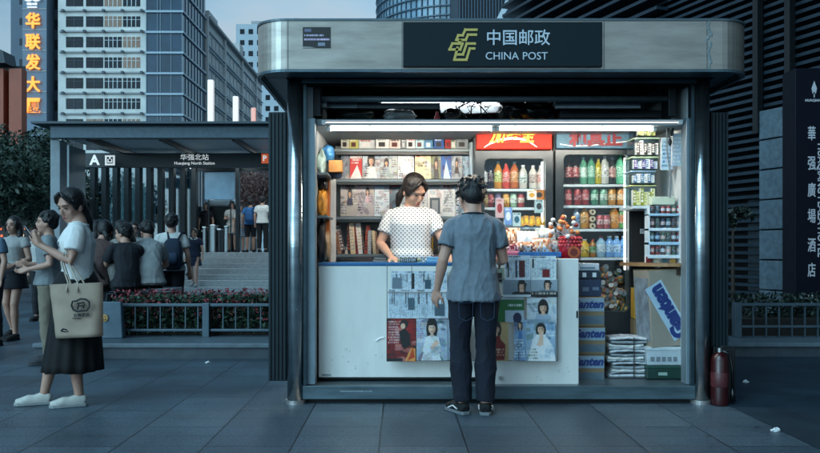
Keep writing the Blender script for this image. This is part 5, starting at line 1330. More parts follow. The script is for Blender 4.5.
# ================================================================== drink fridges
FY = 6.75
fdark = M('fridge_dark', '141a1e', .35, vary=.15); fgrey = M('fridge_frame', '2c353a', .3, metal=.3, vary=.15)
fin = M('fridge_inside', '5e686c', .4, vary=.1); strip = M('fridge_light', 'ffffff', .5, vary=0, emit='fbfaf2', estr=1.8)
wire = M('fridge_shelf', 'cfd8da', .4, vary=.05)
fglass = glass_mat('fridge_glass', (.95, .98, .99), .045, .03)
def fridge(px0, px1, gx0, gx1, pyh0, pyh1, pyg0, pyb, shelves, label, header):
    o = thing('drinks_fridge', (PX((px0 + px1) / 2, FY), FY, FZ), label, 'fridge')
    x0, x1 = PX(px0, FY), PX(px1, FY); g0, g1 = PX(gx0, FY), PX(gx1, FY)
    zT, zH, zG, zB = PZ(pyh0, FY), PZ(pyh1, FY), PZ(pyg0, FY), PZ(pyb, FY)
    b = MB(); b.box(x0, x0 + .03, FY + .061, FY + .58, FZ + .002, zT); b.box(x1 - .03, x1, FY + .061, FY + .58, FZ + .002, zT)
    b.box(x0 + .03, x1 - .03, FY + .55, FY + .58, FZ + .002, zT); b.box(x0 + .03, x1 - .03, FY + .061, FY + .549, FZ + .002, zB - .004); b.box(x0 + .03, x1 - .03, FY + .061, FY + .549, zG + .004, zT)
    b.build('cabinet', fdark, o)
    b = MB(); b.box(g0 - .02, g1 + .02, FY + .50, FY + .53, zB, zG); b.box(g0 - .03, g0 - .016, FY + .07, FY + .499, zB, zG); b.box(g1 + .016, g1 + .03, FY + .07, FY + .499, zB, zG); b.box(g0 - .03, g1 + .03, FY + .07, FY + .499, zB - .003, zB)
    b.build('liner', fin, o)
    # door frame with a rounded opening
    outer = [(x0 + .004, FZ + .03), (x1 - .004, FZ + .03), (x1 - .004, zH - .012), (x0 + .004, zH - .012)]
    hole = [(x, z) for x, z in [(g0 + q[0], zB + q[1]) for q in rounded(0, g1 - g0, 0, zG - zB, .045, 5)]]
    def sq(t):  # outer rectangle point matching direction from the hole's ring
        return t
    n = len(hole); mb = MB(); cx_, cz_ = (g0 + g1) / 2, (zB + zG) / 2
    ox0, ox1, oz0, oz1 = outer[0][0], outer[1][0], outer[0][1], outer[2][1]
    outr = []
    for i, (x, z) in enumerate(hole):
        q = i // 6
        fx, fz = [(ox1, oz1), (ox0, oz1), (ox0, oz0), (ox1, oz0)][q]; k = (i % 6) / 5
        hx, hz = x, z
        outr.append(((fx if (k < .5) == (q % 2 == 0) or k == .5 else hx), (fz if (k >= .5) == (q % 2 == 0) or k == .5 else hz)))
    # simple robust version: corner points straight out
    outr = []
    for i, (x, z) in enumerate(hole):
        q = i // 6; fx, fz = [(ox1, oz1), (ox0, oz1), (ox0, oz0), (ox1, oz0)][q]; k = i % 6
        seq = [(fx, z), (fx, (z + fz) / 2), (fx, fz), (fx, fz), ((x + fx) / 2, fz), (x, fz)] if q % 2 == 0 else [(x, fz), ((x + fx) / 2, fz), (fx, fz), (fx, fz), (fx, (z + fz) / 2), (fx, z)]
        outr.append(seq[k])
    for y_ in (FY, FY + .05):
        pass
    vs = [(x, FY, z) for x, z in outr] + [(x, FY, z) for x, z in hole] + [(x, FY + .05, z) for x, z in outr] + [(x, FY + .05, z) for x, z in hole]
    fs = []
    for i in range(n):
        j = (i + 1) % n
        fs += [(i, j, n + j, n + i), (n + i, n + j, 3 * n + j, 3 * n + i), (j, i, 2 * n + i, 2 * n + j), (2 * n + j, 2 * n + i, 3 * n + i, 3 * n + j)]
    mb.add(vs, fs); dr = mb.build('door', fgrey, o)
    MB().box(g0 + .002, g1 - .002, FY + .020, FY + .024, zB + .002, zG - .002).build('door_glass', fglass, dr)
    MB().box(g0 - .045, g0 - .022, FY - .03, FY - .002, zB + .35, zB + .75).build('handle', fdark, dr, bevel=.006)
    b = MB(); b.cyl((g1 - .014, FY + .075, zB + .36), (g1 - .014, FY + .075, zG - .02), .010, seg=8); b.build('light_strip', strip, o)
    for py in shelves:
        z = PZ(py, FY + .1); b = MB()
        b.box(g0 - .014, g1 + .014, FY + .075, FY + .092, z - .022, z); 
        for k in range(14): yv = FY + .10 + k * .028; b.box(g0 - .014, g1 + .014, yv, yv + .008, z - .008, z)
        b.build('shelf', wire, o)
    hb = MB(); hb.box(x0 + .012, x1 - .012, FY - .012, FY + .058, zH, zT - .01); h_ = hb.build('header_sign', header, o, bevel=.01)
    return o, h_
HR = M('header_red', 'a8281a', .45, vary=.25, scale=5, emit='d83c24', estr=.12, spec=.2)
HB = M('header_blue', '4f7488', .45, vary=.5, scale=9, emit='5f88a4', estr=.08, spec=.2)
S1 = [189, 207.5, 227, 252]; S2 = [184.5, 205.5, 229, 257.5]
f1, h1 = fridge(475, 553.5, 484.5, 545.5, 128, 149.5, 158.5, 300, S1, 'dark drinks fridge with a glowing red header, left of the two', HR)
f2, h2 = fridge(555, 635.5, 563.5, 629, 128, 148.5, 154.5, 312, S2, 'dark drinks fridge with a pale blue header, next to the clear boxes', HB)
yl = M('header_yellow', 'f0c43c', .4, emit='f6cc40', estr=.3); wt = M('header_white', 'f0f0ee', .4, emit='ffffff', estr=.3); dr_ = M('header_dark_red', '7c1424', .5)
y = FY - .016
for ch, px, py, s_ in (('加', 497, 134.5, .125), ('多', 512, 134, .135), ('宝', 527, 134.5, .125)):
    MB().text(ch, (PX(px, y), y, PZ(py + 2.4, y)), s_, .002, .004, shear=.25).build('header_character', yl, h1)
b = MB(); pts = [P(x, yy, y) for x, yy in ((484, 147.5), (490, 143.5), (500, 139.8), (512, 138), (522, 139), (530, 142), (537, 147))]
b.loft([(p, .002, w_) for p, w_ in zip(pts, (.003, .007, .010, .011, .009, .007, .003))], 8, up=(0, 1, 0)); b.build('header_swoosh', wt, h1)
MB().text('和其正', (PX(596, y), y, PZ(139.3, y)), .145, .003, .006, xs=1.05).build('header_characters', dr_, h2)
b = MB(); pts = [P(x, yy, y) for x, yy in ((560, 144), (572, 146), (590, 145.5), (612, 143), (630, 141))]
b.loft([(p, .002, .004) for p in pts], 6, up=(0, 1, 0)); b.build('header_wave', wt, h2)

# bottles, cans, cartons
def bottle_proto(hgt, r, body, label, cap, neck=.38, lab=(.25, .6), rough=.15):
    def mk():
        b = MB(); n_ = r * neck
        b.lathe([(r * .86, 0), (r, hgt * .03), (r, hgt * .22), (r * .95, hgt * .25), (r * .95, hgt * .58), (r, hgt * .62), (r * .92, hgt * .70), (n_ * 1.25, hgt * .84), (n_, hgt * .88), (n_, hgt * .91)], (0, 0, 0), 14)
        return b
    return mk, hgt, r, body, label, cap, n_cap(r, neck), lab
def n_cap(r, neck): return r * neck * 1.12
BC = {}
def bottle(px, py, y, hgt, r, body, label, cap, text, group, neck=.38, lab=(.24, .60)):
    key = (round(hgt, 3), round(r, 3), body, label, cap)
    x = PX(px, y); z = PZ(py, y)
    if key not in BC:
        r = r * 1.08; b = MB(); n_ = r * neck
        b.lathe([(r * .86, 0), (r, hgt * .03), (r, hgt * .62), (r * .93, hgt * .70), (n_ * 1.25, hgt * .85), (n_, hgt * .89), (n_, hgt * .915)], (0, 0, 0), 14)
        o = b.build('drink_bottle', M('drink_' + body, body, .12, vary=.12, scale=20, spec=.6), smooth=True, origin=(0, 0, 0))
        b = MB(); b.lathe([(r * 1.012, hgt * lab[0]), (r * 1.02, hgt * (lab[0] + .01)), (r * 1.02, hgt * lab[1]), (r * 1.012, hgt * (lab[1] + .005))], (0, 0, 0), 14)
        q = label_mat(label); l_ = b.build('label', q, o, local=True, smooth=True)
        b = MB(); b.lathe([(n_ * 1.15, hgt * .916), (n_ * 1.15, hgt * .992), (n_ * .9, hgt)], (0, 0, 0), 12); b.build('cap', M('cap_' + cap, cap, .4, vary=.05), o, local=True, smooth=False)
        BC[key] = o
    else: o = copy_tree(BC[key])
    o.location = (x, y, z); o.rotation_euler = (0, 0, random.uniform(0, 6))
    tag(o, text, 'bottle', group); return o
CC = {}
def can(px, py, y, hgt, r, c1, c2, text, group, cat='can'):
    key = (round(hgt, 3), round(r, 3), c1, c2); x = PX(px, y); z = PZ(py, y)
    if key not in CC:
        b = MB(); b.lathe([(r * .82, 0), (r, hgt * .05), (r, hgt * .90), (r * .84, hgt * .97)], (0, 0, 0), 14)
        o = b.build('drink_can', M('can_' + c1, c1, .25, metal=.15, vary=.25, scale=30), smooth=True, origin=(0, 0, 0))
        b = MB(); b.lathe([(r * 1.005, hgt * .3), (r * 1.012, hgt * .31), (r * 1.012, hgt * .66), (r * 1.005, hgt * .67)], (0, 0, 0), 14); b.build('printed_band', label_mat(c2), o, local=True, smooth=True)
        b = MB(); b.lathe([(r * .84, hgt * .972), (r * .86, hgt), (r * .78, hgt), (r * .76, hgt * .985)], (0, 0, 0), 14); b.build('lid', M('can_lid', '9aa0a2', .5, metal=.2), o, local=True)
        CC[key] = o
    else: o = copy_tree(CC[key])
    o.location = (x, y, z); o.rotation_euler = (0, 0, random.uniform(0, 6)); tag(o, text, cat, group); return o
YB = FY + .15
def bh(py0, py1): return (py1 - py0) * YB / F
gb = 'bottles in the drinks fridges'; gc = 'cans in the drinks fridges'
T1 = 'top shelf of the red headed fridge'
for px, top_, r, bo, la, ca, nm in ((484.5, 162, 3.1, '14182a', 'c4ccd4', '1a2038', 'black bottle with a white label'), (490, 162, 3.3, '161c34', '4a2a3a', '20284a', 'dark blue bottle'), (498, 161.5, 3.8, 'd08a30', 'b8c060', 'd8d8cc', 'orange tea bottle with green print'),
                          (506, 163, 3.7, 'd0483c', 'd86a5c', 'c83c34', 'red bottle with red cap'), (514.3, 161.5, 4.0, 'b8602c', 'd08a3c', 'e0e0d8', 'amber juice bottle with white cap'), (523, 165, 4.0, 'c8c4bc', 'b9c8c0', 'dfe3e2', 'milky bottle with pale green label'),
                          (533, 165.5, 3.9, 'd8cfc4', 'a58c80', 'e8e8e4', 'cream bottle with brown print'), (540.5, 165.5, 3.4, 'dcd0c6', 'c88a78', 'e8e8e4', 'cream bottle with pink print beside the light strip')):
    bottle(px, 188.8, YB, bh(top_, 188.8), r * YB / F, bo, la, ca, nm + ', ' + T1, gb)
for px, a_, c_, nm in ((485.5, '8c6a3c', 'b89a5c', 'brown can'), (490.5, '8c2026', 'b8484a', 'dark red can'), (498, '6a5a78', 'a898b0', 'purple grey can'), (506, 'c88a2a', 'e0b050', 'yellow can'), (513.5, '9cc0a0', 'd0dcd0', 'pale green can'), (521, 'a8383a', 'd0b0a0', 'red and tan can')):
    can(px, 207.3, YB, bh(193, 207.3), 3.5 * YB / F, a_, c_, nm + ' on the second shelf of the red headed fridge', gc)
for k, (px, w, py0, py1, a_, c_, nm) in enumerate(((499, 8, 199, 218, 'c8a8a8', 'a03a40', 'white and red drink carton overlapping the can shelf'), (507.5, 7.5, 208, 225, '7f9cc8', 'e4e4e8', 'blue and white milk carton'), (507, 7.8, 217, 226.5, 'd8c8c8', 'b04448', 'small white carton with red print'),
                         (516, 8, 213, 226.5, 'b8c8c8', '4c7a88', 'pale blue tub'), (531, 9, 191, 200, 'dcdcc8', 'c89a28', 'yellow and white carton on the can shelf'), (538, 10, 190, 200.5, 'c8881c', '5a3a18', 'orange carton on the can shelf by the light strip'), (538, 8, 200, 213, '9cb4b8', '3a5860', 'grey blue carton under the orange one'))):
    A = Art(12, 16, a_).mottle(.2, k); A.ell(.5, .5, .32, .26, c_); A.lines(.1, .05, .9, .2, 1, c_, .6, PR)
    y = YB - .06 + .012 * (k % 3); w_ = w * y / F; h_ = (py1 - py0) * y / F
    o = print_obj('drink_carton', A, w_, h_, (PX(px, y), y, PZ(py1, y)), thick=.05)
    tag(o, nm + ' inside the red headed fridge', 'carton', 'drink cartons in the fridge')
for k in range(6):
    A = Art(10, 12, 'd09a24').mottle(.35, k + 3); A.ell(.5, .5, .3, .3, 'e8c050')
    y = YB - .07; o = print_obj('yellow_packet', A, 4.6 * y / F, 9.5 * y / F, (PX(522.5 + k * 3.8, y), y + .012 * (k % 2), PZ(226.6 - (k % 2), y)), tilt=-.15, ry=(k % 3 - 1) * .2, thick=.03)
    tag(o, 'yellow snack packet lined up on the third shelf, ' + ORD[k] + ' from the blue tub', 'packet', 'yellow packets in the fridge')
for k, px in enumerate((524, 531, 538, 543.5)):
    bottle(px, 251.8, YB, bh(231, 251.8), 3.2 * YB / F, 'd8d4c4', 'c0c4b0', 'dfe3e2', 'cream bottle behind the snack heap, ' + ORD[k] + ' along the bottom fridge shelf', gb)
for k, px in enumerate((488, 496, 505, 514)):
    bottle(px, 251.8, YB, bh(231, 251.8), 3.6 * YB / F, 'b8602c', 'c89a50', 'c83c34', 'amber bottle behind the customer, ' + ORD[k] + ' along the bottom fridge shelf', gb)
T2 = 'top shelf of the blue headed fridge'
for px, top_, r, bo, la, ca, nm in ((568.5, 156.5, 3.6, '1a0d0c', '9c3030', '8c2024', 'cola bottle with red label, hinge side'), (575.3, 156.5, 3.6, '1c0e0c', 'a83434', '8c2024', 'cola bottle with red label, second in line'), (583.3, 157, 3.7, '5fa080', 'b8d4c4', 'b8c8c0', 'green bottle with pale label'), (591.3, 156, 3.7, '569878', '7fb89c', '3c8a60', 'green bottle with light green label'),
                          (598.2, 158.5, 3.2, 'b8a420', 'd0c040', 'b8a420', 'slim yellow bottle'), (604.7, 155.5, 3.9, 'c4c4bc', 'd4d4d0', 'dcdcd8', 'tall white bottle'), (612.2, 157, 3.5, '2c2a28', 'b87a70', '9a9a98', 'dark bottle with pink label'), (620, 155, 4.2, '6cc09a', '8cd4b0', '3ca878', 'bright green bottle beside the light strip')):
    bottle(px, 184.2, YB, bh(top_, 184.2), r * YB / F, bo, la, ca, nm + ', ' + T2, gb)
for px, a_, c_, nm in ((568, '9c2a2e', 'c87a78', 'red can, hinge side,'), (577.5, '98282c', 'b04a4c', 'deep red can'), (585.3, '8c2226', 'c06060', 'second deep red can'), (594.5, '3f8064', '9cc4ac', 'green can'), (603.5, '6c9a80', 'b8ccb8', 'pale green can'), (611.8, 'c08038', 'e0b880', 'orange can'), (620.5, 'c8884a', 'e4c49a', 'tan orange can')):
    can(px, 205.2, YB, bh(188.5, 205.2), 3.9 * YB / F, a_, c_, nm + ' on the second shelf of the blue headed fridge', gc)
for k, (px, top_, r, bo, la, ca, nm) in enumerate(((576.5, 207, 3.4, 'a8bccc', '5c86b0', 'd8dcdc', 'clear water bottle'), (584.5, 206, 4.0, 'c8862c', 'd89a3c', 'd8a850', 'orange squash bottle'), (614, 205, 4.5, 'c87a1c', 'd8923c', 'c8822c', 'big orange juice bottle'), (621.5, 206, 3.8, '5c9458', 'c06a34', '6aa070', 'green and orange juice bottle'))):
    bottle(px, 228.6, YB, bh(top_, 228.6), r * YB / F, bo, la, ca, nm + ' on the third shelf of the blue headed fridge', gb)
for k, px in enumerate((600, 606.5)):
    can(px, 228.6, YB - .03, bh(215, 228.6), 3.6 * YB / F, 'a8484c', 'd09a94', ['pinkish red jar beside the stacked round lids', 'pinkish red jar next to the big orange bottle'][k] + ', third shelf', gc, 'jar')
for k in range(3):
    y = YB - .05; c0 = P(592.5, 212 + 7 * k, y)
    o = thing('round_tub', (c0.x, y, c0.z), 'round tub lying with its pale lid to the front, ' + ['top', 'middle', 'bottom'][k] + ' of three', 'tub', 'round tubs on the third shelf')
    MB().cyl(c0, c0 + Vector((0, .08, 0)), .027, seg=16).build('tub_body', M('tub_orange', 'b8782c', .4), o); MB().cyl(c0 + Vector((0, -.006, 0)), c0 + Vector((0, -.001, 0)), .026, seg=16).build('lid', M('tub_lid', 'c8b898', .4, vary=.3, scale=60), o); MB().cyl(c0 + Vector((0, -.009, 0)), c0 + Vector((0, -.0065, 0)), .011, seg=12).build('lid_print', M('tub_dark', '3c2a20', .4), o)
for k, (px, w, bo, la, ca) in enumerate(((569, 3.6, 'c8a02c', 'd8b848', 'c8c8c0'), (576, 3.8, 'd8aa2c', 'e0bc4c', '8c7020'), (584.5, 4.6, 'd0a428', 'd8b440', 'c0c0b8'), (592.8, 3.4, 'a8641c', '5c8a50', 'b04030'), (601, 4.6, '8cb0c4', 'b8ccd4', 'a83c3c'), (609.5, 4.5, '6ea0d4', '9cc0e0', 'd8dcdc'), (616.5, 4.2, '78a8d8', 'a8c8e4', 'd8dcdc'), (623.5, 4.2, '78a8d8', '3c7ab8', 'e4e6e6'))):
    nm = ['yellow juice bottle, hinge side', 'yellow juice bottle next to the jar', 'broad yellow juice bottle', 'brown tea bottle', 'pale water bottle with red cap', 'blue water bottle', 'blue water bottle, second of the blue ones', 'blue water bottle beside the light strip'][k]
    bottle(px, 257.2, YB, bh(236 if k > 3 else 239, 257.2), w * YB / F, bo, la, ca, nm + ' on the fourth shelf', gb)
# loose drinks heaped at the fridge bottom
rn = random.Random(17)
k = 0
for row, (py, n_) in enumerate(((309, 8), (303, 8), (297, 7), (290, 7), (283, 7), (276, 5), (270, 3))):
    for i in range(n_):
        px = 597 + i * 4.1 + (row % 2) * 2 + rn.uniform(-1.2, 1.2); y = YB + .02 + .012 * row + rn.uniform(-.03, .03)
        c1 = rn.choice(['b87a34', '9c3a2c', '4c6a40', 'c89a4c', '7c4a28', 'a0522c', 'c8b48a']); c2 = rn.choice(['d8d0b8', 'c84a38', '3a5a38', 'e0b060'])
        o = can(px, py + rn.uniform(-2, 2), y, .07, .026, c1, c2, 'small drink can in the loose heap at the fridge bottom', 'loose cans heaped in the fridge bottom')
        o.rotation_euler = (R(rn.choice([90, 80, 100, 20, 60])), 0, rn.uniform(-.8, .8)); k += 1

# ================================================================== clear boxes and jar rack by the jamb
sd = thing('corner_shelf', (PX(660, 6.45), 6.45, PZ(209, 6.45)), 'small white wall shelf carrying the stack of clear boxes', 'shelf')
MB().box(PX(629, 6.45), WX1 - .003, 6.34, 6.74, PZ(209.5, 6.45), PZ(206.5, 6.45)).build('board', M('shelf_white', 'b8c8cc', .4), sd, bevel=.004)
MB().box(WX1 - .03, WX1 - .004, 6.4, 6.7, PZ(222, 6.45), PZ(209.8, 6.45)).build('bracket', shm_, sd)
clear = glass_mat('clear_tub', (.84, .92, .93), .16, .15)
specs = [(636, 656, 124, 136.5, 'c8cc9c', '7c8a50'), (634.5, 659, 137, 155.5, 'd4dcdc', '28343a'), (632, 658, 156, 169.5, 'b8ccdc', '2f5c84'), (631.5, 655, 170, 183.5, 'd0dce4', '5c7c94'), (631, 655.5, 184.5, 206, 'c8cca0', '8c9440')]
nms = ['small clear tub with a yellow green lid, topmost of its stack', 'clear tub of black and white packets under the topmost one', 'clear tub of blue packets in the middle of the stack', 'clear tub of pale blue packets, second from the bottom', 'large clear tub of yellow green packets, bottom of the stack']
for i, (a0, a1, p0, p1, c1, c2) in enumerate(specs):
    y = 6.42; x0, x1, z0, z1 = PX(a0, y), PX(a1, y), PZ(p1, y), PZ(p0, y)
    o = thing('clear_tub', ((x0 + x1) / 2, y + .1, z0), nms[i], 'tub', 'stack of clear tubs')
    b = MB(); t = .004; b.box(x0, x1, y, y + t, z0 + .003, z1 - .018); b.box(x0, x1, y + .2, y + .2 + t, z0 + .003, z1 - .018); b.box(x0, x0 + t, y + t + .001, y + .199, z0 + .003, z1 - .018); b.box(x1 - t, x1, y + t + .001, y + .199, z0 + .003, z1 - .018); b.box(x0, x1, y, y + .2 + t, z0, z0 + .0025)
    b.build('tub_wall', clear, o)
    MB().box(x0 - .006, x1 + .006, y - .006, y + .21, z1 - .017, z1 - .004).build('lid', M('tub_lid_%d' % i, ['b4bc6c', '9cc0a8', 'a8c4a0', '8cb0c8', 'b8c084'][i], .35), o, bevel=.004)
    rn = random.Random(i + 40); n_ = 6
    for k in range(n_):
        xa = x0 + .008 + (x1 - x0 - .016) * k / n_; xb = xa + (x1 - x0 - .016) / n_ * .9; zz = z0 + .005 + (z1 - z0 - .03) * rn.uniform(.75, 1)
        A = Art(6, 14, c1 if k % 2 else c2).mottle(.4, k + i); A.lines(.1, .1, .9, .9, 4, c2 if k % 2 else 'dfe4e4', .6, rn)
        print_obj('packet', A, xb - xa, zz - z0 - .006, ((xa + xb) / 2, y + .03 + .012 * (k % 2), z0 + .005), parent=o, thick=.06)
# plastic bags pinned on the side wall
for i, (a0, a1, p0, p1, lab) in enumerate(((660, 672, 138, 170, 'clear bag of packets pinned high on the kiosk side wall'), (671, 681, 134, 166, 'pale blue bag pinned high on the kiosk side wall, nearer the jamb'))):
    y = 6.34 - .08 * i
    A = Art(14, 34, 'a4bccc').mottle(.3, i); rn = random.Random(i); A.lines(.1, .1, .9, .95, 7, '5f86a4' if i == 0 else 'd4e0e8', .55, rn)
    o = paper('plastic_bag', a0, a1, p0, p1, y, A, lab, 'bag', None, tilt=.05, thick=.02)
# jar rack
jrk = thing('jar_rack', (PX(667, 6.3), 6.3, PZ(262, 6.3)), 'three tier blue and white wall rack of small jars near the jamb', 'rack')
y = 6.28
for i, (p0, p1) in enumerate(((213.5, 216), (228, 231), (242, 245), (255, 258.5))):
    MB().box(PX(649, y), PX(682.5, y), y, y + .12, PZ(p1, y), PZ(p0, y)).build('tray', M('rack_blue%d' % (i % 2), ['9cc0d8', 'c8d8e0'][i % 2], .35), jrk, bevel=.004)
b = MB(); b.box(PX(649, y), PX(650.2, y), y + .005, y + .115, PZ(255, y), PZ(205, y)); b.build('rack_side', M('rack_side', 'c0d0d8', .35), jrk)
b = MB(); b.box(PX(681.5, y), PX(682.5, y), y + .005, y + .115, PZ(255, y), PZ(205, y)); b.build('rack_side', M('rack_side', 'c0d0d8', .35), jrk)
MB().box(PX(653, y), PX(676, y), y + .02, y + .11, PZ(204.5, y), PZ(196.5, y)).build('top_box', M('top_box', 'c4d0bc', .4, vary=.1), jrk, bevel=.004)
rn = random.Random(31)
for row, py in enumerate((213.3, 227.8, 241.8, 254.8)):
    for k in range(6):
        c1 = rn.choice(['5c4a4c', '3c5c6c', '9c4a4a', '54685c', 'b8843c', '8c9ca8', '2c3c54', 'b0b8b8']); c2 = rn.choice(['c8ccd0', 'd8b0a8', '9cb8cc', '2a323c'])
        can(652 + k * 5.4, py, y + .04, (9.5 if row else 7.5) * y / F, 2.3 * y / F, c1, c2, ['small jar', 'dark lidded jar'][k % 2] + ' in the blue rack, ' + ['top', 'second', 'third', 'bottom'][row] + ' tier, ' + ORD[k] + ' from the fridge side', 'small jars in the wall rack', 'jar')
# curved wooden shelf below
ws = thing('wooden_shelf', (PX(660, 6.3), 6.3, PZ(268, 6.3)), 'curved wooden wall shelf above the leaning Ganten carton', 'shelf')
x1 = WX1 - .004
pts = [(x1, 6.2)] + [(x1 - .36 * math.sin(a) ** .8 , 6.2 + .5 * (1 - math.cos(a))) for a in np.linspace(.05, math.pi / 2, 9)] + [(x1, 6.7)]
b = MB(); b.prismz(pts[::-1], PZ(266.5, 6.3), PZ(263, 6.3)); b.build('board', M('shelf_wood', '8a6a48', .5, vary=.25, scale=5, stretch=(1, 6, 6)), ws)
MB().box(x1 - .03, x1, 6.25, 6.65, PZ(275, 6.3), PZ(266.8, 6.3)).build('bracket', M('wood_dark', '3a2c20', .5), ws)
for k in range(4):
    A = Art(8, 8, ['8c3a38', 'b8b0a0', '6c8088', 'b89a6c'][k]).mottle(.3, k)
    o = print_obj('small_box', A, .045, .05 - .008 * (k % 2), (PX(648 + k * 8, 6.34), 6.36, PZ(262.8, 6.3)), thick=.04); tag(o, ['dull red', 'ivory', 'grey blue', 'sandy'][k] + ' little box on the curved wooden shelf', 'box')
MB().box(PX(632, 6.7), PX(650, 6.7), 6.72, 6.74, FZ, PZ(211, 6.7)).build('dark_partition', gap, kiosk)
A = Art(14, 10, 'b4bcc0').lines(.1, .2, .9, .8, 3, '5a646a', .7, PR)
o = print_obj('price_card', A, .06, .04, (PX(645, 6.66), 6.7, PZ(233.5, 6.66)), thick=.004); tag(o, 'white card with small print on the dark partition beside the jar rack', 'card')

# ================================================================== cartons and bundles on the floor
kraft = M('kraft_carton', '7d6a50', .7, vary=.15, scale=6, bump=.05)
klow = M('carton_blue_grey', '54646e', .6, vary=.2, scale=8)
blab = M('carton_label_blue', '8298a8', .5, vary=.15); bink = M('carton_ink', '1c3470', .5, vary=.1)
yC = 6.26
for i, (p0, p1) in enumerate(((297, 326.6), (327, 354.6), (355, 382.6))):
    x0, x1, z0, z1 = PX(567, yC) + .012 * (i % 2), PX(604.5, yC) + .006 * (i % 2), PZ(p1, yC), PZ(p0, yC)
    o = thing('drink_carton', ((x0 + x1) / 2, yC + .15, z0), 'brown Ganten carton in the stack beside the door panel, ' + ['upper', 'middle', 'lowest'][i] + ' of three', 'carton', 'Ganten cartons stacked in the kiosk')
    MB().box(x0, x1, yC, yC + .3, z0, z1).build('carton_body', kraft, o, bevel=.004)
    zm = z0 + (z1 - z0) * .5
    MB().box(x0 + .003, x1 - .003, yC - .002, yC - .0005, zm + .004, z1 - .008).build('label_band', blab, o)
    MB().box(x0 + .003, x1 - .003, yC - .002, yC - .0005, z0 + .02, zm - .03).build('lower_print', klow, o)
    MB().text('Ganten', ((x0 + x1) / 2 + .005, yC - .004, (zm + z1) / 2), .088, .001, .004, shear=.3, xs=1.0).build('carton_lettering', bink, o)
    b = MB(); b.prism([(x0 + .02, z0 + .03), (x1 - .03, z0 + .03), (x1 - .06, z0 + .06), ((x0 + x1) / 2, z0 + .085)], yC - .004, yC - .0022); b.build('mountain_print', M('carton_print_dark', '4a5e6c', .6), o)
for i, (p0, p1, c, lab) in enumerate(((279.4, 296.6, '20304a', 'navy carton on top of the Ganten cartons'), (271, 279, '1c2836', 'flat black and white carton on the navy one'), (263.5, 270.6, 'b4bcc2', 'flat white carton topmost on the stack beside the door panel'))):
    x0, x1, z0, z1 = PX(570, yC) , PX(601.5 - i * 1.0, yC), PZ(p1, yC), PZ(p0, yC)
    b = MB(); b.box(x0, x1, yC + .005, yC + .28, z0, z1); o = b.build('flat_carton', M('carton_' + c, c, .45, vary=.2, scale=12), bevel=.005); tag(o, lab, 'carton')
    b = MB()
    if i == 0:
        for k in range(3): MB().box(x0 + .02 + k * .08, x0 + .07 + k * .08, yC + .001, yC + .0045, z0 + .03 + .01 * k, z0 + .075).build('carton_print', M('print_dim', '5c6c80', .5), o)
    elif i == 1:
        b.box(x0 + .1, x0 + .13, yC + .001, yC + .0045, z0 + .015, z0 + .05); b.build('carton_print', M('print_white', 'c8d0d6', .5), o); b = MB(); b.box(x0 + .18, x0 + .21, yC + .001, yC + .0045, z0 + .015, z0 + .05); b.build('carton_print', M('print_white', 'c8d0d6', .5), o)
    else:
        b.box(x0 + .08, x0 + .2, yC + .001, yC + .0045, z0 + .015, z0 + .03); b.build('carton_print', M('print_grey', '70808c', .5), o)
# bundles of newspapers
rn = random.Random(77)
yN = 6.3
bd = thing('newspaper_bundle', (PX(628, yN), yN + .12, FZ), 'tied stack of folded newspapers on the kiosk floor', 'newspaper bundle')
z = FZ + .002; i = 0
pa = [M('news_stock_%d' % k, c, .6, vary=.3, scale=25) for k, c in enumerate(('b9bec2', '9aa1a6', 'c6c8c6', '868d92'))]
while z < PZ(339, yN):
    t = rn.uniform(.012, .034); dx = rn.gauss(0, .014); x0, x1 = PX(610.5, yN) + dx, PX(647, yN) + dx + rn.gauss(0, .008)
    b = MB(); nseg = 10; top_ = []; bot = []
    sag = .010 * math.sin(i * 1.7)
    b.loft([((x0 + (x1 - x0) * k / nseg, yN + .12, z + t / 2 + sag * math.sin(k / nseg * 3.14) + rn.gauss(0, .0012)), .12 + rn.gauss(0, .003), t / 2) for k in range(nseg + 1)], 10, up=(0, 1, 0), power=5)
    b.build('folded_newspaper', pa[i % 4], bd); z += t * .98; i += 1
b = MB(); xs_ = PX(633.5, yN)
b.tube([(xs_, yN - .012, FZ + .01), (xs_, yN - .014, z * .6), (xs_ + .002, yN - .008, z + .003), (xs_, yN + .12, z + .006), (xs_, yN + .25, z)], .004, 6); b.build('string', M('string_dark', '2c2a2a', .7), bd)
MB().box(PX(607, 6.62), PX(640, 6.62), 6.6, 6.7, FZ, PZ(336, 6.62)).build('flat_board', M('kraft_dull', '6f5a44', .7), None)
o = bpy.data.objects['flat_board']; o.name = 'cardboard_sheet'; tag(o, 'brown cardboard sheet standing behind the newspaper bundle', 'cardboard')
b = MB(); b.box(PX(634.5, 6.55), PX(643, 6.55), 6.55, 6.66, PZ(319, 6.55), PZ(288, 6.55)); tag(b.build('yellow_carton', M('carton_yellow', 'b48a30', .6, vary=.15), bevel=.004), 'narrow yellow carton standing behind the leaning Ganten carton', 'carton')
b = MB(); b.box(PX(634, 6.57), PX(648, 6.57), 6.57, 6.68, PZ(350, 6.57), PZ(319.3, 6.57)); tag(b.build('brown_carton', kraft, bevel=.004), 'small brown carton under the narrow yellow carton', 'carton')
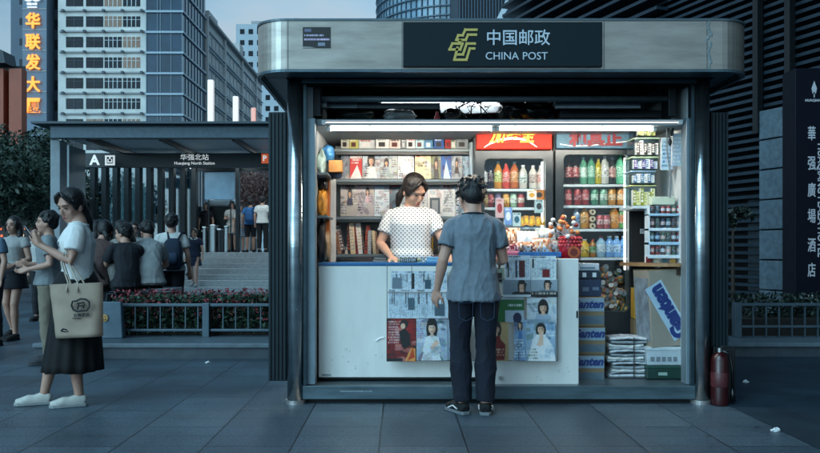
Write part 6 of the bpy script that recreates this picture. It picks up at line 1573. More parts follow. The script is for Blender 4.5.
# leaning carton on the white and the green box
yL = 6.24
x0, x1 = PX(647, yL), PX(686, yL)
gr = thing('green_crate', ((x0 + x1) / 2, yL + .15, FZ), 'dark green plastic crate on the kiosk floor by the jamb', 'crate')
MB().box(x0, x1, yL, yL + .3, FZ + .002, PZ(366.4, yL)).build('crate_body', M('crate_green', '16352e', .4, vary=.2), gr, bevel=.006)
b = MB(); b.box(x0 - .004, x1 + .004, yL - .006, yL + .306, PZ(368.2, yL), PZ(366.0, yL)); b.build('rim', M('crate_rim', '1f443b', .4), gr, bevel=.003)
b = MB(); b.box(x0 + .09, x0 + .16, yL - .003, yL - .0005, PZ(375.5, yL), PZ(372.5, yL)); b.build('crate_label', M('crate_label', '8fa8a0', .5), gr)
wb = thing('white_box', ((x0 + x1) / 2, yL + .15, PZ(365.8, yL)), 'white box between the green crate and the leaning Ganten carton', 'box')
MB().box(x0 + .004, x1 - .002, yL + .005, yL + .29, PZ(365.6, yL), PZ(347.5, yL)).build('box_body', M('styro_white', 'a9b3b8', .6, vary=.15, scale=10), wb, bevel=.008)
b = MB(); b.box(x0 + .0, x1 + .002, yL, yL + .295, PZ(350.5, yL), PZ(347.2, yL)); b.build('lid', M('styro_lid', 'b9c2c6', .6), wb, bevel=.004)
b = MB()
for k in range(5): b.box(x0 + .03 + k * .045, x0 + .06 + k * .045, yL + .001, yL + .0045, PZ(361.5, yL), PZ(357, yL))
b.build('box_print', M('box_print', '6a747a', .6), wb)
lc = thing('leaning_carton', (PX(668, yL), yL + .15, PZ(346.9, yL)), 'tall brown carton with slanted blue Ganten label, leaning by the jamb', 'carton')
w_, h_ = 38 * yL / F, 77 * yL / F
MB().box(-w_ / 2, w_ / 2, -.14, .14, .0, h_).build('carton_body', M('kraft_grey', '8e8578', .7, vary=.12, scale=5, bump=.05), lc, local=True, bevel=.005)
MB().box(-w_ / 2 - .0, w_ / 2, -.139, .139, h_ + .001, h_ + .006).build('top_flap', kraft, lc, local=True)
rl = Matrix.Rotation(R(-118), 3, 'Y')
def slant(u, v): return (u * math.cos(R(62)) + v * math.sin(R(62)) , h_ * .46 - u * math.sin(R(62)) + v * math.cos(R(62)))
b = MB(); b.prism([slant(-.25, -.078), slant(.23, -.078), slant(.23, .078), slant(-.25, .078)], -.1425, -.1408); b.build('label_band', M('carton_band_pale', 'a4bccb', .5, vary=.1), lc, local=True)
MB().text('Ganten', (*(slant(0, 0)[0],), -.145, slant(0, 0)[1]), .158, .0015, .011, rot=rl @ Euler((R(90), 0, 0)).to_matrix(), xs=.98).build('carton_lettering', bink, lc, local=True)
b = MB(); b.box(-w_ / 2 - .003, -w_ / 2 - .0005, -.12, .12, .05, h_ - .06); b.build('side_print', M('side_print', '7f8890', .5, vary=.5, scale=14), lc, local=True)
lc.rotation_euler = (0, R(-3.0), R(8))

# ================================================================== fire extinguisher and black bin beside the post
dE = 5.93
ex = thing('fire_extinguisher', (PX(719.5, dE), dE, 0), 'dark red fire extinguisher standing on the paving beside the kiosk post', 'fire extinguisher')
ex0 = Vector((PX(719.5, dE), dE, 0))
b = MB(); hh = PZ(352, dE); b.lathe([(.060, .0), (.064, .012), (.065, .05), (.065, hh * .84), (.055, hh * .93), (.03, hh * .985), (.022, hh)], ex0, 24); b.build('cylinder', M('extinguisher_red', '300609', .3, vary=.15, coat=.3), ex, smooth=True)
b = MB(); b.cyl(ex0 + Vector((0, 0, hh - .002)), ex0 + Vector((0, 0, hh + .03)), .016); b.build('valve', brushed, ex)
b = MB(); b.tube([ex0 + Vector((-.01, 0, hh + .025)), ex0 + Vector((.03, 0, hh + .045)), ex0 + Vector((.075, 0, hh + .035))], .008, 8); b.tube([ex0 + Vector((-.01, 0, hh + .015)), ex0 + Vector((.07, 0, hh + .012))], .006, 8); b.build('handle', M('ext_handle', '2a2e30', .4, metal=.5), ex)
b = MB(); b.tube([ex0 + Vector((.015, 0, hh + .01)), ex0 + Vector((.07, -.01, hh - .01)), ex0 + Vector((.092, -.01, hh - .12)), ex0 + Vector((.094, -.01, .12))], .011, 8); b.tube([ex0 + Vector((.094, -.01, .13)), ex0 + Vector((.096, -.01, .03))], [.013, .020], 10); b.build('hose', bp_, ex, smooth=True)
b = MB(); b.lathe([(.0655, hh * .35), (.0665, hh * .355), (.0665, hh * .62), (.0655, hh * .625)], ex0, 24); b.build('label', M('ext_label', '4c2224', .4, vary=.5, scale=20), ex, smooth=True)
bn = MB(); bn.box(PX(713, 6.03), PX(735, 6.03), 6.02, 6.09, .004, PZ(347, 6.03)); tag(bn.build('black_board', M('black_board', '0b0d0f', .5), bevel=.006), 'black board leaning behind the fire extinguisher', 'board')
# ================================================================== people
skin_l = M('skin_warm', 'c99a80', .5, vary=.06, scale=12)
skin_c = M('skin_cool', 'b98f7c', .5, vary=.06, scale=12)
hair_b = M('hair_black', '0d0d10', .48, vary=.5, scale=60, stretch=(1, 1, .2), bump=.5, bscale=150)
hair_d = M('hair_dark_brown', '17110f', .48, vary=.5, scale=60, stretch=(1, 1, .2), bump=.5, bscale=150)
eye_m = M('eye_dark', '171214', .25); lip_m = M('lip_rose', '9c4f4c', .45)

def V(*a): return Vector(a)
class Person:
    """local frame: x = the person's right... built facing +y, feet on z = 0, then turned with rz"""
    def __init__(s, loc, rz, h, label, group=None, skin=None, vox=.008):
        s.k = h / 1.70; s.o = thing('person', loc, label, 'person', group, rz=rz); s.skin = skin or skin_c; s.vox = vox
        # sides: +x is the figure's right hand when it faces +y
        s.J = {'hip': V(0, 0, .92), 'waist': V(0, -.005, 1.06), 'chest': V(0, 0, 1.27), 'neck': V(0, -.015, 1.425), 'head': V(0, .015, 1.57)}
        for n, sx in (('R', 1), ('L', -1)):
            s.J.update({'sh' + n: V(.165 * sx, -.01, 1.345), 'el' + n: V(.235 * sx, -.02, 1.10), 'wr' + n: V(.245 * sx, .04, .86),
                        'hp' + n: V(.088 * sx, 0, .90), 'kn' + n: V(.095 * sx, .015, .49), 'an' + n: V(.10 * sx, -.02, .085), 'toe' + n: V(.115 * sx, .15, .03)})
        s.hs = 1.04; s.aw = 1.0; s.head_yaw = 0; s.head_pitch = 0; s.head_roll = 0; s.wide = 1.0; s.curl = {'R': .5, 'L': .5}; s.handdir = {}; s.palm = {}
    def sc(s, p): return p * s.k
    def headm(s): return (Matrix.Rotation(s.head_yaw, 3, 'Z') @ Matrix.Rotation(s.head_pitch, 3, 'X') @ Matrix.Rotation(s.head_roll, 3, 'Y'))
    def hp(s, x, y, z): return s.sc(s.J['head']) + s.headm() @ V(x, y, z) * s.k * s.hs
    def up(s): return (s.J['shR'] - s.J['shL']).normalized()
    def torso(s, b, g=0.0, z0=None, neck=True, hipw=0, bust=0.0, belly=0.0):
        J, k, w = s.J, s.k, s.wide; u = s.up()
        hu = (J['hpR'] - J['hpL']).normalized()
        def L(a, c, t): return J[a].lerp(J[c], t)
        secs = [(L('hip', 'waist', -.35), .150 * w + g + hipw, .105 * w + g), (J['hip'], .168 * w + g + hipw, .118 * w + g + belly * .5), (L('hip', 'waist', .5), .158 * w + g + hipw * .6, .112 * w + g + belly), (J['waist'], .140 * w + g, .100 * w + g + belly * .9),
                (L('waist', 'chest', .5), .146 * w + g, .104 * w + g + bust * .6 + belly * .3), (J['chest'], .163 * w + g, .108 * w + g + bust), (L('chest', 'neck', .40), .164 * w + g, .096 * w + g), (L('chest', 'neck', .62), .142 * w + g * .9, .080 * w + g * .8), (L('chest', 'neck', .80), .104 * w + g * .7, .068 * w + g * .5)]
        if not neck: secs += [(L('chest', 'neck', .93), .078 + g * .5, .066 + g * .5)]
        if neck: secs += [(L('chest', 'neck', 1.02), .066 + g * .4, .060 + g * .4)]
        b.loft([(s.sc(c), rx * k, ry * k) for c, rx, ry in secs], 36, up=u, power=2.25)
    def sleeve(s, b, n, t_end, g, flare=.007):
        J, k = s.J, s.k; a, e, w = J['sh' + n], J['el' + n], J['wr' + n]
        b.ball(s.sc(a), (.047 + g) * s.k, seg=18, rings=12); nk_ = J['neck'].lerp(J['chest'], .22); b.loft([(s.sc(nk_.lerp(a, .15)), (.050 + g * .6) * k, (.046 + g * .6) * k), (s.sc(nk_.lerp(a, .6)), (.048 + g * .8) * k, (.046 + g * .8) * k), (s.sc(a), (.046 + g) * k, (.046 + g) * k)], 16); inn = a.lerp(J['chest'], .5).lerp(J['neck'], .2)
        b.loft([(s.sc(inn), (.056 + g) * k, (.056 + g) * k), (s.sc(a), (.047 + g) * k, (.047 + g) * k)], 16)
        pts = [(a.lerp(e, -.06), .042 + g), (a.lerp(e, .06), .050 + g)]
        if t_end <= 1: pts += [(a.lerp(e, t_end * .5), .053 + g + flare * .5), (a.lerp(e, t_end), .047 + g + flare)]
        else: pts += [(a.lerp(e, .5), .050 + g), (e, .042 + g), (e.lerp(w, (t_end - 1) * .5), .037 + g), (e.lerp(w, t_end - 1), .031 + g + flare)]
        b.loft([(s.sc(p), r * k, r * k) for p, r in pts], 14)
    def arm(s, b, n):
        J, k = s.J, s.k; a, e, w = J['sh' + n], J['el' + n], J['wr' + n]
        b.ball(s.sc(a), .052 * k); pts = [(a.lerp(e, -.05), .046), (a.lerp(e, .08), .051), (a.lerp(e, .35), .047), (a.lerp(e, .75), .041), (e, .038), (e.lerp(w, .25), .040), (e.lerp(w, .7), .030), (w, .0245)]
        b.loft([(s.sc(p), r * k * s.aw, r * k * s.aw) for p, r in pts], 12)
        s.hand(b, n)
    def hand(s, b, n):
        J, k = s.J, s.k; e, w = J['el' + n], J['wr' + n]
        d = s.handdir.get(n); d = (w - e).normalized() if d is None else d.normalized()
        pn = s.palm.get(n); pn = V(0, 1, 0) if pn is None else pn
        pn = (pn - d * d.dot(pn)).normalized()            # palm side: where the fingers curl to
        sx = d.cross(pn) * (1 if n == 'R' else -1)            # towards the little finger side or thumb
        th = -sx if n == 'R' else -sx
        W_ = s.sc(w); c = s.curl[n]
        b.loft([(W_ - d * .01 * k, .025 * k, .020 * k), (W_ + d * .025 * k, .034 * k, .018 * k), (W_ + d * .065 * k, .041 * k, .016 * k), (W_ + d * .088 * k, .039 * k, .013 * k)], 12, up=sx, power=2.6)
        for i, (off, ln) in enumerate(((-.030, .068), (-.010, .078), (.010, .073), (.029, .058))):
            p = W_ + d * .080 * k + sx * off * k; a = .25 + c * .25; pts = [p]
            dd = d
            for j, (f, r) in enumerate(((.45, 0), (.32, 0), (.23, 0))):
                ang = c * (.55 + .28 * j) + .05 * i
                dd = (d * math.cos(ang * (1 + j * .6)) + pn * math.sin(ang * (1 + j * .6))).normalized()
                p = p + dd * ln * f * k; pts.append(p)
            b.tube(pts, [.0092 * k, .0086 * k, .0080 * k, .0066 * k], 8)
        p0 = W_ + d * .022 * k - sx * .026 * k
        p1 = p0 + (d * .6 - sx * .75 + pn * .35).normalized() * .036 * k; p2 = p1 + (d * .85 - sx * .3 + pn * (.3 + c * .4)).normalized() * .030 * k; p3 = p2 + (d * .9 + pn * (.2 + c * .5)).normalized() * .024 * k
        b.tube([p0, p1, p2, p3], [.0135 * k, .0115 * k, .0098 * k, .0075 * k], 8)
    def head(s, b):
        k, hp, hm = s.k * s.hs, s.hp, s.headm()
        def E(x, y, z, rx, ry, rz, rot=None): b.ball(hp(x, y, z), rx * k, ry * k, rz * k, 16, 11, rot=hm if rot is None else hm @ rot)
        E(0, -.012, .028, .076, .094, .088)               # skull
        E(0, .018, -.035, .062, .070, .082)               # face
        E(0, .052, -.088, .034, .030, .030)               # chin
        E(0, .020, -.075, .052, .055, .045)               # jaw
        E(.036, .056, -.035, .022, .020, .028); E(-.036, .056, -.035, .022, .020, .028)   # cheeks
        E(0, .068, .022, .050, .022, .022)                # brow
        E(0, .093, -.022, .011, .018, .026, Matrix.Rotation(.35, 3, 'X')); E(0, .098, -.040, .014, .011, .010)   # nose
        E(0, .078, -.068, .022, .016, .013)               # mouth mound
        for sx in (-1, 1):
            E(sx * .078, -.008, -.022, .010, .019, .031)  # ears
        nk = s.sc(s.J['neck']); c = s.sc(s.J['chest'])
        b.loft([(nk.lerp(c, .3), .070 * k, .062 * k), (nk, .055 * k, .054 * k), (nk.lerp(hp(0, -.015, -.05), .5), .052 * k, .054 * k), (hp(0, -.012, -.045), .052 * k, .056 * k)], 14)
    def face(s):
        k, hp, hm = s.k * s.hs, s.hp, s.headm()
        for sx in (-1, 1):
            b = MB(); b.ball(hp(sx * .031, .0815, -.001), .0125 * k, .006 * k, .0046 * k, 10, 7, rot=hm); b.build('eye', eye_m, s.o, local=True, smooth=True)
        for sx in (-1, 1): b = MB(); b.tube([hp(sx * .014, .092, .019), hp(sx * .032, .0905, .025), hp(sx * .05, .078, .020)], [.0026 * k, .0034 * k, .002 * k], 6); b.build('eyebrow', hair_d, s.o, local=True)
        b = MB(); b.ball(hp(0, .0905, -.0655), .019 * k, .006 * k, .0035 * k, 10, 6, rot=hm); b.ball(hp(0, .0895, -.0725), .016 * k, .006 * k, .0042 * k, 10, 6, rot=hm); b.build('lips', lip_m, s.o, local=True, smooth=True)
    def leg(s, b, n, g=0.0, z_to=1.0, cuff=0.0, top=True):
        """t from hip to ankle; z_to<1 ends early"""
        J, k, w = s.J, s.k, s.wide; h, kn, an = J['hp' + n], J['kn' + n], J['an' + n]
        full = [(h + (J['hip'] - h) * .25 + V(0, 0, .03), .095 * w), (h.lerp(kn, .12), .092 * w), (h.lerp(kn, .45), .078 * w), (h.lerp(kn, .85), .060), (kn, .056), (kn.lerp(an, .12), .053), (kn.lerp(an, .35), .057), (kn.lerp(an, .7), .043), (an, .034)]
        ts = [-.05, .06, .22, .42, .5, .56, .67, .85, 1.0]
        pts = [(p, r) for (p, r), t in zip(full, ts) if t <= z_to + .001]
        if z_to < 1:
            i = max(j for j in range(len(ts)) if ts[j] <= z_to + .001)
            if i < len(ts) - 1 and z_to - ts[i] > .01: f = (z_to - ts[i]) / (ts[i + 1] - ts[i]); pts.append((full[i][0].lerp(full[i + 1][0], f), full[i][1] * (1 - f) + full[i + 1][1] * f))
        m = len(pts)
        b.loft([(s.sc(p), (r + g + cuff * (i / (m - 1)) ** 2) * k, (r + g + cuff * (i / (m - 1)) ** 2) * k) for i, (p, r) in enumerate(pts)], 14, up=V(1, 0, 0))
    def foot(s, b, n, g=0.0):
        J, k = s.J, s.k; an, to = J['an' + n], J['toe' + n]; f = (to - an); f.z = 0; f.normalize()
        gz = to.z - .03
        secs = [(an - f * .050 + V(0, 0, -.045), .024, .022), (an - f * .038 + V(0, 0, -.040), .033, .038), (an + f * .01 + V(0, 0, -.038), .037, .046), (an + f * .07 + V(0, 0, -.048), .040, .036), (an.lerp(to, .72), .046, .028), (to + V(0, 0, .0), .043, .026), (to + f * .045 + V(0, 0, -.004), .026, .018)]
        side = f.cross(V(0, 0, 1))
        b.loft([(s.sc(c), (rx + g) * k, (ry + g) * k) for c, rx, ry in secs], 14, up=side, power=2.4)
    def shoe(s, n, mat, sole=None, name='shoe', marks=None):
        J, k = s.J, s.k; b = MB(); s.foot(b, n, .006)
        o = b.build(name, mat, s.o, local=True, fuse=(.007, 3, .5))
        an, to = J['an' + n], J['toe' + n]; f = (to - an); f.z = 0; f.normalize(); side = f.cross(V(0, 0, 1))
        b = MB(); pts = [(-.062, .026), (-.045, .040), (.02, .043), (.09, .047), (.14, .052), (.185, .048), (.215, .026)]
        poly = [an + f * a * 1.0 + side * w for a, w in pts] + [an + f * a + side * -w for a, w in reversed(pts)]
        zb = min(an.z - .085, to.z - .03)
        b.prismz([(p.x * k, p.y * k) for p in poly], (zb + .002) * k, (zb + .026) * k); b.build('sole', sole or mat, o, local=True, bevel=.004)
        if marks:
            b = MB()
            for q in range(3):
                c = an + f * (.06 + q * .03) + V(0, 0, -.014 - q * .009)
                b.tube([s.sc(c - side * .034 + V(0, 0, -.018)), s.sc(c + V(0, 0, .016)), s.sc(c + side * .034 + V(0, 0, -.018))], .004 * k, 6)
            for sd in (-1, 1) if name == 'sneaker' and marks.name != 'lace_grey' else ():
                b.tube([s.sc(an + f * .0 + side * sd * .046 + V(0, 0, -.045)), s.sc(an + f * .06 + side * sd * .047 + V(0, 0, -.03)), s.sc(an + f * .12 + side * sd * .053 + V(0, 0, -.055))], .005 * k, 6)
            b.build('shoe_laces', marks, o, local=True)
        return o
    def hair(s, style, mat=None, seed=0):
        k, hp, hm = s.k * s.hs, s.hp, s.headm(); mat = mat or hair_b; b = MB()
        def E(x, y, z, rx, ry, rz): b.ball(hp(x, y, z), rx * k, ry * k, rz * k, 18, 12, rot=hm)
        E(0, -.024, .040, .086, .098, .090); E(0, -.055, -.005, .076, .070, .080)
        E(0, -.006, .080, .062, .060, .036)
        if style == 'short':
            for sx in (-1, 1): E(sx * .070, -.020, .015, .020, .050, .050)
            rn = random.Random(seed)
            for _ in range(230):
                a, z = rn.uniform(0, 6.28), rn.uniform(-.2, 1.0)
                d = V(math.cos(a) * math.sqrt(1 - min(1, z * z)), math.sin(a) * math.sqrt(1 - min(1, z * z)) , z)
                if d.y > .55 and z < .35: continue
                p = V(0, -.024, .040) + V(d.x * .082, d.y * .094, d.z * .088); dn = (V(0, -.25, -1) - d * d.dot(V(0, -.25, -1))); t = dn * 1.1 + d * rn.uniform(.0, .16) + V(rn.gauss(0, .45), rn.gauss(0, .3), rn.gauss(0, .2))
                b.tube([hp(*(p - d * .006)), hp(*(p + t * .016)), hp(*(p + t * .027 + V(0, 0, -.004)))], [.009 * k, .0085 * k, .004 * k], 6)
        if style in ('ponytail', 'low_tail'):
            for sx in (-1, 1): E(sx * .048, .002, .056, .032, .044, .040); E(sx * .068, .020, .010, .014, .030, .046); b.tube([hp(.006 * sx, .062, .112), hp(.035 * sx, .078, .088), hp(.062 * sx, .062, .045), hp(.074 * sx, .03, .0)], [.012 * k, .015 * k, .014 * k, .010 * k], 8)
        if style == 'ponytail':
            for sx in (-1, 1): E(sx * .071, -.012, .012, .016, .055, .045)
            b.tube([hp(0, -.085, .01), hp(0, -.118, -.03), hp(.005, -.118, -.10), hp(.0, -.10, -.18), hp(-.01, -.085, -.24)], [.040 * k, .048 * k, .050 * k, .040 * k, .012 * k], 12); b.loft([(hp(0, -.055, .0), .074 * k, .052 * k), (hp(0, -.080, -.08), .070 * k, .050 * k), (hp(-.01, -.085, -.16), .062 * k, .042 * k), (hp(-.02, -.075, -.235), .034 * k, .022 * k)], 14, up=hm @ V(1, 0, 0))
        if style == 'low_tail':
            for sx in (-1, 1): E(sx * .071, -.008, .010, .016, .055, .050)
            b.tube([hp(.03, -.09, -.05), hp(.055, -.095, -.10), hp(.065, -.08, -.15), hp(.07, -.07, -.19)], [.034 * k, .034 * k, .024 * k, .008 * k], 12)
        if style == 'long':
            for sx in (-1, 1):
                E(sx * .070, .000, .0, .022, .060, .070)
                b.tube([hp(sx * .062, -.03, .02), hp(sx * .078, -.03, -.08), hp(sx * .085, -.02, -.17), hp(sx * .075, -.01, -.27), hp(sx * .07, 0, -.33)], [.04 * k, .042 * k, .042 * k, .032 * k, .010 * k], 10)
            b.loft([(hp(0, -.06, .0), .08 * k, .05 * k), (hp(0, -.075, -.10), .082 * k, .042 * k), (hp(0, -.085, -.20), .080 * k, .034 * k), (hp(0, -.09, -.31), .055 * k, .016 * k)], 14, up=hm @ V(1, 0, 0))
        if style == 'bob':
            for sx in (-1, 1): E(sx * .068, -.01, -.03, .026, .065, .075)
            E(0, -.055, -.055, .074, .050, .065)
        o = b.build('hair', mat, s.o, local=True, fuse=(.0042 if s.vox < .01 else .009, 4 if style == 'short' else 1, .5)); return o
    def body(s, parts):
        b = MB()
        s.torso(b, g=-.006); s.head(b)
        for n in 'RL':
            s.arm(b, n)
            s.leg(b, n); s.foot(b, n)
        return b.build('body', s.skin, s.o, local=True, fuse=(s.vox, 3, .45))
    def wrinkle(s, o, amp, sc, st=(1, 1, .35), seed=0):
        me = o.data; n = len(me.vertices); co = np.empty(n * 3, dtype=np.float32); no = np.empty(n * 3, dtype=np.float32)
        me.vertices.foreach_get('co', co); me.vertices.foreach_get('normal', no); co = co.reshape(-1, 3); no = no.reshape(-1, 3)
        for i in range(n):
            p = co[i]; q = V(p[0] * st[0], p[1] * st[1], p[2] * st[2]) * sc + V(seed, 0, 0)
            t = max(0, 1 - abs(noise.noise(q)) * 2.6) ** 2
            co[i] += no[i] * amp * (t * .9 + .5 * noise.noise(q * .7))
        me.vertices.foreach_set('co', co.ravel()); me.update()
    def shirt(s, mat, g=.014, sl=.5, hem=None, name='shirt', hipw=0, bust=0, belly=0, vox=None, seed=0, wr=.004, neck=.80):
        b = MB(); J = s.J
        s.torso(b, g=g, neck=False, hipw=hipw, bust=bust, belly=belly)
        if hem is not None:
            d = (J['hip'] - J['waist']).normalized(); c = J['hip']
            b.loft([(s.sc(c - d * .03), (.168 * s.wide + g + hipw) * s.k, (.118 * s.wide + g + belly * .5) * s.k), (s.sc(c + d * hem), (.178 * s.wide + g + .008 + hipw) * s.k, (.128 * s.wide + g + .008 + belly * .4) * s.k)], 20, up=s.up(), power=2.3)
        for n in 'RL':
            if sl > 0: s.sleeve(b, n, sl, g * .8)
            else: b.ball(s.sc(J['sh' + n].lerp(J['chest'], .2)), .06 * s.k, .06 * s.k, .05 * s.k)
        o = b.build(name, mat, s.o, local=True, fuse=(vox or s.vox, 4, .5)); 
        if wr: s.wrinkle(o, wr, 11, (1, 1, .22), seed); s.wrinkle(o, wr * .35, 21, (1, 1, .5), seed + 5)
        return o
    def trousers(s, mat, g=.012, to=.96, cuff=.012, name='trousers', seed=0, wr=.004):
        b = MB(); J = s.J
        d = (J['waist'] - J['hip']).normalized()
        b.loft([(s.sc(J['hip'] - d * .06), (.150 * s.wide + g) * s.k, (.112 * s.wide + g) * s.k), (s.sc(J['hip']), (.166 * s.wide + g) * s.k, (.118 * s.wide + g) * s.k), (s.sc(J['hip'] + d * .09), (.150 * s.wide + g) * s.k, (.106 * s.wide + g) * s.k)], 18, up=s.up(), power=2.3)
        for n in 'RL': s.leg(b, n, g, to, cuff)
        o = b.build(name, mat, s.o, local=True, fuse=(s.vox, 3, .5))
        if wr: s.wrinkle(o, wr, 11, (1, 1, .8), seed)
        return o
    def skirt(s, mat, z1, r0=.15, r1=.22, name='skirt', pleat=0.0, n=16, dy=.72, zt=1.02, off=(0, 0), seed=0):
        b = MB(); k = s.k; vs = []; seg = 72; rows = 14
        hip = s.J['hip']
        for j in range(rows):
            t = j / (rows - 1); z = zt * (1 - t) + z1 * t
            for i in range(seg):
                a = 6.2832 * i / seg
                r = r0 + (r1 - r0) * t ** .8; r *= 1 + pleat * t * math.sin(a * n + .6 * math.sin(a * 3 + seed))
                bulge = .03 * math.sin(min(1, t * 3) * 3.14159) * (1 if t < .34 else 0)
                vs.append(((hip.x + off[0] * t + (r + bulge) * math.cos(a)) * k, (hip.y + off[1] * t + (r + bulge) * dy * math.sin(a)) * k, (z + .008 * pleat * 10 * t * math.sin(a * 5 + seed)) * k))
        fs = [(j * seg + i, (j + 1) * seg + i, (j + 1) * seg + (i + 1) % seg, j * seg + (i + 1) % seg) for j in range(rows - 1) for i in range(seg)]
        fs += [tuple(range(seg))]
        b.add(vs, fs); o = b.build(name, mat, s.o, local=True, smooth=True)
        so = o.modifiers.new('solid', 'SOLIDIFY'); so.thickness = .006; return o

def cloth(name, c, **kw): return M(name, c, kw.pop('rough', .85), vary=kw.pop('vary', .12), scale=kw.pop('scale', 18), bump=kw.pop('bump', .12), bscale=kw.pop('bscale', 220), **kw)

# ---------------------------------------------------------------- the customer, seen from behind
dC = 5.56
cu = Person((PX(474, dC), dC, 0), R(3), 1.70, 'man in a grey blue T-shirt and jeans seen from behind at the counter', skin=skin_c, vox=.007)
J = cu.J; cu.wide = .93; cu.hs = 1.10; J['shR'] = V(.150, .0, 1.335); J['shL'] = V(-.150, .0, 1.335)
J['head'] = V(-.012, .075, 1.555); J['neck'] = V(-.005, .01, 1.43)
cu.head_yaw = R(14); cu.head_pitch = R(-20)
J['elL'] = V(-.222, -.02, 1.10); J['wrL'] = V(-.258, .055, .885); cu.palm['L'] = V(.8, .6, 0); cu.curl['L'] = .45
J['elR'] = V(.215, .03, 1.10); J['wrR'] = V(.20, .26, 1.09); cu.palm['R'] = V(-.5, 0, -1); cu.curl['R'] = .6
J['anL'] = V(-.075, .05, .085); J['toeL'] = V(-.135, .20, .03); J['knL'] = V(-.092, .055, .49)
J['anR'] = V(.085, .02, .085); J['toeR'] = V(.115, .19, .03); J['knR'] = V(.09, .035, .49)
cu.body(None)
ts = cu.shirt(cloth('tshirt_grey_blue', '6b7680', vary=.16), g=.016, sl=.58, hem=.10, belly=.012, seed=3, wr=.011)
b = MB(); nk = J['neck'] + V(0, -.004, .0)
def rim(p, c, ax, ru, rv, r, n=26):
    ax = ax.normalized(); u = V(1, 0, 0); u = (u - ax * ax.dot(u)).normalized(); w = ax.cross(u)
    return [p.sc(c + u * ru * math.cos(a) + w * rv * math.sin(a)) for a in np.linspace(0, 6.2832, n)]
b.tube(rim(cu, J['chest'].lerp(J['neck'], .93), V(0, .15, 1), .082, .074, .007), .008, 7); b.build('neckband', cloth('trim_navy', '1c2733'), ts, local=True, smooth=True)
b = MB()
for n in 'RL':
    a, e = J['sh' + n], J['el' + n]; t = (e - a).normalized(); u = t.orthogonal().normalized(); w = t.cross(u); c = a.lerp(e, .595)
    b.tube([cu.sc(c + (u * math.cos(q) + w * math.sin(q)) * .064) for q in np.linspace(0, 6.2832, 22)], .005, 7)
b.build('sleeve_trim', cloth('trim_navy', '1c2733'), ts, local=True, smooth=True)
cu.trousers(cloth('jeans_navy', '0a1222', vary=.4, scale=9), g=.012, to=.985, cuff=.018, name='jeans', seed=5, wr=.006)
b = MB()
for sx in (-1, 1):
    c = J['hip'] + V(sx * .075, -.128, -.165); b.tube([cu.sc(c + V(dx, 0.006 * abs(dx) * 10 - (.004 if dz < 0 else 0), dz)) for dx, dz in ((-.05, .05), (.05, .05), (.045, -.055), (0, -.075), (-.045, -.055), (-.05, .05))], .003, 5)
b.build('jeans_pocket', cloth('jeans_stitch', '24364c'), cu.o, local=True)
cu.hair('short', seed=4)
for n in 'RL': cu.shoe(n, cloth('sneaker_black', '121417'), M('sole_grey', '6a7074', .6), 'sneaker', marks=M('sneaker_white', 'd4d8da', .6))
b = MB()
for sx in (-1, 1):
    b.tube([cu.hp(sx * .082, -.01, .002), cu.hp(sx * .080, .05, .006), cu.hp(sx * .066, .100, .004)], .0032, 6)
    b.tube([cu.hp(sx * .036 + .027 * math.cos(a), .108, -.004 + .022 * math.sin(a)) for a in np.linspace(0, 6.2832, 14)], .0028, 6)
b.build('spectacles', M('frame_black', '101214', .3), cu.o, local=True)
cu.face()

# ---------------------------------------------------------------- the vendor behind the counter
dV = 6.78
ve = Person((PX(411, dV), dV, FZ), R(180), 1.69, 'woman vendor in a white blouse with black dots, looking down behind the counter', skin=skin_l, vox=.007)
J = ve.J; ve.wide = 1.12; ve.aw = 1.0
# she faces the street; her left hand side is at the picture's right
J['head'] = V(-.03, .095, 1.545); J['neck'] = V(-.005, .03, 1.415); J['chest'] = V(0, .03, 1.27)
ve.head_yaw = R(34); ve.head_pitch = R(-33); ve.head_roll = R(6)
J['shR'] = V(.172, .02, 1.325); J['shL'] = V(-.172, .03, 1.325); ve.hs = 1.13
J['elR'] = V(.265, .06, 1.09); J['wrR'] = V(.165, .25, .97); ve.handdir['R'] = V(-.5, .75, -.25); ve.palm['R'] = V(-.1, .1, -1); ve.curl['R'] = .45
J['elL'] = V(-.275, .10, 1.11); J['wrL'] = V(-.30, .31, .99); ve.handdir['L'] = V(-.15, .9, -.2); ve.palm['L'] = V(.3, .1, -1); ve.curl['L'] = .5
ve.body(None)
def dots_mat():
    m = bpy.data.materials.new('blouse_dotted'); m.use_nodes = True
    n, l = m.node_tree.nodes, m.node_tree.links; b = n['Principled BSDF']; b.inputs['Roughness'].default_value = .8
    t = n.new('ShaderNodeTexCoord'); sx = n.new('ShaderNodeSeparateXYZ'); l.new(t.outputs['Object'], sx.inputs[0])
    def M_(op, a, v=None):
        q = n.new('ShaderNodeMath'); q.operation = op
        if isinstance(a, (int, float)): q.inputs[0].default_value = a
        else: l.new(a, q.inputs[0])
        if v is not None:
            if isinstance(v, (int, float)): q.inputs[1].default_value = v
            else: l.new(v, q.inputs[1])
        return q.outputs[0]
    S = 29.0
    a = M_('MULTIPLY', M_('ADD', sx.outputs[0], M_('MULTIPLY', sx.outputs[2], 1.0)), S)
    c = M_('MULTIPLY', M_('SUBTRACT', sx.outputs[0], M_('MULTIPLY', sx.outputs[2], 1.0)), S)
    fa = M_('SUBTRACT', M_('FRACT', a), .5); fc = M_('SUBTRACT', M_('FRACT', c), .5)
    r2 = M_('ADD', M_('MULTIPLY', fa, fa), M_('MULTIPLY', fc, fc))
    lt = M_('LESS_THAN', r2, .055)
    mx = n.new('ShaderNodeMix'); mx.data_type = 'RGBA'; mx.inputs[6].default_value = (.74, .74, .72, 1); mx.inputs[7].default_value = (.015, .016, .02, 1)
    l.new(lt, mx.inputs['Factor']); l.new(mx.outputs[2], b.inputs['Base Color']); return m
ve.shirt(dots_mat(), g=.018, sl=.62, hem=.04, bust=.014, belly=.045, name='blouse', seed=8, wr=.004)
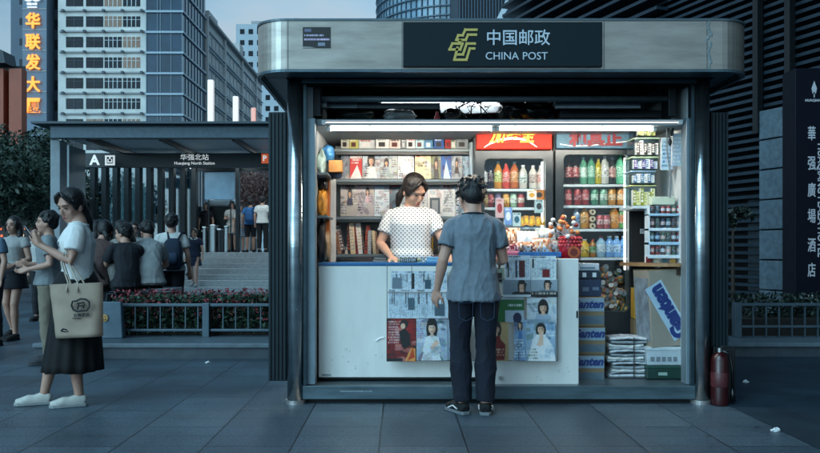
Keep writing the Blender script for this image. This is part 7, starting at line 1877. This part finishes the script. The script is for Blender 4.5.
ve.trousers(cloth('vendor_trousers', '262a30'), name='trousers')
ve.hair('low_tail', hair_d); ve.face()
for n in 'RL': ve.shoe(n, cloth('vendor_shoe', '2a2624'), name='shoe')

# ---------------------------------------------------------------- woman with phone and paper bag
dW = 5.96
wm = Person((PX(77, dW), dW, 0), R(110), 1.65, 'woman in white T-shirt and wide black skirt looking at her phone', skin=skin_c, vox=.007)
J = wm.J; wm.wide = .90; wm.aw = .84
# she faces the left edge: her left hand side is towards the camera
J['head'] = V(.0, .045, 1.555); wm.head_pitch = R(-20); wm.head_yaw = R(46)
wm.hs = 1.08; J['shL'] = V(-.145, -.005, 1.34); J['shR'] = V(.145, .0, 1.34)
J['elL'] = V(-.205, .035, 1.115); J['wrL'] = V(-.11, .27, 1.25); wm.handdir['L'] = V(.25, .45, .75); wm.palm['L'] = V(.6, -.6, .2); wm.curl['L'] = .75
J['elR'] = V(.195, .06, 1.12); J['wrR'] = V(.06, .265, 1.25); wm.handdir['R'] = V(-.45, .4, .6); wm.palm['R'] = V(-.6, -.5, .2); wm.curl['R'] = .7
J['anL'] = V(-.09, -.02, .085); J['toeL'] = V(-.10, .14, .03); J['knL'] = V(-.085, .03, .49)
J['anR'] = V(.085, .24, .085); J['toeR'] = V(.09, .40, .03); J['knR'] = V(.085, .15, .50)
wm.body(None)
tw_ = wm.shirt(cloth('tshirt_white', 'dedfdd', vary=.05), g=.020, sl=.62, hem=-.02, bust=.02, seed=12, wr=.005)
b = MB()
c0 = J['chest'].lerp(J['waist'], .12) + V(-.055, .128, 0)
for dx, r in ((0, .028), (.05, .024)): b.tube([wm.sc(c0 + V(dx + r * math.cos(a), .004 - .02 * abs(dx + .02), r * .8 * math.sin(a))) for a in np.linspace(0, 6.2832, 14)], .004, 5)
b.build('shirt_print', M('print_slate', '4e6272', .7), tw_, local=True)
wm.skirt(cloth('skirt_black', '07080b', vary=.3), .27, .135, .235, pleat=.05, n=15, dy=.95, zt=1.04, off=(0, .03))
wm.hair('ponytail', hair_b, 2); wm.face()
for n in 'RL': wm.shoe(n, M('canvas_white', 'c6c4bc', .8, vary=.15), M('sole_cream', '8f9494', .6), 'sneaker', marks=M('lace_grey', '8a8e8c', .7))
bpy.context.view_layer.update()
MWw = wm.o.matrix_world.copy()
# phone held in the near hand
ph = MB(); pc = wm.sc(J['wrL'] + V(.035, .055, .07)); rp = Matrix.Rotation(R(58), 3, 'X') @ Matrix.Rotation(R(12), 3, 'Z')
ph.box(-.036, .036, -.075, .075, -.004, .004); ph.v = [tuple(MWw @ (rp @ V(*v) + pc)) for v in ph.v]
pho = ph.build('phone', M('phone_dark', '15171b', .2), bevel=.004); tag(pho, 'dark smartphone held up by the woman in the white T-shirt', 'phone')
ph = MB(); ph.box(-.033, .033, -.068, .068, .0042, .0052); ph.v = [tuple(MWw @ (rp @ V(*v) + pc)) for v in ph.v]
ph.build('screen', M('phone_screen', '7f98a8', .1, emit='a8c4d8', estr=.25), pho)
# paper bag hung on her forearm
bagy = 5.74
bag = thing('paper_bag', (PX(77, bagy), bagy, PZ(338, bagy)), 'tan paper carrier bag with a dark rounded emblem, hanging from the arm of the woman', 'bag')
kb = M('bag_paper', 'a08e7c', .75, vary=.12, scale=7, bump=.12, bscale=14)
b = MB(); nx, nz = 14, 14; vs = []
def bagp(u, v, side):
    # u across 0..1, v up 0..1
    xl = PX(49.5 + 6.5 * (1 - v), bagy); xr = PX(103, bagy)
    d = .055 * (1 - .55 * v) * (1 - abs(u * 2 - 1) ** 6) + .004
    cr = .006 * noise.noise(V(u * 5, v * 5, side * 3)) + .008 * noise.noise(V(u * 2, v * 7, 9 + side))
    return (xl + (xr - xl) * u, bagy + side * d + cr, PZ(338 - 2 * u, bagy) + (PZ(284.5, bagy) - PZ(338, bagy)) * v)
for side in (-1, 1):
    k0 = len(b.v); b.add([bagp(i / nx, j / nz, side) for j in range(nz + 1) for i in range(nx + 1)], [((j * (nx + 1) + i), (j * (nx + 1) + i + 1), ((j + 1) * (nx + 1) + i + 1), ((j + 1) * (nx + 1) + i)) if side < 0 else ((j * (nx + 1) + i + 1), (j * (nx + 1) + i), ((j + 1) * (nx + 1) + i), ((j + 1) * (nx + 1) + i + 1)) for j in range(nz) for i in range(nx)])
N = (nx + 1) * (nz + 1)
b.add([], []); 
for j in range(nz):
    for i in (0, nx):
        a = j * (nx + 1) + i; q = (a, a + nx + 1, N + a + nx + 1, N + a); b.f.append(q if i == 0 else q[::-1]); b.mi.append(0)
for i in range(nx): b.f.append((i, N + i, N + i + 1, i + 1)); b.mi.append(0)
b.build('bag_body', kb, bag, smooth=True)
hk = M('bag_handle', 'b9ab9a', .7)
elW = MWw @ wm.sc(J['elL'].lerp(J['wrL'], .16))
for sd, ox in ((-1, -.0), (1, .03)):
    b = MB(); yb = bagy + sd * .02; b.tube([(PX(69, bagy), yb - .03, PZ(292, bagy)), (PX(69.5, bagy), yb, PZ(283, bagy)), (elW.x - .02, elW.y + sd * .02, elW.z - .03), (elW.x, elW.y + sd * .022, elW.z + .052), (elW.x + .03, elW.y + sd * .02, elW.z - .02), (PX(81 + 2 * sd, bagy), yb, PZ(283, bagy)), (PX(82 + 2 * sd, bagy), yb - .03, PZ(292, bagy))], .006, 7); b.build('handle', hk, bag, smooth=True)
ink = M('bag_ink', '23262c', .7); by_ = bagy - .066
b = MB(); c0 = V(PX(80.5, by_), by_, PZ(305.5, by_)); U = by_ / F
pts = [(-9, 0), (-8, 4), (-4, 4.6), (0, 6.6), (5, 6.2), (8.6, 3.6), (9, -1), (6.5, -4.8), (1, -5), (-3, -6), (-7, -4.4)]
b.tube([c0 + V(x * U, 0, z * U) for x, z in pts + pts[:1]], 1.0 * U, 6)
b.tube([c0 + V(x * U, 0, z * U) for x, z in ((-3.4, 2.0), (3.2, 3.0), (4.2, .4), (-2, -.6), (3.2, -.2), (3.0, -3))], .8 * U, 6); b.tube([c0 + V(x * U, 0, z * U) for x, z in ((-2.0, 2.2), (-2.8, -4))], .9 * U, 6)
b.build('bag_emblem', ink, bag)
b = MB()
for k in range(4): b.text('百圆裤业'[k], (c0.x + (-5.4 + k * 4.2) * U, by_ + .002, c0.z - 10.2 * U + k * .25 * U), 3.6 * U, .0015, .0008)
b.build('bag_lettering', ink, bag)
b = MB(); b.text('BAIYUAN', (c0.x - 4 * U, by_ + .003, c0.z - 13.0 * U), 1.9 * U, .0015, .0003); b.build('bag_small_lettering', ink, bag)
b = MB(); c1 = V(PX(64, by_), by_ + .008, PZ(330.5, by_)); b.tube([c1 + V(x * U, 0, z * U) for x, z in ((-3.5, -.6), (-1.5, 1.4), (2, .6), (4, -1.2), (0, -1.4), (-3.5, -.6))], .8 * U, 5); b.build('bag_mark', ink, bag)

# ---------------------------------------------------------------- passers-by and sitters behind
def bgp(px, d, rz, h, label, group='people behind the kiosk corner', z=0.0, skin=None, wide=1.0):
    p = Person((PX(px, d), d, z), rz, h, label, group, skin or skin_c, vox=.011); p.wide = wide; return p
def walk(p, st=.16, lift=.04):
    J = p.J; J['anL'] = V(-.085, .5 * st, .085); J['toeL'] = V(-.09, .5 * st + .16, .03); J['knL'] = V(-.09, .06 + .3 * st, .49)
    J['anR'] = V(.085, -.6 * st, .085 + lift); J['toeR'] = V(.09, -.6 * st + .15, .03 + lift * .3); J['knR'] = V(.09, .04, .50)
# young woman with long hair at the picture edge
p = bgp(14, 10.3, R(168), 1.62, 'young woman with long dark hair, grey top and short skirt, at the picture edge', wide=.9); walk(p)
J = p.J; J['elL'] = V(-.24, .0, 1.10); J['wrL'] = V(-.13, .18, 1.02); J['elR'] = V(.23, -.02, 1.10); J['wrR'] = V(.22, .10, .88)
p.body(None); p.shirt(cloth('top_grey', '9b9c9b'), g=.012, sl=.35, hem=.02, bust=.025, seed=1, wr=.003); p.skirt(cloth('skirt_navy_short', '151a22'), .70, .14, .20, dy=.85, zt=1.0); p.hair('long', hair_b); p.face()
for n in 'RL': p.shoe(n, cloth('shoe_dark', '16171a'))
# person in grey-blue tee and khaki trousers right behind the woman
p = bgp(48, 8.1, R(112), 1.58, 'person in a grey blue T-shirt and khaki trousers standing behind the woman with the phone')
J = p.J; J['elL'] = V(-.25, -.03, 1.10); J['wrL'] = V(-.16, .19, 1.05); J['wrR'] = V(.15, .2, 1.1)
p.body(None); p.shirt(cloth('tee_slate', '7c8487'), g=.016, sl=.6, hem=.05, seed=2); p.trousers(cloth('khaki', '7d7464'), seed=4); p.hair('short', hair_b, 9); p.face()
for n in 'RL': p.shoe(n, cloth('shoe_grey', '3c3e42'))
p = bgp(-8, 9.6, R(150), 1.6, 'person in a dark top cut off by the picture edge'); p.body(None); p.shirt(cloth('tee_blue_dim', '4c6478'), g=.016, sl=.6, hem=.05, seed=2); p.trousers(cloth('dark_trousers', '171b22')); p.hair('bob', hair_b)
for n in 'RL': p.shoe(n, cloth('shoe_dark', '16171a'))
p = bgp(42, 13.0, R(185), 1.6, 'woman with tied hair far behind the woman with the phone'); p.body(None); p.shirt(cloth('tee_pale', 'b3b3b0'), g=.016, sl=.6, hem=.05, seed=2); p.trousers(cloth('dark_trousers', '171b22')); p.hair('low_tail', hair_b); p.face()
for n in 'RL': p.shoe(n, cloth('shoe_dark', '16171a'))

# sitters on the planter edge, backs to the kiosk
def sitter(px, d, rz, label, mat, hair, lean=.06, wide=1.0, seat=.69, h=1.70, sl=.6, hy=0.0, hpitch=-.25, long=False, skirtm=None):
    p = Person((PX(px, d), d, 0), rz, h, label, 'people sitting on the planter edge', skin_c, vox=.010); p.wide = wide
    J = p.J; s0 = seat + .09
    J['hip'] = V(0, 0, s0); J['waist'] = V(0, -.03 + lean * .2, s0 + .15); J['chest'] = V(0, lean * .6, s0 + .36); J['neck'] = V(0, lean * 1.4 + .01, s0 + .50); J['head'] = V(0, lean * 1.8 + .06, s0 + .635)
    for n, sx in (('R', 1), ('L', -1)):
        J['hp' + n] = V(.09 * sx, .02, s0 - .02); J['kn' + n] = V(.11 * sx, .43, s0 + .0); J['an' + n] = V(.11 * sx, .44, .085 + seat - .46); J['toe' + n] = V(.12 * sx, .60, .03 + seat - .46)
        J['sh' + n] = V(.163 * sx, lean * 1.0, s0 + .425); J['el' + n] = V(.235 * sx, lean + .12, s0 + .19); J['wr' + n] = V(.12 * sx, .33, s0 + .13); p.palm[n] = V(0, 0, -1)
    p.head_yaw = hy; p.head_pitch = hpitch
    p.body(None); p.shirt(mat, g=.018, sl=sl, hem=.03, seed=px, wr=.006, hipw=.01, belly=.01); p.trousers(skirtm or cloth('dark_trousers', '171b22'), seed=px); p.hair(hair, hair_b, px)
    for n in 'RL': p.shoe(n, cloth('shoe_dark', '16171a'))
    return p
dS_ = 9.72
seat0 = .69
a1 = sitter(94, dS_ - .1, R(-8), 'sitter in a reddish brown jacket with a dark shoulder strap, beside the paper bag', cloth('jacket_brown', '4f3d3b'), 'low_tail', .12, 1.12, seat0, hy=R(10))
b = MB(); Jx = a1.J; b.tube([a1.sc(Jx['shL'] + V(.04, -.075, .04)), a1.sc(Jx['chest'] + V(-.02, -.168, -.02)), a1.sc(Jx['waist'] + V(.12, -.168, .0)), a1.sc(Jx['hip'] + V(.19, -.06, .0))], .016, 8); b.build('shoulder_strap', cloth('strap_black', '101114'), a1.o, local=True, smooth=True)
sitter(111, dS_, R(-14), 'sitter with long dark hair in a grey T-shirt, between brown jacket and black T-shirt', cloth('tee_grey', '84847f'), 'long', .10, .96, seat0, hy=R(-8))
a3 = sitter(127, dS_ - .14, R(35), 'sitter in a black T-shirt turned in profile towards the others', cloth('tee_black', '171b22'), 'short', .06, .86, seat0, h=1.66, hy=R(45), hpitch=-.1); a3.face()
a4 = sitter(149, dS_ + .05, R(22), 'sitter in a pale T-shirt leaning forward at the flower bed end of the row', cloth('tee_pale_sit', '8f9394'), 'short', .20, .98, seat0, hy=R(25), hpitch=-.5)
a5 = sitter(119, dS_ + .9, R(160), 'dark haired person facing the row of sitters', cloth('tee_slate_dim', '3e4a54'), 'short', .05, 1.0, .55, h=1.7); a5.face()
sitter(86, dS_ + .12, R(-20), 'sitter in a black top mostly behind the woman with the paper bag', cloth('tee_black', '171b22'), 'long', .08, .95, seat0)
a7 = sitter(128, dS_ + 1.1, R(195), 'woman in a dark top facing the row of sitters, half hidden', cloth('tee_slate_dim', '3e4a54'), 'long', .05, .95, .60); a7.face()
a6 = bgp(134, 13.5, R(190), 1.66, 'person in a grey shirt standing behind the sitters'); a6.body(None); a6.shirt(cloth('tee_grey2', '8c8e8e'), g=.016, sl=.6, hem=.05, seed=2); a6.trousers(cloth('dark_trousers', '171b22')); a6.hair('short', hair_b, 6); a6.face()
for n in 'RL': a6.shoe(n, cloth('shoe_dark', '16171a'))
sw_ = thing('seat_wall', (PX(128, 9.9), 9.9, 0), 'dark low wall behind the flower bed that the row of people sits on', 'wall')
MB().box(PX(78, 9.7), PX(172, 9.7), 9.96, 10.15, 0, .64).build('wall', M('planter_wall', '4d5961', .5), sw_)
MB().box(PX(77, 9.7), PX(173, 9.7), 9.72, 10.12, .643, .695).build('coping', M('planter_coping', '7b8a93', .4), sw_, bevel=.008)
# second carrier bag standing on the ledge
gb2 = thing('carrier_bag', (PX(112, 8.95), 8.95, LZ), 'grey blue carrier bag with a round yellow face sticker, standing on the ledge', 'bag')
b = MB(); yb = 8.9; x0, x1, z0, z1 = PX(100, yb), PX(121.5, yb), LZ + .002, PZ(302, yb)
b.add([(x0, yb, z0), (x1 + .01, yb, z0), (x1 + .01, yb + .12, z0), (x0, yb + .12, z0), (x0 - .01, yb + .03, z1), (x1 - .02, yb + .03, z1), (x1 - .02, yb + .09, z1), (x0 - .01, yb + .09, z1)], [(0, 3, 2, 1), (4, 5, 6, 7), (0, 1, 5, 4), (1, 2, 6, 5), (2, 3, 7, 6), (3, 0, 4, 7)])
b.build('bag_body', M('bag_greyblue', '5c7280', .5, vary=.2, scale=8, bump=.2, bscale=12), gb2, bevel=.01)
b = MB(); c = P(103.8, 318, yb - .004); c.y = yb + .008; b.cyl(c + V(0, -.008, 0), c + V(0, .004, 0), .044, seg=18); stk = b.build('sticker', M('sticker_yellow', 'c8a060', .5), gb2)
b = MB(); b.cyl(c + V(-.014, -.010, .012), c + V(-.014, -.0085, .012), .007, seg=8); b.cyl(c + V(.014, -.010, .012), c + V(.014, -.0085, .012), .007, seg=8); b.tube([c + V(.022 * math.cos(a), -.010, .022 * math.sin(a) - .002) for a in np.linspace(3.4, 6.0, 8)], .004, 5); b.build('sticker_face', M('sticker_red', '8c3a28', .5), stk)
b = MB(); b.tube([(x0 + .05, yb + .05, z1 - .01), (x0 + .06, yb + .05, z1 + .09), (x1 - .08, yb + .05, z1 + .09), (x1 - .07, yb + .05, z1 - .01)], .006, 6); b.build('handle', M('bag_cord', '3c4c58', .6), gb2)

# man with a backpack walking away to the steps
p = bgp(171.5, 11.3, R(4), 1.70, 'man in a white T-shirt with a dark backpack, walking away to the steps'); walk(p, .14)
p.body(None); p.shirt(cloth('tee_white2', 'c4c5c2'), g=.018, sl=.6, hem=.04, seed=6); p.trousers(cloth('dark_trousers', '171b22'), seed=3); p.hair('short', hair_b, 5)
for n in 'RL': p.shoe(n, cloth('shoe_dark', '16171a'))
bk_ = thing('backpack', (PX(173.5, 11.1), 11.1, 1.0), 'dark blue backpack on the back of the man in the white T-shirt', 'backpack')
bx_, by2 = PX(172.8, 11.14), 11.14
b = MB(); b.loft([((bx_, by2, .90), .10, .05), ((bx_, by2 - .01, .95), .135, .075), ((bx_, by2 - .015, 1.12), .135, .08), ((bx_, by2, 1.28), .115, .06), ((bx_, by2 + .01, 1.33), .07, .035)], 18, up=(1, 0, 0), power=3); b.build('pack', cloth('pack_navy', '18283c'), bk_, smooth=True)
b = MB(); b.loft([((bx_, by2 - .085, .96), .09, .02), ((bx_, by2 - .095, 1.05), .095, .03), ((bx_, by2 - .085, 1.13), .08, .02)], 14, up=(1, 0, 0), power=3); b.build('front_pocket', cloth('pack_slate', '26384e'), bk_, smooth=True)
for sx in (-1, 1):
    b = MB(); b.tube([(bx_ + sx * .06, by2 + .02, 1.30), (bx_ + sx * .10, by2 + .10, 1.42), (bx_ + sx * .13, by2 + .22, 1.41), (bx_ + sx * .15, by2 + .29, 1.25), (bx_ + sx * .15, by2 + .2, 1.0), (bx_ + sx * .12, by2 + .05, .97)], .016, 8); b.build('strap', cloth('pack_strap', '121c2a'), bk_, smooth=True)

# people on the steps and the terrace
def zstep(d): return 0 if d < 21.6 else min(7, int((d - 21.6) / .36) + 1) * .157
p = bgp(194.5, 21.85, R(178), 1.62, 'woman in a navy dress with white collar coming down the steps', wide=.92, z=.157); walk(p, .22, .06)
p.J['elR'] = V(.22, -.05, 1.1); p.J['wrR'] = V(.25, .02, .86)
p.body(None); dr = p.shirt(cloth('dress_navy', '18243a'), g=.014, sl=.55, hem=.05, bust=.02, seed=6, name='dress_top'); p.skirt(cloth('dress_navy', '18243a'), .60, .14, .21, name='dress_skirt', pleat=.03); p.hair('low_tail', hair_b); p.face()
b = MB()
for sx in (-1, 1): b.tube([p.sc(V(sx * .02, .115, 1.37)), p.sc(V(sx * .07, .09, 1.385)), p.sc(V(sx * .09, .03, 1.415))], .018, 8)
b.build('collar', cloth('collar_white', 'c2cbd0'), dr, local=True)
for n in 'RL': p.shoe(n, cloth('shoe_pale', '8c8f92'))
p = bgp(232, 24.9, R(185), 1.62, 'woman in a pale dress looking down on the terrace by the steel barriers', z=TZ, wide=.92); p.J['wrR'] = V(.10, .24, 1.12); p.J['wrL'] = V(-.10, .24, 1.12); p.head_pitch = -.4
p.body(None); p.shirt(cloth('dress_pale', 'aaa9a5'), g=.014, sl=.55, hem=.05, bust=.02, seed=6, name='dress_top'); p.skirt(cloth('dress_pale', 'aaa9a5'), .62, .14, .20, name='dress_skirt', pleat=.03); p.hair('long', hair_b); p.face()
for n in 'RL': p.shoe(n, cloth('shoe_dark', '16171a'))
p = bgp(240.5, 24.7, R(200), 1.50, 'smaller figure in a white blouse and patterned skirt beside the woman in the pale dress', z=TZ, wide=.88)
p.body(None); p.shirt(cloth('blouse_white', 'b5b5b2'), g=.014, sl=.55, hem=.02, seed=6); p.skirt(cloth('skirt_print', '8e9cab', vary=.6, scale=40), .55, .14, .19, pleat=.03); p.hair('bob', hair_b); p.face()
for n in 'RL': p.shoe(n, cloth('shoe_dark', '16171a'))
p = bgp(250.5, 24.45, R(8), 1.68, 'man in a bright blue T-shirt with a small backpack on the terrace', z=TZ); p.body(None); ts_ = p.shirt(cloth('tee_bright_blue', '2f6ea8'), g=.016, sl=.6, hem=.04, seed=6); p.trousers(cloth('shorts_dark', '14171d'), to=.5, name='shorts'); p.hair('short', hair_b, 15)
for n in 'RL': p.shoe(n, cloth('shoe_dark', '16171a'))
b = MB(); b.loft([((0, -.17, .98), .10, .05), ((0, -.19, 1.05), .13, .07), ((0, -.19, 1.22), .125, .07), ((0, -.16, 1.34), .07, .04)], 16, up=(1, 0, 0), power=3)
for sx in (-1, 1): b.tube([(sx * .07, -.15, 1.3), (sx * .11, -.03, 1.42), (sx * .12, .11, 1.33), (sx * .13, .12, 1.1), (sx * .13, 0, 1.0)], .018, 7)
bp2 = b.build('backpack', cloth('pack_blue', '1f4f80')); bp2.location = p.o.location + Vector((0, 0, 1.0)) - Vector((0, 0, 1.0)) + Vector((0, -.17 * .0, 0)) + Vector((0, 0, 0)); 
lo_ = [v.co for v in bp2.data.vertices]; zmin = .93; bp2.location = (p.o.location.x, p.o.location.y - .13, TZ + .93); tag(bp2, 'small blue backpack on the man in bright blue on the terrace', 'backpack')
p = bgp(262.5, 24.2, R(-6), 1.74, 'man in a white shirt and black trousers on the terrace next to the kiosk', z=TZ); p.body(None); p.shirt(cloth('shirt_white3', 'cfcfcb'), g=.018, sl=.6, hem=.04, seed=6); p.trousers(cloth('trousers_black', '101318')); p.hair('short', hair_b, 11)
for n in 'RL': p.shoe(n, cloth('shoe_dark', '16171a'))
p = bgp(206, 25.3, R(180), 1.6, 'dark clothed figure behind the steel barriers', z=TZ); p.body(None); p.shirt(cloth('tee_black2', '12161c'), g=.016, sl=.6, hem=.04, seed=6); p.trousers(cloth('trousers_black', '101318')); p.hair('bob', hair_b)
for n in 'RL': p.shoe(n, cloth('shoe_dark', '16171a'))
